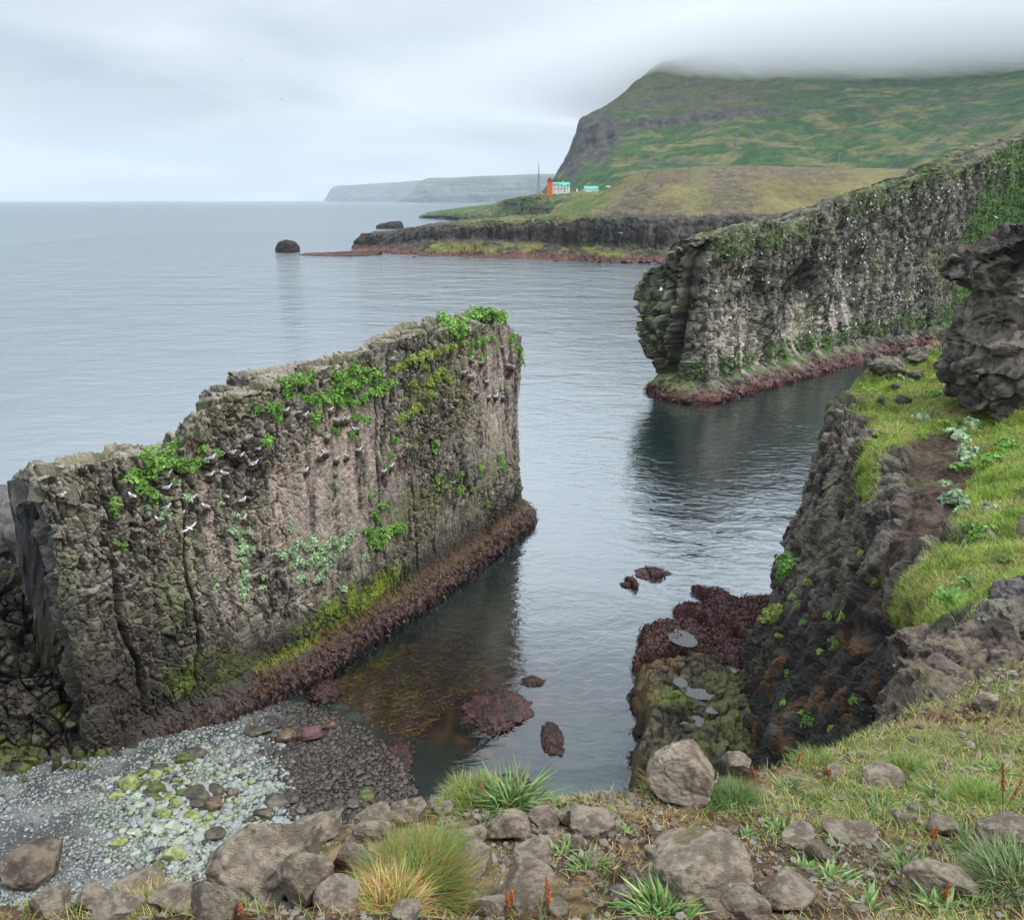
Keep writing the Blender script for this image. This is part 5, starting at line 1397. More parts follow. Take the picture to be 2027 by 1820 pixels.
for i, (zx, zy, zw, zh, cc, lb) in enumerate(blist):
    px_, py_ = zx * .44, zy * .44 + 1054
    p = bed_pt(np.array(px_), np.array(py_ + zh * .44 * .2)); dd = np.linalg.norm(p - np.array([0, 0, EYE]))
    sx_, sz_ = zw * .44 / FPX * dd / 2, zh * .44 / FPX * dd / 2
    me = stone_mesh('beach_boulder', 800 + i, 5 if zw > 85 else 4, .30, cut=9 if zw > 200 else 6, mat=M_STONE if zw > 200 else M_PEB, col=cc, wet=.7 if cc in (DKC, BRC) else .2)
    o = link('beach_boulder', me); o.location = p + np.array([0, 0, sz_ * .35]); o.scale = (sx_ * 1.1, sx_ * .9, sz_ * .95)
    o.rotation_euler = (0, 0, random.uniform(0, 6.28) if zw / zh < 1.4 else 0)
    if lb: tag(o, lb, 'boulder')
    else: tag(o, lookname[id(cc)][0], 'boulder', lookname[id(cc)][1])

# ================================================================== SEAWEED
def tri_strips(base, tip_dir, side, L, W, sag):
    """tapered two-step blades; arrays (N,3)"""
    n = len(base)
    midp = base + tip_dir * (L * .55)[:, None] + sag * (L * .12)[:, None]
    tip = base + tip_dir * L[:, None] + sag * (L * .45)[:, None]
    w_ = side * (W / 2)[:, None]
    v = np.stack([base - w_, base + w_, midp - w_ * .85, midp + w_ * .85, tip], 1)
    f = np.array([[0, 1, 3], [0, 3, 2], [2, 3, 4]])[None] + (np.arange(n) * 5)[:, None, None]
    return v.reshape(-1, 3), f.reshape(-1, 3)
def unit(a):
    return a / np.maximum(np.linalg.norm(a, axis=-1, keepdims=True), 1e-9)
M_WEED = mat_leaf('seaweed', .5, .35, .1)
def weed_on(g, nrm, mask, n, L, W, cols, seed, parent=None, name='seaweed', weights=None):
    rr = np.random.default_rng(seed)
    idx = np.flatnonzero(mask.ravel() > .4)
    if len(idx) == 0: return None
    k = rr.choice(idx, n)
    b = g.reshape(-1, 3)[k] + rr.normal(0, .08 * L / .3, (n, 3)); nn = nrm.reshape(-1, 3)[k]
    d = unit(nn * .5 + np.array([0, 0, -.9]) + rr.normal(0, .45, (n, 3)))
    sd = unit(np.cross(d, rr.normal(size=(n, 3))))
    ll = L * rr.uniform(.5, 1.3, n); ww = W * rr.uniform(.5, 1.4, n)
    v, f = tri_strips(b, d, sd, ll, ww, np.tile(np.array([0, 0, -1.]), (n, 1)))
    ca = np.array(cols)[rr.integers(0, len(cols), n)]
    c = np.repeat(ca[:, None], 5, 1).reshape(-1, 3)
    o = link(name, mesh_np(name, v, f, M_WEED, False, c), parent)
    return o
WEEDC = [(.03, .018, .014), (.045, .018, .018), (.03, .014, .012), (.075, .038, .038), (.10, .045, .018), (.06, .042, .04), (.11, .08, .08)]
o = weed_on(SK['g'], SK['n'], SK['weed'], 16000, .30, .07, WEEDC, 1, stack); tag(o, 'dark red seaweed fringe', kind='stuff')
kx = 4 * (SK['py'] < 1500) * SK['front'] * sstep(.8, 1.2, SK['g'][..., 2]) * sstep(2.1, 1.6, SK['g'][..., 2]) * sstep(480, 560, SK['px'])
o = weed_on(SK['g'], SK['n'], kx, 3500, .22, .06, [(.22, .09, .02), (.16, .06, .015), (.10, .04, .02)], 2, stack); tag(o, 'orange brown wrack along the tide line', kind='stuff')
o = weed_on(FK['g'], FK['n'], FK['weed'], 11000, .6, .16, [(.09, .03, .025), (.05, .018, .02), (.14, .05, .035), (.12, .06, .06)], 3, farc); tag(o, 'reddish seaweed fringe', kind='stuff')
o = weed_on(TK['g'], TK['n'], TK['weed'] * (TK['g'][..., 2] > -.1), 13000, .24, .07, [(.06, .02, .025), (.035, .014, .015), (.09, .035, .03), (.13, .06, .02)], 4, tide); tag(o, 'dark red seaweed', kind='stuff')
for k_, o_ in enumerate(WEEDROCKS):
    co = np.zeros(len(o_.data.vertices) * 3, np.float32); o_.data.vertices.foreach_get('co', co); co = co.reshape(-1, 1, 3).astype(float)
    o = weed_on(co, unit(co), (co[..., 2] > -.2).astype(float), 1100, .14, .035, [(.06, .02, .022), (.035, .014, .015), (.10, .04, .04), (.13, .06, .03)], 40 + k_, o_); tag(o, 'dark red seaweed', kind='stuff')
# kelp fronds under the surface beside the stack
rr = np.random.default_rng(9)
n = 3200
kp = polymask
cxk = rr.uniform(560, 1050, 20000); cyk = rr.uniform(1080, 1500, 20000)
ins = polymask(cxk, cyk, [(1040, 1090), (1010, 1220), (960, 1330), (860, 1420), (800, 1490), (700, 1420), (640, 1370), (760, 1300), (900, 1200)], 2) > .5
cxk, cyk = cxk[ins][:n], cyk[ins][:n]; n = len(cxk)
b = atz(cxk, cyk, -.05); b[:, 2] -= rr.uniform(0, .2, n)
a_ = rr.normal(.9, 1.3, n)
d = np.stack([np.cos(a_), np.sin(a_), rr.normal(0, .05, n)], -1); sd = np.stack([-np.sin(a_), np.cos(a_), a_ * 0 + .3], -1)
v, f = tri_strips(b, d, sd, rr.uniform(.12, .6, n), rr.uniform(.03, .10, n), np.stack([np.sin(a_ * 3), np.cos(a_ * 3), a_ * 0], -1))
ck = np.array([(.30, .11, .02), (.16, .05, .012), (.08, .025, .01), (.12, .04, .03)])[rr.integers(0, 4, n)]
ke = link('kelp', mesh_np('kelp', v, f, M_WEED, False, np.repeat(ck[:, None], 5, 1).reshape(-1, 3)))
tag(ke, 'orange brown kelp fronds drifting under the water beside the stack', 'kelp', kind='stuff')

# ================================================================== PLANTS ON THE ROCKS
M_LEAF = mat_leaf('herb_leaf', .45, .55, .22)
def clump_mesh(name, seed, n, colr, leaf=.17, dome=.75, hole=0.0):
    """cushion of small round leaves on a dome"""
    rr = np.random.default_rng(seed)
    th = rr.uniform(0, math.tau, n); u = rr.random(n) ** .6
    lob = 1 + .3 * np.sin(th * 3 + seed) + .2 * np.sin(th * 5 + seed * 2)
    r = u * lob
    p = np.stack([r * np.cos(th), r * np.sin(th), dome * np.sqrt(np.clip(1 - u * u, 0, 1)) * rr.uniform(.55, 1.05, n)], -1)
    nv = unit(np.stack([np.cos(th) * u, np.sin(th) * u, .7 + 0 * u], -1) + rr.normal(0, .38, (n, 3)))
    t1 = unit(np.cross(nv, rr.normal(size=(n, 3)))); t2 = np.cross(nv, t1)
    s = leaf * rr.uniform(.6, 1.4, n)[:, None]
    ring = []
    for k in range(6):
        a = k / 6 * math.tau
        ring.append(p + s * (math.cos(a) * t1 + math.sin(a) * t2) + nv * s * .18 * (k % 2))
    v = np.stack([p - nv * s * .12] + ring, 1)
    f = np.array([[0, 1 + k, 1 + (k + 1) % 6] for k in range(6)])[None] + (np.arange(n) * 7)[:, None, None]
    ca = mix(colr[0], colr[1], rr.random(n))
    return mesh_np(name, v.reshape(-1, 3), f.reshape(-1, 3), M_LEAF, False, np.repeat(ca[:, None], 7, 1).reshape(-1, 3))
G1 = ((.11, .27, .04), (.29, .49, .12)); G2 = ((.18, .28, .04), (.38, .45, .12)); G3 = ((.20, .36, .14), (.58, .68, .50))
CLUMP = {k: [clump_mesh('leaf_cushion', 20 * j + i, 170, c_, .15) for i in range(4)] for j, (k, c_) in enumerate((('g', G1), ('y', G2), ('w', G3)))}
def put_clump(bv, px_, py_, wpx, kind, label, group, name='leafy_plant', cat='plant'):
    p, n_, dd = hit(bv, px_, py_)
    if p is None or dd > 400: return None
    s = wpx / FPX * dd / 2 * (1.5 if bv is BV_ST else 1.15)
    o = link(name, random.choice(CLUMP[kind]))
    n_ = n_ if n_.dot(EYEV - p) > 0 else -n_
    up = (n_ + Vector((0, 0, .9))).normalized()
    o.rotation_euler = up.to_track_quat('Z', 'Y').to_euler()
    o.rotation_euler.rotate_axis('Z', random.uniform(0, 6.28))
    o.scale = (s, s, s * random.uniform(.8, 1.1)); o.location = p - up * (s * .15)
    tag(o, label, cat, group)
    return o
chains = [
    ('g', 40, 'thick green leaf cushion in the long mat across the upper stack', [(1110, 405), (1135, 415), (1160, 400), (1180, 415), (1200, 393), (1222, 385), (1225, 405), (1245, 368), (1262, 375), (1280, 350), (1300, 355), (1320, 335), (1345, 330), (1380, 320)]),
    ('g', 36, 'green leaf cushion at the left end of the upper plant mats', [(1042, 352), (1065, 350), (1090, 340), (1115, 345), (1145, 328), (1052, 388)]),
    ('g', 34, 'green leaf cushion above the long mat near the crest', [(1235, 325), (1260, 318), (1292, 290), (1298, 305), (1340, 305)]),
    ('g', 34, 'green leaf cushion in the lower right strand under the long mat', [(1245, 428), (1275, 415), (1295, 425), (1320, 410), (1335, 400), (1360, 385), (1385, 372), (1410, 362), (1430, 350)]),
    ('y', 30, 'yellow green leaf cushion on the slanting ledge under the crest', [(1440, 300), (1468, 285), (1492, 272), (1515, 262), (1545, 250), (1570, 245), (1600, 238), (1630, 225), (1655, 215), (1690, 205)]),
    ('g', 42, 'green leaf cushion on the high right crest of the stack', [(1625, 122), (1640, 145), (1655, 160), (1672, 150), (1690, 165), (1700, 130), (1722, 110), (1750, 105), (1775, 100), (1800, 92), (1815, 110), (1835, 120), (1850, 100)]),
    ('g', 30, 'green leaf cushion at the upper right corner of the stack', [(1880, 120), (1890, 150), (1872, 190), (1900, 230), (1905, 270)]),
    ('g', 28, 'green leaf cushion on the short upper right ledge', [(1725, 212), (1750, 205), (1775, 198), (1800, 190), (1720, 245), (1762, 255)]),
    ('y', 30, 'yellow green leaf cushion below the slanting ledge', [(1570, 352), (1595, 330), (1620, 328), (1645, 342), (1510, 355), (1550, 290), (1620, 300), (1575, 390)]),
    ('y', 26, 'yellow green leaf cushion on the short mid ledge of the stack', [(1460, 492), (1475, 475), (1495, 462), (1515, 450), (1530, 438)]),
    ('g', 40, 'green leaf cushion in the upper left plant patch of the stack', [(545, 620), (560, 640), (585, 630), (580, 655), (600, 645), (570, 668), (480, 692), (520, 712), (535, 740), (555, 755), (560, 775), (622, 600), (650, 582), (625, 635), (665, 645), (700, 650), (718, 638)]),
    ('w', 30, 'pale green leaf cushion under the upper left plant patch', [(600, 690), (640, 702), (650, 715), (600, 770), (550, 820), (690, 770), (605, 830), (590, 880)]),
    ('g', 24, 'small green leaf cushion alone on the left part of the stack', [(416, 785), (420, 808), (424, 830), (432, 940), (455, 952)]),
    ('g', 30, 'small green leaf cushion in the upper middle of the stack', [(1015, 445), (1012, 472), (990, 440), (945, 447), (978, 568), (1162, 472), (1150, 490), (1310, 475), (1345, 487), (1290, 540), (1220, 525), (745, 590), (795, 605)]),
    ('w', 30, 'whitish green leaf cushion in the hanging vertical strip', [(850, 890), (870, 905), (885, 930), (892, 955), (880, 975), (895, 1000), (885, 1020), (890, 1045), (898, 1068), (885, 1085), (890, 1105), (888, 1130), (842, 892), (908, 892), (912, 962)]),
    ('w', 32, 'whitish green leaf cushion in the lower middle patch of the stack', [(1060, 970), (1030, 980), (1092, 938), (1090, 1000), (1120, 1012), (1142, 930), (1150, 990), (1128, 950), (1182, 960), (1200, 985), (1205, 1005), (1190, 1025), (1222, 990), (1240, 962), (1250, 940), (1262, 925), (1282, 900), (1222, 930), (1200, 940), (1170, 1000)]),
    ('w', 28, 'small pale leaf cushion below the lower middle patch', [(1100, 1058), (1095, 1078), (1160, 1068), (1172, 1050), (1055, 885), (1256, 1105), (1340, 985)]),
    ('g', 36, 'green leaf cushion in the lower right patch of the stack', [(1352, 890), (1378, 900), (1400, 918), (1378, 940), (1360, 925), (1420, 892), (1450, 880), (1465, 873)]),
    ('g', 24, 'small green leaf cushion above the lower right patch', [(1375, 830), (1382, 852), (1402, 798), (1358, 765)]),
    ('g', 24, 'small green leaf cushion on the right half of the stack face', [(1415, 660), (1440, 560), (1430, 620), (1595, 570), (1597, 602), (1515, 590), (1605, 740), (1635, 730), (1600, 700), (1680, 690), (1682, 745), (1755, 650), (1760, 672), (1830, 622), (1840, 650), (1785, 790), (1730, 742)]),
    ('g', 26, 'green leaf cushion down the right edge of the stack', [(1915, 340), (1922, 380), (1915, 420), (1910, 460), (1925, 360), (1918, 400)]),
    ('w', 22, 'tiny pale leaf cushion low on the left half of the stack', [(790, 1060), (785, 1100), (860, 830), (885, 820), (800, 790), (965, 1060), (960, 1100)]),
]
for kd, wz, lb, pts in chains:
    for (zx, zy) in pts:
        for r_ in range(2 if wz >= 30 else 1):
            j = (0, 0) if r_ == 0 else (random.gauss(0, wz * .33), random.gauss(0, wz * .26))
            put_clump(BV_ST, (zx + j[0]) * .54, (zy + j[1]) * .54 + 567.6, wz * .54 * (random.uniform(.75, 1.1) if r_ == 0 else random.uniform(.4, .7)), kd, lb, lb[:60])
# right cliff: single herbs on the rock and ledge
for i, (px_, py_, ww, kd) in enumerate([(1560, 1120, 44, 'g'), (1522, 1219, 34, 'y'), (1500, 1224, 30, 'g'), (1545, 1210, 30, 'y'), (1532, 1205, 26, 'y'), (1510, 1210, 26, 'y'), (1535, 1226, 24, 'y'), (1600, 1150, 18, 'y'), (1580, 1200, 16, 'y'), (1655, 1270, 22, 'g'), (1640, 1215, 18, 'y'), (1670, 1220, 20, 'y'), (1560, 1330, 14, 'g'), (1590, 1410, 14, 'g'), (1600, 1425, 22, 'g'), (1645, 1440, 14, 'y'), (1690, 1385, 14, 'g'), (1705, 1095, 14, 'y'), (1735, 1150, 16, 'y'), (1570, 1180, 14, 'y'), (1590, 1230, 14, 'g'), (1625, 1290, 16, 'y'), (1550, 1390, 12, 'g'), (1680, 990, 14, 'y'), (1740, 860, 16, 'y'), (1715, 940, 14, 'y'), (1640, 960, 12, 'y'), (1545, 1255, 16, 'y')]):
    put_clump(BV_RC, px_, py_, ww, kd, ['rounded bright green cushion hanging on the dark cliff edge', 'yellow flowering cushion on top of the black buttress', 'green cushion at the left corner of the black buttress', 'yellow green cushion at the right of the buttress top'][i] if i < 4 else 'small yellow green herb rooted in the dark right cliff', None if i < 4 else 'small herbs on the right cliff')
for i, (px_, py_, ww) in enumerate([(1850, 785, 26), (1830, 830, 30), (1900, 860, 34), (1880, 845, 24), (1925, 840, 26), (1920, 900, 40), (1965, 910, 34), (1890, 990, 44), (1905, 1010, 30), (1930, 1050, 40), (1870, 960, 26), (1960, 1010, 30), (1990, 880, 30), (1760, 740, 30), (1800, 745, 26), (1750, 720, 26)]):
    put_clump(BV_RC, px_, py_, ww, 'w' if i % 3 else 'g', 'grey green leafy herb growing in the turf of the right slope', 'herbs on the right slope')
# leafy angelica
def frond_plant(name, seed, nleaf, colr):
    rr = np.random.default_rng(seed); vs, fs, cs = [], [], []; k = 0
    for i in range(nleaf):
        a = i / nleaf * math.tau + rr.normal(0, .3); el = rr.uniform(.25, 1.1)
        d = np.array([math.cos(a) * math.cos(el), math.sin(a) * math.cos(el), math.sin(el)]); L = rr.uniform(.7, 1.1)
        for t in np.linspace(.3, 1, 5):
            for sgn in (-1, 1):
                b = d * L * t - np.array([0, 0, .35 * t * t * L]); sd = np.cross(d, [0, 0, 1.]) * sgn + d * .6
                sd = unit(sd + rr.normal(0, .15, 3)); w_ = unit(np.cross(sd, d + [0, 0, .4])) ; ll = .34 * (1.15 - .5 * t)
                q = [b, b + sd * ll * .5 + np.cross(sd, w_) * ll * .28, b + sd * ll, b + sd * ll * .5 - np.cross(sd, w_) * ll * .28]
                vs += q; fs += [[k, k + 1, k + 2], [k, k + 2, k + 3]]; cs += [mix(colr[0], colr[1], rr.random())] * 4; k += 4
    return mesh_np(name, np.array(vs), np.array(fs), M_LEAF, False, np.array(cs))
for i, (px_, py_, ww, lb) in enumerate([(1885, 1195, 66, 'large leafy angelica plant on the right slope'), (1920, 1160, 50, 'pale angelica plant just above the large leafy one'), (1985, 1120, 44, 'yellow green angelica high on the right slope'), (1900, 930, 40, 'dark leafy herb at the edge of the soil scar'), (1985, 830, 50, 'leafy green herb at the right edge under the rock knob'), (2010, 800, 44, 'leafy green herb at the right picture edge')]):
    p, n_, dd = hit(BV_RC, px_, py_)
    if p is None: continue
    o = link('angelica_plant', frond_plant('angelica_plant', i, 16, ((.09, .22, .04), (.22, .36, .12)))); s = ww / FPX * dd * .6
    o.location = p; o.scale = (s, s, s); tag(o, lb, 'plant')
# ================================================================== GRASS
M_GRASS = mat_leaf('grass_blade', .45, .5, .3)
def blades(base, up, n_seg_dir, L, W, lean, seed):
    rr = np.random.default_rng(seed); n = len(base)
    a = n_seg_dir
    h = np.stack([np.cos(a), np.sin(a), 0 * a], -1)
    d = unit(up + h * lean[:, None])
    sd = np.stack([-np.sin(a + rr.normal(0, .8, n)), np.cos(a), 0 * a], -1); sd = unit(sd)
    return tri_strips(base, d, sd, L, W, unit(h * .8 - up * .45))
def sample_mask(D, mask, n, seed, power=1.0, area=True):
    """points spread over a grid surface, weighted by mask and by how large the spot shows"""
    rr = np.random.default_rng(seed)
    g = D['g']
    px_, py_ = D['px'], D['py']
    a = np.abs(np.gradient(px_, axis=0) * np.gradient(py_, axis=1) - np.gradient(px_, axis=1) * np.gradient(py_, axis=0))
    wgt = (mask * np.clip(a, 0, 400) ** power * ((px_ > -120) & (px_ < 2230) & (py_ < 1900))).ravel()
    wgt = np.clip(wgt, 0, None); wgt /= wgt.sum()
    k = rr.choice(len(wgt), n, p=wgt)
    nu, nv = g.shape[:2]
    i, j = np.clip(k // nv, 0, nu - 2), np.clip(k % nv, 0, nv - 2)
    u, v = rr.random(n)[:, None], rr.random(n)[:, None]
    p = g[i, j] * (1 - u) * (1 - v) + g[i + 1, j] * u * (1 - v) + g[i, j + 1] * (1 - u) * v + g[i + 1, j + 1] * u * v
    return p, D['n'][i, j], px_[i, j], py_[i, j]
UPV = np.array([0, 0, 1.])
# turf of the right slope
n = 64000
p, nn, pxb, pyb = sample_mask(RC, RC['turf'], n, 11, .8)
rr = np.random.default_rng(12)
dist = np.linalg.norm(p - np.array([0, 0, EYE]), axis=1)
cl = fbm(p / .55, 3, 701)
L = (.13 + .10 * (cl > 0) + .12 * rr.random(n)) * np.clip(dist / 26., .5, 1.15)
W = np.clip(dist / FPX * 1.0, .006, .05)
v, f = blades(p, unit(UPV + nn * .3), rr.uniform(0, math.tau, n), L, W, rr.uniform(.1, .9, n), 13)
n1 = fbm(p / 2.2, 4, 702)
ca = mix((.12, .23, .02), (.29, .40, .055), rr.random(n))
dryk = sstep(-.1, .35, n1 + .3 * rr.normal(0, .5, n)) * .75
ca = mix(ca, mix((.30, .26, .10), (.44, .38, .17), rr.random(n)), dryk)
gs = link('grass', mesh_np('grass', v, f, M_GRASS, False, np.repeat(ca[:, None], 5, 1).reshape(-1, 3)))
tag(gs, 'short yellow green turf on the ledge and slope of the right cliff', 'grass', kind='stuff')
# cliff-top turf and straw
gx, gy = FG['px'], FG['py']
gm = np.clip(.05 + blob(gx, gy, 1000, 1590, 230, 36, 0, .6) * .6 + sstep(1440, 1620, gx) * sstep(1690, 1580, gy) * 1.3 + sstep(1700, 1900, gx) * .5 + blob(gx, gy, 1560, 1620, 170, 60, 0, .7) * .6 + blob(gx, gy, 250, 1800, 260, 20, 0, .6) * .4, 0, 1.2) * sstep(-.35, .2, fbm(FG['g'] / .22, 3, 711) + .15)
gm = gm * (FG['n'][..., 2] > .3)
def turf_fg(n, seed, mask, Lr, Wr, leanr, cols, name, label, power=.75):
    p, nn, pxb, pyb = sample_mask(FG, mask, n, seed + 500, power)
    rr = np.random.default_rng(seed)
    k = np.clip(np.linalg.norm(p - np.array([0, 0, EYE]), axis=1) / 2.6, .8, 2.2)
    v, f = blades(p - UPV * .006, np.tile(UPV, (n, 1)), rr.uniform(0, math.tau, n), rr.uniform(*Lr, n) * k ** .4, rr.uniform(*Wr, n) * k ** .6, rr.uniform(*leanr, n), seed + 1)
    ca = np.array(cols)[rr.integers(0, len(cols), n)] * rr.uniform(.7, 1.25, n)[:, None]
    c5 = np.repeat(ca[:, None], 5, 1); c5[:, :2] = c5[:, :2] * .8 + np.array([.07, .055, .025]) * .6
    o = link(name, mesh_np(name, v, f, M_GRASS, False, c5.reshape(-1, 3))); tag(o, label, 'grass', kind='stuff')
    return o
GREENS = [(.15, .27, .04), (.24, .35, .06), (.11, .22, .03), (.32, .36, .10), (.19, .32, .07)]
STRAWS = [(.48, .36, .18), (.40, .27, .12), (.55, .45, .25), (.36, .24, .12)]
turf_fg(20000, 21, gm, (.016, .055), (.0014, .0028), (.2, 1.4), GREENS + GREENS + STRAWS[:2], 'grass', 'short green grass on the cliff top')
sm_ = sstep(-.3, .3, fbm(FG['g'] / .16, 3, 712)) * np.clip(gm + .16 + blob(gx, gy, 1290, 1640, 150, 70, 0, .7) * .8, 0, 1.2)
turf_fg(26000, 22, sm_, (.012, .045), (.0009, .0019), (.6, 5.0), STRAWS, 'straw', 'dead straw coloured grass lying on the cliff top')
# single tufts and rosettes
def tuft_mesh(name, seed, n, Lr, Wr, spread, lean, cols, base_cols=None):
    rr = np.random.default_rng(seed)
    a = rr.uniform(0, math.tau, n); r = np.sqrt(rr.random(n)) * spread
    b = np.stack([r * np.cos(a), r * np.sin(a), -.01 + 0 * a], -1)
    ln = np.clip(rr.normal(lean, lean * .5, n), .03, 3) * (.35 + r / spread)
    v, f = blades(b, np.tile(UPV, (n, 1)), a + rr.normal(0, 1.1, n), rr.uniform(*Lr, n), rr.uniform(*Wr, n), ln, seed + 3)
    ca = np.array(cols)[rr.integers(0, len(cols), n)] * rr.uniform(.75, 1.25, n)[:, None]
    c5 = np.repeat(ca[:, None], 5, 1)
    if base_cols is not None:
        c5[:, :2] = np.array(base_cols)
    return mesh_np(name, v, f, M_GRASS, False, c5.reshape(-1, 3))
ORANGE = [(.42, .20, .05), (.50, .30, .10), (.36, .16, .04)]
def put_fg(name, me, px_, py_, label, cat, group=None, s=1.0):
    p, n_, dd = fg_at(px_, py_)
    if p is None: return None
    o = link(name, me); o.location = p; o.scale = (s, s, s); o.rotation_euler = (0, 0, random.uniform(0, 6.28)); tag(o, label, cat, group)
    return o
def tuft_at(px_, py_, wpx, hpx, n, seed, label, cols, lean=.55, Wd=(.0012, .0024), base=(.30, .19, .07), name='grass_tuft'):
    p, n_, dd = fg_at(px_, py_)
    if p is None: return
    sp = wpx / FPX * dd * .30; Lh = hpx / FPX * dd
    n = int(n * (1.5 if Wd[0] < .002 else 1))
    me = tuft_mesh(name, seed, n, (Lh * .45, Lh * 1.05), Wd, sp, lean, cols, base)
    o = link(name, me); o.location = p; tag(o, label, 'grass tuft')
tuft_at(820, 1770, 175, 100, 4200, 31, 'big green and orange grass tuft in front of the boulders', GREENS + GREENS + STRAWS[:2] + ORANGE, .5)
tuft_at(765, 1805, 150, 70, 1500, 32, 'orange grass tuft spilling over the bottom edge', ORANGE + STRAWS + GREENS[:3], .7)
tuft_at(870, 1720, 80, 85, 900, 33, 'tall green side of the big tuft leaning right', GREENS, .6)
tuft_at(1455, 1592, 80, 50, 900, 34, 'dense green tuft right of the big rounded boulder', [(.10, .19, .05), (.15, .25, .06), (.08, .15, .05)], .6)
tuft_at(940, 1588, 170, 44, 1500, 35, 'bright green grass fringe on the cliff edge left of the plantain', GREENS + STRAWS[:1], .5)
tuft_at(1135, 1572, 110, 44, 700, 36, 'grass fringe on the cliff edge right of the plantain', GREENS, .9)
tuft_at(2005, 1760, 120, 75, 1300, 37, 'grey green grass tussock at the lower right edge', [(.12, .20, .07), (.18, .26, .10), (.26, .30, .14)], .9, (.003, .005))
tuft_at(1800, 1530, 90, 34, 700, 38, 'bright green tuft in the turf at right', GREENS, .6)
tuft_at(1940, 1590, 110, 46, 900, 39, 'long bladed tuft at the right edge of the turf', GREENS, .7)
tuft_at(1310, 1560, 70, 40, 500, 40, 'grass tuft in front of the big rounded boulder', GREENS + STRAWS, .7)
tuft_at(300, 1800, 110, 46, 600, 41, 'dry tuft on the lower left rim', STRAWS + GREENS[:2], .8)
tuft_at(1620, 1520, 110, 36, 700, 42, 'short tuft on the rim above the gully', GREENS + STRAWS[:1], .8)
# plantain rosettes: broad straps
PL = [(.11, .22, .05), (.16, .28, .08), (.24, .34, .13), (.09, .18, .05), (.30, .33, .14)]
for i, (px_, py_, ww, hh_, nb_, lb) in enumerate([
        (1010, 1592, 130, 92, 190, 'large plantain rosette on the cliff edge'), (1305, 1810, 170, 95, 230, 'plantain rosette at the bottom edge before the mossy boulder'), (1170, 1720, 110, 60, 90, 'spreading plantain rosette in the middle of the soil'),
        (1110, 1690, 70, 50, 60, 'small plantain beside the flat pale stone'), (1420, 1600, 60, 46, 60, 'plantain rosette beneath the dense green tuft'), (1560, 1560, 70, 50, 60, 'plantain in the straw at the rim'), (1740, 1600, 80, 50, 70, 'pale plantain in the turf at right'),
        (1650, 1740, 80, 60, 60, 'plantain with upright leaves low at right'), (1800, 1720, 90, 70, 70, 'broad leaved plantain low at right'), (1930, 1690, 110, 80, 90, 'plantain under the sorrel clump'), (1540, 1640, 60, 40, 50, 'grey green rosette behind the half buried stone'), (1480, 1655, 50, 34, 45, 'small rosette near the little stone'),
        (1860, 1800, 90, 80, 60, 'leafy plantain at the bottom right'), (1720, 1800, 60, 70, 40, 'upright leaf blades at the bottom edge'), (240, 1806, 70, 40, 60, 'plantain rosette on the lower left rim'), (430, 1800, 50, 30, 40, 'small rosette under the upright stone'), (1240, 1650, 50, 34, 40, 'small rosette between the cobble and the soil patch'), (690, 1800, 40, 30, 40, 'rosette in the shade below the leaning slab'), (1690, 1650, 60, 36, 50, 'rosette beside the low brown stone'), (1590, 1720, 60, 40, 50, 'pale rosette in front of the grey slab'), (1980, 1530, 80, 46, 70, 'grass like rosette at the far right turf'), (1850, 1580, 70, 44, 60, 'fresh green rosette in the turf right of the slab')]):
    tuft_at(px_, py_, ww * .7, hh_ * (.72 if i > 0 else .9), int(nb_ * (.8 if i > 1 else 1)), 60 + i, lb, PL, .8, (.005, .009), (.12, .18, .05), 'plantain_rosette')
# sorrel stalks
M_SEED = mat_leaf('sorrel_seed', .5, .8, .1, color=(.36, .12, .045))
M_STEM = mat_plain('sorrel_stem', (.22, .13, .05), .7)
def sorrel(px_, py_, hpx, ns, seed, label):
    p, n_, dd = fg_at(px_, py_)
    if p is None: return
    h = hpx / FPX * dd * .8; rr = np.random.default_rng(seed)
    root = empty('sorrel_plant', p); tag(root, label, 'plant', 'red sorrel stalks on the cliff top')
    for s in range(ns):
        a = rr.uniform(0, 6.28); ln = rr.uniform(.02, .25); H_ = h * rr.uniform(.75, 1.05)
        top = np.array([math.cos(a) * ln * H_, math.sin(a) * ln * H_, H_]); r = .0016
        ring = [np.array([math.cos(q) * r, math.sin(q) * r, 0]) for q in (0, 2.1, 4.2)]
        g_ = np.array([[x + top * t + np.array([0, 0, 0]) for x in ring + ring[:1]] for t in (0, .33, .66, 1)])
        link('stem', mesh_np('stem', g_, grid_faces(4, 4), M_STEM), root)
        n = 70; t = rr.uniform(.45, 1.0, n); q = rr.uniform(0, 6.28, n); rad = .0055 * (1.25 - t) * 1.6 * rr.random(n)
        cpos = top[None] * t[:, None] + np.stack([np.cos(q) * rad, np.sin(q) * rad, 0 * q], -1)
        oc_v = np.array([[1, 0, 0], [-1, 0, 0], [0, 1, 0], [0, -1, 0], [0, 0, 1.3], [0, 0, -1.3]]); oc_f = np.array([[0, 2, 4], [2, 1, 4], [1, 3, 4], [3, 0, 4], [2, 0, 5], [1, 2, 5], [3, 1, 5], [0, 3, 5]])
        sv = cpos[:, None] + oc_v[None] * rr.uniform(.0016, .0036, n)[:, None, None]
        link('seed_head', mesh_np('seed_head', sv.reshape(-1, 3), (oc_f[None] + (np.arange(n) * 6)[:, None, None]).reshape(-1, 3), M_SEED, False), root)
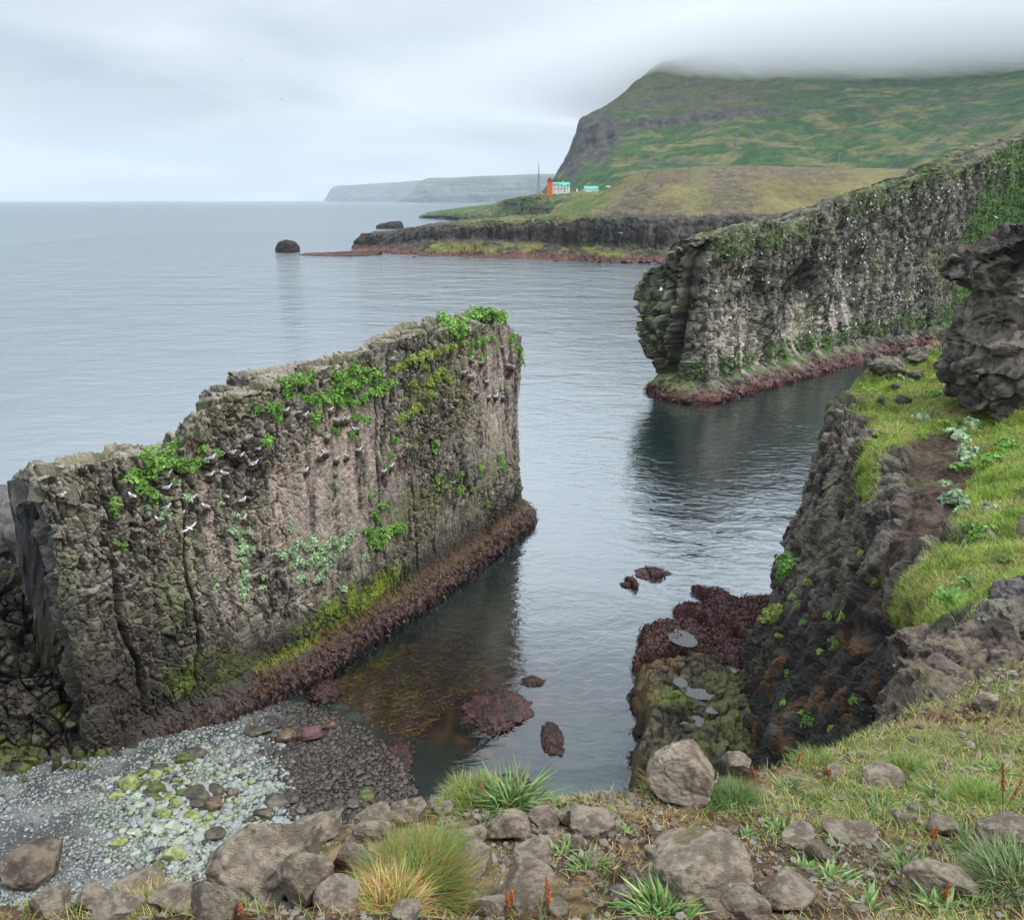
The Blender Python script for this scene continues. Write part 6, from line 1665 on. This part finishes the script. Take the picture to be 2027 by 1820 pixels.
for i, (px_, py_, hh_, ns, lb) in enumerate([(1010, 1815, 75, 2, 'rusty sorrel at the bottom edge left of the square stone'), (1085, 1810, 85, 2, 'rusty sorrel at the bottom edge right of the square stone'), (955, 1586, 70, 1, 'pink sorrel spike above the plantain on the edge'), (775, 1612, 45, 1, 'orange sorrel spike behind the big tuft'), (752, 1640, 26, 1, 'short sorrel spike behind the big tuft'), (1495, 1560, 80, 1, 'red sorrel spike beside the pointed grey stone'), (1575, 1530, 70, 1, 'thin brown sorrel on the rim above the gully'), (1640, 1545, 40, 2, 'red sorrel in the turf near the rim'), (1985, 1610, 110, 3, 'tall sorrel clump at right'), (1845, 1680, 60, 2, 'brown sorrel over the plantain at right'), (1860, 1790, 70, 1, 'sorrel spike at the bottom right'), (475, 1815, 40, 2, 'dry sorrel under the largest boulder'), (1040, 1540, 40, 1, 'brown seed spike right of the large plantain'), (845, 1660, 40, 1, 'sorrel spike at the back of the big tuft')]):
    sorrel(px_, py_, hh_, ns, 90 + i, lb)

# gravel lying on the cliff top
rr = np.random.default_rng(77)
pm_ = (FG['n'][..., 2] > .4) * np.clip(.25 + blob(gx, gy, 1030, 1650, 160, 60, 0, .6) + blob(gx, gy, 1230, 1590, 80, 16, 0, .6) * 1.6 + blob(gx, gy, 1640, 1720, 160, 60, 0, .7) + blob(gx, gy, 1960, 1340, 90, 40, 0, .6), 0, 2)
p, nn, _a, _b = sample_mask(FG, pm_, 4200, 78, .7)
n = len(p); k = np.clip(np.linalg.norm(p - np.array([0, 0, EYE]), axis=1) / 2.4, .8, 3)
s = np.exp(rr.normal(-5.35, .5, n)) * k; s = np.clip(s, .002, .03)
sc = s[:, None] * np.stack([rr.uniform(.8, 1.4, n), rr.uniform(.7, 1.1, n), rr.uniform(.45, .8, n)], -1)
v = IV1[None] * (1 + rr.normal(0, .16, (n, len(IV1), 1))) * sc[:, None]
v = np.einsum('nij,nvj->nvi', rot_z(rr.uniform(0, 6.28, n)), v) + (p + UPV * (s * .3)[:, None])[:, None]
ca = np.array([.22, .195, .165]) * rr.uniform(.5, 1.4, n)[:, None]
gv = link('gravel', mesh_np('gravel', v.reshape(-1, 3), (IF1[None] + (np.arange(n) * len(IV1))[:, None, None]).reshape(-1, 3), M_STONE, False, np.repeat(ca[:, None], len(IV1), 1).reshape(-1, 3)))
tag(gv, 'loose brown gravel between the stones of the cliff top', 'gravel', kind='stuff')
# ================================================================== BIRD CLIFF PLANTS
rr = np.random.default_rng(55)
pm_ = np.clip(blob(FK['px'], FK['py'], 1480, 480, 75, 30, -10, .6) * 1.3 + blob(FK['px'], FK['py'], 1570, 450, 60, 24, -20, .6) + blob(FK['px'], FK['py'], 1760, 380, 80, 24, -25, .6) * 1.2 + sstep(1850, 1990, FK['px'] + (FK['py'] - 480) * .45) * 1.2
              + blob(FK['px'], FK['py'], 1590, 640, 30, 40, 0, .6) * .8 + blob(FK['px'], FK['py'], 1760, 600, 120, 110, 0, .8) * .15 + blob(FK['px'], FK['py'], 1900, 330, 90, 24, -20, .6) + blob(FK['px'], FK['py'], 1550, 700, 240, 24, -13, .6) * .5 + .02, 0, 1.4) * (FK['g'][..., 2] > 3.5) * sstep(-.3, .25, fbm(FK['g'] / 2.2, 3, 811) + .05)
n = 24000
p, nn, _a, _b = sample_mask(FK, pm_ * FK['front'], n, 56, .8)
nv = unit(nn * .8 + np.array([0, -.2, .6]) + rr.normal(0, .5, (n, 3)))
t1 = unit(np.cross(nv, rr.normal(size=(n, 3)))); t2 = np.cross(nv, t1)
s = rr.uniform(.05, .15, n)[:, None]
p = p + nn * rr.uniform(0, .35, n)[:, None]
v = np.stack([p - t1 * s, p + t2 * s * .7, p + t1 * s, p - t2 * s * .7], 1)
f = np.arange(n * 4).reshape(n, 4)
ca = mix((.09, .20, .035), (.26, .38, .09), rr.random(n)); ca = mix(ca, (.17, .26, .13), (rr.random(n) < .25) * .7)
fo = link('foliage', mesh_np('foliage', v.reshape(-1, 3), f, M_LEAF, False, np.repeat(ca[:, None], 4, 1).reshape(-1, 3)))
tag(fo, 'green herb cover along the rim and right side of the bird cliff', 'plants', kind='stuff')

# ================================================================== GULLS AND NESTS
M_BIRD = mat_plain('gull_white', (.80, .80, .79), .8, .2, .05, attr=True)
M_WING = mat_plain('gull_grey', (.5, .5, .5), .8, .2, .08, attr=True)
M_BILL = mat_plain('gull_bill', (.55, .45, .10), .5)
M_NEST = mat_ground('nest_grass', 9, .35, 1.0, .3, .97, .5, .1, use_col=False, color=(.19, .115, .08))
def ring_mesh(name, path, mat, seg=12, col=None):
    """continuous body: (x, z, half-width, half-height) stations along the spine"""
    a = np.linspace(0, math.tau, seg, endpoint=False)
    P = cr_curve(np.array(path, float), 22)
    g_ = np.stack([P[:, 0:1] + 0 * a, P[:, 2:3] * np.cos(a), P[:, 1:2] + P[:, 3:4] * np.sin(a)], -1)
    v = g_.reshape(-1, 3); m_ = len(P)
    i = np.arange(m_ - 1)[:, None] * seg; j = np.arange(seg)[None]; j2 = (j + 1) % seg
    f = np.stack([i + j, i + j2, i + seg + j2, i + seg + j], -1).reshape(-1, 4)
    c = col(v) if col else np.full((len(v), 3), .78)
    return mesh_np(name, v, f, mat, True, c)
body_me = ring_mesh('body', [(-.21, .10, .004, .004), (-.17, .105, .03, .012), (-.12, .11, .055, .04), (-.03, .11, .075, .07), (.06, .12, .072, .078), (.11, .16, .052, .055), (.135, .205, .043, .044), (.155, .23, .043, .041), (.185, .232, .028, .026), (.20, .228, .004, .004)], M_BIRD,
                    col=lambda v: mix((.78, .78, .77), (.30, .32, .35), sstep(.125, .16, v[:, 2]) * sstep(.09, .05, v[:, 0]) * .9))
def wing_me(sg):
    return ring_mesh('wing', [(-.27, .115, .004, .004), (-.22, .12, .012, .014), (-.12, .135, .02, .035), (-.02, .14, .022, .045), (.05, .14, .018, .035), (.08, .14, .003, .004)], M_WING, 8,
                     col=lambda v: mix((.33, .35, .38), (.02, .02, .02), sstep(-.19, -.22, v[:, 0])))
bill_me = ring_mesh('bill', [(.19, .228, .012, .012), (.215, .224, .009, .009), (.24, .215, .002, .002)], M_BILL, 6)
W_ME = wing_me(1)
def make_gull():
    r = empty('gull')
    link('body', body_me, r)
    for sg in (-1, 1):
        w_ = link('wing', W_ME, r); w_.location = (0, sg * .058, 0)
    link('bill', bill_me, r)
    return r
gull0 = None
bv, bf = ico(2)
def nest_mesh(seed):
    v = bv.copy(); v[:, 2] = np.where(v[:, 2] > .35, .35 - (1 - np.hypot(v[:, 0], v[:, 1])) * .5, v[:, 2])
    v *= (1 + .25 * fbm(v * 3 + seed, 3, seed))[:, None]
    return mesh_np('nest', v, bf, M_NEST, False)
NEST = [nest_mesh(i) for i in range(3)]
birds_z = [(223, 765), (484, 766), (610, 735), (620, 680), (650, 655), (683, 672), (752, 640), (768, 628), (765, 688), (817, 685), (851, 607), (887, 617), (910, 652), (932, 645), (945, 592), (1042, 452), (1092, 458), (1118, 468), (1203, 450), (1230, 488), (1250, 485), (1268, 482), (1303, 520), (1312, 595), (1264, 618), (1230, 628), (1200, 548), (1170, 617), (1190, 605), (1115, 672), (1453, 525), (1668, 415), (1700, 310), (1720, 325), (1725, 262), (1762, 275), (1778, 345), (1740, 385), (1790, 400), (1815, 398), (1840, 400), (1860, 285), (1880, 290), (1838, 218), (1400, 675), (1428, 655), (710, 770), (750, 805), (822, 768), (675, 825), (605, 808), (593, 850), (890, 780), (885, 848), (1655, 440)]
def zone(zx, zy):
    if zx < 400: return 'gull sitting alone on the far left of the stack'
    if zx < 560: return 'gull sitting just left of the upper left plant patch'
    if zx < 740 and zy < 745: return 'gull on a nest inside the upper left plant patch of the stack'
    if zx < 740: return 'gull on a nest below the upper left plant patch of the stack'
    if zx < 960 and zy < 720: return 'gull on a nest right of the upper left plant patch of the stack'
    if zx < 960: return 'gull on a nest near the hanging plant strip of the stack'
    if zx < 1330 and zy < 535: return 'gull on a nest under the long plant mat of the stack'
    if zx < 1330: return 'gull on a pale ledge in the middle of the stack'
    if zx < 1500: return 'gull on a small ledge right of the middle of the stack'
    return 'gull on a ledge near the right edge of the stack'
for i, (zx, zy) in enumerate(birds_z):
    p, n_, dd = hit(BV_ST, zx * .54, (zy + 8) * .54 + 567.6)
    if p is None or dd > 90: continue
    out_ = Vector((n_.x, n_.y, 0)).normalized() if (n_.x or n_.y) else Vector((.6, -.8, 0))
    q = p + out_ * .10
    s = 1.12
    ns = link('nest', NEST[i % 3]); ns.location = q + Vector((0, 0, -.06)); ns.scale = (.21, .21, .16)
    tag(ns, 'reddish grass nest under a white gull ' + ('on the left of the stack' if zx < 960 else 'in the middle of the stack' if zx < 1500 else 'near the right edge of the stack'), 'nest', 'gull nests on the stack')
    r_ = random.choice((random.uniform(-.5, .5), random.uniform(2.6, 3.7), random.uniform(.3, 1.2)))
    if gull0 is None:
        gull0 = make_gull(); b = gull0; b.location = q; b.rotation_euler = (0, 0, r_); b.scale = (s, s, s)
    else:
        b = instance(gull0, q, (0, 0, r_), s)
    b.location.z += .0
    tag(b, ('white ' + zone(zx, zy).replace(' of the stack', '')), 'gull', zone(zx, zy)[:40])
# small gulls on the bird cliff
far_me = ring_mesh('gull', [(-.2, .08, .01, .01), (-.1, .1, .06, .05), (.03, .12, .08, .08), (.11, .2, .05, .05), (.16, .25, .045, .045), (.2, .25, .01, .01)], M_BIRD, 8, col=lambda v: mix((.85, .85, .85), (.45, .46, .48), sstep(0, -.12, v[:, 0])))
zl = lambda a, b: (a * .4 + 1216.2, b * .4 + 202.7)
zones_f = [('upper right', 62, [(1250, 500), (1340, 470), (1420, 500), (1560, 460), (1640, 440), (1720, 400), (1820, 350), (1900, 330), (1960, 340), (1950, 370), (1700, 420), (1600, 470), (1450, 470), (1300, 520), (1280, 550), (1560, 545)], 30, 20),
           ('middle', 60, [(1200, 620), (1130, 640), (1220, 700), (1160, 700), (1260, 720), (1330, 750), (1420, 680), (1440, 710), (1380, 780), (1600, 610), (1640, 640), (1480, 820), (1300, 850), (1240, 840)], 40, 30),
           ('lower middle', 58, [(1050, 790), (1100, 770), (1130, 870), (1170, 910), (1050, 970), (1150, 1010), (1080, 1030), (1000, 1100), (960, 1090), (1140, 1110), (1080, 1130), (940, 1160), (1160, 1100), (930, 960)], 26, 18),
           ('lower right', 34, [(1370, 980), (1400, 1010), (1340, 1060), (1380, 1080), (1440, 960), (1500, 900), (1340, 1110), (1450, 1000)], 34, 28),
           ('left', 34, [(600, 710), (700, 720), (580, 800), (630, 830), (600, 870), (560, 1060), (610, 1020), (520, 960), (720, 890), (830, 1130), (820, 1150), (850, 1020), (670, 900), (840, 760)], 30, 26)]
kf = 0
for znm, cnt, pts, sx_, sy_ in zones_f:
    for q in range(int(cnt * .75)):
        a, b = pts[q % len(pts)]
        X_, Y_ = zl(a + random.gauss(0, sx_), b + random.gauss(0, sy_))
        p, n_, dd = hit(BV_FC, X_, Y_)
        if p is None or dd > 260: continue
        o = link('gull', far_me); s = random.uniform(1.05, 1.5)
        nh = Vector((n_.x, n_.y, 0)).normalized() if n_.dot(EYEV - p) > 0 else -Vector((n_.x, n_.y, 0)).normalized()
        o.location = p + nh * .22; o.scale = (s, s, s); o.rotation_euler = (0, random.uniform(-.5, .1), random.uniform(0, 6.28))
        tag(o, 'tiny white gull on the ' + znm + ' part of the bird cliff', 'gull', znm + ' gulls of the bird cliff'); kf += 1
# flying gulls
fbody = ring_mesh('body', [(-.2, 0, .05, .006), (-.14, 0, .03, .018), (-.03, 0, .05, .05), (.07, .01, .052, .052), (.13, .015, .036, .038), (.17, .015, .034, .034), (.21, .01, .008, .01)], M_BIRD, 10)
def fwing(sg, lift):
    pts = [(0.05, .04, 0), (.11, .22, .05 * lift), (.05, .36, .06 * lift), (-.10, .52, .03 * lift)]
    tr = [(-.09, .04, 0), (-.08, .22, .045 * lift), (-.10, .36, .05 * lift), (-.13, .52, .025 * lift)]
    v = []
    for a, b in zip(pts, tr):
        v += [(a[0], sg * a[1], a[2]), ((a[0] + b[0]) / 2, sg * (a[1] + b[1]) / 2, a[2] + .012), (b[0], sg * b[1], b[2]), ((a[0] + b[0]) / 2, sg * (a[1] + b[1]) / 2, a[2] - .004)]
    v = np.array(v); f = []
    for k in range(3):
        for j in range(4):
            f.append([k * 4 + j, k * 4 + (j + 1) % 4, k * 4 + 4 + (j + 1) % 4, k * 4 + 4 + j])
    f.append([12, 13, 14, 15])
    c = mix((.50, .52, .55), (.03, .03, .03), sstep(.44, .5, np.abs(v[:, 1])))
    return mesh_np('wing', v, np.array(f), M_WING, True, c)
FW = [fwing(1, 1), fwing(-1, 1)]
fl0 = empty('flying_gull'); link('body', fbody, fl0)
for w_ in FW: link('wing', w_, fl0)
first = True
flist = [((375, 1045), 33.0, (.25, .2, -.5), 1.0, 'white gull gliding with spread wings in front of the stack')]
for (a, b), lb in zip([(685, 678), (815, 755), (230, 925), (1890, 570), (1765, 785), (1670, 820), (30, 645), (1700, 955), (1610, 1140)],
                      ['under the left rim of the bird cliff', 'below the first one at the bird cliff rim', 'before the cleft of the bird cliff', 'high before the right end of the bird cliff', 'above the beak shaped rock knob', 'left of the beak shaped rock knob', 'before the columnar cliff', 'before the green corner of the cove', 'above the red boulders of the cove']):
    flist.append((zl(a, b), 92.0, (random.uniform(-.4, .4), random.uniform(-.2, .4), random.uniform(-.5, .6)), 1.15, 'white gull in flight ' + lb))
for (a, b), lb in zip([(475, 120), (617, 115), (760, 120), (778, 185), (557, 196), (672, 155), (1025, 205), (570, 40)], ['leftmost', 'left of the middle', 'in the middle', 'lowest of the middle', 'lower left', 'between the others', 'rightmost, near the mountain', 'topmost']):
    flist.append(((a, b), 210.0, (random.uniform(-.5, .5), random.uniform(-.2, .2), random.uniform(0, 6)), 1.0, 'dark speck of a gull high in the sky, ' + lb))
for (pxy, yy, rot, s, lb) in flist:
    p = C(pxy[0], pxy[1], yy)
    o = fl0 if first else instance(fl0, p, rot, s)
    first = False
    o.location = p; o.rotation_euler = rot; o.scale = (s, s, s); tag(o, lb, 'gull', 'gulls in flight')

# ================================================================== LIGHTHOUSE STATION
def bxm(name, lo, hi, mat, parent, bev=0.0):
    me = box_mesh(name, lo, hi, mat)
    return link(name, me, parent)
def box_mesh(name, lo, hi, mat):
    v = [(x, y, z) for x in (lo[0], hi[0]) for y in (lo[1], hi[1]) for z in (lo[2], hi[2])]
    f = [(0, 1, 3, 2), (4, 6, 7, 5), (0, 4, 5, 1), (2, 3, 7, 6), (0, 2, 6, 4), (1, 5, 7, 3)]
    return mesh_np(name, v, f, mat, False)
def frustum(name, r0, r1, z0, z1, mat, parent, seg=8, rot=0.0, off=(0, 0)):
    a = np.linspace(0, math.tau, seg, endpoint=False) + rot
    v = [(off[0] + r0 * math.cos(t), off[1] + r0 * math.sin(t), z0) for t in a] + [(off[0] + r1 * math.cos(t), off[1] + r1 * math.sin(t), z1) for t in a]
    bm = bmesh.new(); vs = [bm.verts.new(q) for q in v]
    for k in range(seg):
        bm.faces.new((vs[k], vs[(k + 1) % seg], vs[seg + (k + 1) % seg], vs[seg + k]))
    bm.faces.new(vs[:seg][::-1]); bm.faces.new(vs[seg:])
    me = bpy.data.meshes.new(name); bm.to_mesh(me); bm.free(); me.materials.append(mat)
    return link(name, me, parent)
def gable(name, x0, x1, y0, y1, ze, zr, mat, parent, over=.25, thick=.18):
    """pitched roof, ridge along x"""
    ym = (y0 + y1) / 2
    v = []
    for x in (x0 - over, x1 + over):
        v += [(x, y0 - over, ze - .1), (x, ym, zr), (x, y1 + over, ze - .1), (x, y1 + over, ze - .1 + thick), (x, ym, zr + thick), (x, y0 - over, ze - .1 + thick)]
    f = [(0, 1, 2, 3), (0, 3, 4, 5)]
    bm = bmesh.new(); vs = [bm.verts.new(q) for q in v]
    for k in range(6):
        bm.faces.new((vs[k], vs[(k + 1) % 6], vs[6 + (k + 1) % 6], vs[6 + k]))
    bm.faces.new((vs[0], vs[5], vs[4], vs[1])); bm.faces.new((vs[1], vs[4], vs[3], vs[2]))
    bm.faces.new((vs[6], vs[7], vs[10], vs[11])); bm.faces.new((vs[7], vs[8], vs[9], vs[10]))
    me = bpy.data.meshes.new(name); bm.to_mesh(me); bm.free(); me.materials.append(mat)
    return link(name, me, parent)
P_OR = mat_plain('orange_paint', (.80, .17, .03), .6, .3, .05, .8); P_RED = mat_plain('red_paint', (.62, .03, .03), .5); P_WH = mat_plain('white_render', (.80, .80, .78), .8, .2, .04, .6); P_TQ = mat_plain('turquoise_roof', (.06, .44, .35), .5, .3, .06, .7)
P_GL = mat_plain('window_glass', (.03, .035, .04), .15, .5); P_GREEN = mat_plain('green_door', (.03, .12, .06), .6); P_STEEL = mat_plain('mast_steel', (.16, .17, .19), .6); P_WOOD = mat_plain('pole_wood', (.35, .32, .28), .8); P_GREY = mat_plain('grey_metal', (.30, .29, .30), .6)
BV_PL = BVHTree.FromPolygons(*[(lambda me: [v.co[:] for v in me.vertices])(plateau.data), [q.vertices[:] for q in plateau.data.polygons]])
BV_MT = BVHTree.FromPolygons([v.co[:] for v in mountain.data.vertices], [q.vertices[:] for q in mountain.data.polygons])
BV_HL = BVHTree.FromPolygons([v.co[:] for v in hill.data.vertices], [q.vertices[:] for q in hill.data.polygons])
YL = 640.0
MPP = YL / (CP * FPX) * (CP * CP + 0)   # rough metres per pixel at the station
MPP = (aty(1101, 381, YL) - aty(1100, 381, YL))[0]
def zs(zx, zy): return 1037.8 + zx * .0961, 308.1 + zy * .0961
def station(zx, zy, yy=YL): return C(*zs(zx, zy), yy)
def ground_drop(p):
    """height of whatever land lies under the point"""
    best = None
    for b_ in (BV_PL, BV_HL, BV_MT):
        h_ = b_.ray_cast(Vector((p[0], p[1], 400)), Vector((0, 0, -1)))[0]
        if h_ is not None and (best is None or h_.z > best): best = h_.z
    return best
zpx = .0961 * MPP
# lighthouse tower
p = station(523, 762)
t = empty('lighthouse', p); tag(t, 'orange lighthouse tower with a red lantern', 'lighthouse')
wt = 115 * zpx / 2
Z_ = lambda zy: (762 - zy) * zpx * 1.03
frustum('tower', wt * 1.4, wt * 1.2, -4, Z_(575), P_OR, t, 4, math.pi / 4)
frustum('cornice', wt * 1.26, wt * 1.4, Z_(575), Z_(555), P_OR, t, 4, math.pi / 4)
frustum('gallery', wt * 1.28, wt * 1.28, Z_(555), Z_(522), P_RED, t, 4, math.pi / 4)
frustum('gallery_rail', wt * 1.42, wt * 1.42, Z_(522), Z_(514), P_RED, t, 4, math.pi / 4)
lan = frustum('lantern', wt * .42, wt * .42, Z_(514), Z_(490), P_GL, t, 8)
frustum('lantern_roof', wt * .62, wt * .08, Z_(490), Z_(468), P_RED, lan, 8)
frustum('finial', .14, .05, Z_(468), Z_(458), P_RED, lan, 6)
for k in range(2):
    w_ = bxm('window', (-.3, -wt - .35, Z_(700 - 70 * k)), (.3, -wt - .1, Z_(670 - 70 * k)), P_OR, t)
# keeper's house
p = station(578, 757)
h = empty('keeper_house', p); tag(h, 'white keeper house with turquoise roofs beside the lighthouse', 'house')
Zh = lambda zy: (757 - zy) * zpx * 1.03
Xh = lambda zx: (zx - 578) * zpx
bxm('wall', (Xh(582), 0, -4), (Xh(722), 8, Zh(597)), P_WH, h)
bxm('wall', (Xh(722) + .01, -.4, -4), (Xh(938), 8.4, Zh(632)), P_WH, h)
gable('roof', Xh(582), Xh(718), 0, 8, Zh(597), Zh(570), P_TQ, h)
rf = gable('roof', Xh(728), Xh(932), -.4, 8.4, Zh(632), Zh(568), P_TQ, h)
for a, b in ((722, 730), (932, 940)):
    bxm('gable_parapet', (Xh(a), -.5, Zh(640)), (Xh(b), 8.5, Zh(566)), P_WH, h)
bxm('chimney', (Xh(797), 3.4, Zh(585)), (Xh(812), 4.4, Zh(535)), P_WH, h)
bxm('chimney', (Xh(704), 3.4, Zh(585)), (Xh(718), 4.4, Zh(562)), P_WH, h)
for zx, z0, z1, wd, yy in [(625, 708, 668, 20, 0), (694, 708, 668, 20, 0), (625, 634, 608, 20, 0), (696, 634, 608, 20, 0), (767, 706, 672, 26, -.4), (888, 706, 672, 20, -.4), (740, 752, 738, 16, -.4), (885, 752, 738, 16, -.4)]:
    fr = bxm('window', (Xh(zx - wd / 2), yy - .10, Zh(z0)), (Xh(zx + wd / 2), yy + .05, Zh(z1)), P_WH, h)
    bxm('pane', (Xh(zx - wd / 2) + .1, yy - .16, Zh(z0) + .1), (Xh(zx + wd / 2) - .1, yy - .06, Zh(z1) - .1), P_GL, fr)
dr = bxm('door', (Xh(820), -.55, Zh(750)), (Xh(840), -.3, Zh(665)), P_GREEN, h); bxm('step', (Xh(818), -2.2, -1), (Xh(842), -.56, Zh(748)), P_WH, h)
for zx in (767, 890):
    dm = bxm('dormer', (Xh(zx - 16), -.1, Zh(632)), (Xh(zx + 16), 2.4, Zh(604)), P_TQ, h); bxm('pane', (Xh(zx - 9), -.18, Zh(628)), (Xh(zx + 9), -.05, Zh(609)), P_GL, dm)
# barn
p = station(1245, 745)
b_ = empty('barn', p); tag(b_, 'low white barn with a turquoise roof half hidden by the hill', 'barn')
b_.rotation_euler = (0, 0, .12)
Xb = lambda zx: (zx - 1245) * zpx; Zb = lambda zy: (745 - zy) * zpx * 1.03
bxm('wall', (0, 0, -4), (Xb(1530), 7, Zb(690)), P_WH, b_); gable('roof', 0, Xb(1530), 0, 7, Zb(692), Zb(640), P_TQ, b_)
bxm('gable_end', (Xb(1530), .6, Zb(690)), (Xb(1538), 6.4, Zb(652)), P_WH, b_); bxm('window', (Xb(1505), -.1, Zb(672)), (Xb(1515), .1, Zb(655)), P_GL, b_)
# lattice masts
def mast(zx, zb_, zt, half, label, yy):
    p = station(zx, zb_, yy); k_ = yy / YL
    t = empty('radio_mast', p); tag(t, label, 'mast', 'radio masts')
    Hh = (zb_ - zt) * zpx * k_ * 1.03 + 2; hw = half * zpx * k_
    th = .11 * k_
    def bar(nm, a, b):
        a, b = Vector(a), Vector(b); d = (b - a).normalized(); s1 = d.cross(Vector((.3, .5, .81))).normalized() * th; s2 = d.cross(s1).normalized() * th
        v = [a + s1, a + s2, a - s1, a - s2, b + s1, b + s2, b - s1, b - s2]
        link(nm, mesh_np(nm, [q[:] for q in v], [(0, 1, 5, 4), (1, 2, 6, 5), (2, 3, 7, 6), (3, 0, 4, 7), (0, 3, 2, 1), (4, 5, 6, 7)], P_STEEL, False), t)
    cs = [(-1, -1), (1, -1), (1, 1), (-1, 1)]
    at = lambda c_, u: (c_[0] * hw * (1 - .92 * u), c_[1] * hw * (1 - .92 * u), -2 + Hh * u)
    for c_ in cs: bar('leg', at(c_, 0), at(c_, 1))
    for k in range(8):
        for q in range(4):
            bar('brace', at(cs[q], k / 8), at(cs[(q + 1) % 4], (k + 1) / 8))
    bar('antenna', (0, 0, Hh - 2.2), (0, 0, Hh + 1.5))
mast(292, 737, 240, 28, 'tall lattice radio mast left of the lighthouse', 700)
mast(990, 745, 500, 24, 'shorter faint lattice mast right of the keeper house', 690)
# small things round the station
def dome_obj(zx, zy, w_, label, mat, cat, name, yy=YL - 6):
    p = station(zx, zy, yy); v, f = ico(2); v = v.copy(); v[:, 2] = np.maximum(v[:, 2], -.35)
    o = link(name, mesh_np(name, v, f, mat, True)); s = w_ * zpx / 2; o.location = p; o.scale = (s, s, s); tag(o, label, cat)
dome_obj(350, 795, 50, 'orange buoy lying on the grass left of the lighthouse', P_OR, 'buoy', 'mooring_buoy')
dome_obj(2, 800, 36, 'smaller orange buoy at the rim of the plateau', P_OR, 'buoy', 'mooring_buoy')
P_YE = mat_plain('yellow_paint', (.75, .45, .12), .6)
for zx, w_, mt, lb in ((1228, 50, P_YE, 'yellow fuel tank at the left end of the barn'), (1172, 62, P_GREY, 'grey fuel tank beside the yellow one')):
    p = station(zx, 765, YL - 4); o = frustum('fuel_tank', w_ * zpx / 2, w_ * zpx / 2, 0, 55 * zpx, mt, None, 12); o.location = p; tag(o, lb, 'tank')
p = station(1085, 748); o = frustum('marker_post', .7, .5, -1, 66 * zpx, P_WH, None, 8); o.location = p; tag(o, 'white marker post between the house and the barn', 'post')
p = station(1735, 668, 600); v_r = empty('parked_van', p); tag(v_r, 'small white van parked on the hill behind the barn', 'van'); bxm('body', (-1.6, -.9, .3), (1.6, .9, 1.7), P_WH, v_r); bxm('windscreen', (1.2, -.8, 1.1), (1.63, .8, 1.6), P_GL, v_r)
for a in (-1, 1):
    w_ = frustum('wheel', .33, .33, -.1, .1, P_GL, v_r, 10); w_.rotation_euler = (math.pi / 2, 0, 0); w_.location = (a, -.92, .3)
for (px_, py_, hp, lb) in [(1704, 325, 29, 'thin utility pole on the slope under the mountain'), (1660, 329, 22, 'fainter utility pole left of the taller one')]:
    p, n_, dd = hit(BV_MT, px_, py_ - 1)
    if p is None: continue
    hgt = hp / FPX * dd; o = empty('utility_pole', p); tag(o, lb, 'pole', 'utility poles on the slope')
    frustum('pole', .22, .16, -1, hgt, P_WOOD, o, 6); bxm('crossarm', (-1.2, -.1, hgt - 1.4), (1.2, .1, hgt - 1.1), P_WOOD, o)
# tumbled boulders in the corner of the cove
rr2 = random.Random(5)
for i in range(26):
    px_, py_ = rr2.uniform(1795, 1880), rr2.uniform(640, 700)
    p = atz(px_, py_, .6); s = rr2.uniform(.7, 1.9)
    o = link('cove_boulder', stone_mesh('cove_boulder', 950 + i, 3, .25, cut=6, mat=M_FAR, col=((.06, .035, .03), (.15, .09, .07)) if i % 3 else ((.12, .06, .035), (.24, .14, .09)), wet=.4))
    o.location = p; o.scale = (s, s * .8, s * .7); o.rotation_euler = (0, 0, rr2.uniform(0, 6))
    tag(o, 'reddish boulder tumbled in the back corner of the cove' if i % 3 == 0 else 'dark weedy boulder tumbled in the back corner of the cove', 'boulder', 'boulders in the cove corner ' + ('red' if i % 3 == 0 else 'dark'))
# ================================================================== AIR
def box_mesh(name, lo, hi, mat):
    v = [(x, y, z) for x in (lo[0], hi[0]) for y in (lo[1], hi[1]) for z in (lo[2], hi[2])]
    f = [(0, 1, 3, 2), (4, 6, 7, 5), (0, 4, 5, 1), (2, 3, 7, 6), (0, 2, 6, 4), (1, 5, 7, 3)]
    return mesh_np(name, v, f, mat, False)
def mat_vol(name, color, density, aniso=0.0):
    m = new_mat(name)
    out = NN(m, 'ShaderNodeOutputMaterial'); v = NN(m, 'ShaderNodeVolumePrincipled')
    v.inputs['Color'].default_value = tuple(color) + (1,); v.inputs['Density'].default_value = density; v.inputs['Anisotropy'].default_value = aniso
    LK(m, v.outputs[0], out.inputs['Volume'])
    return m
haze = link('haze', box_mesh('haze', (-17500, -70, -11), (17500, 18200, 1000), mat_vol('haze_air', (.80, .90, 1.0), 6.0e-5)))
tag(haze, 'thin sea haze fading the far coast', kind='stuff')
# cloud bank hanging on the mountain: a wide lens that thins out to nothing at its rim
v, f = ico(5)
r2_ = v[:, 0] ** 2 + v[:, 1] ** 2
lens = np.clip(1 - r2_, 0, 1) ** 3.5 * (1 + .22 * fbm(v * np.array([9, 9, 0]), 4, 901))
lens = np.maximum(lens, .003)
v[:, 2] = np.where(v[:, 2] > 0, 330 * lens, -145 * lens)
cloud = link('cloud', mesh_np('cloud', v * np.array([2300, 1700, 1]), f, mat_vol('cloud_vapour', (.90, .92, .94), 0.007), True))
cloud.location = (1500, 2150, 286)
tag(cloud, 'low grey cloud bank hiding the mountain top', kind='stuff')
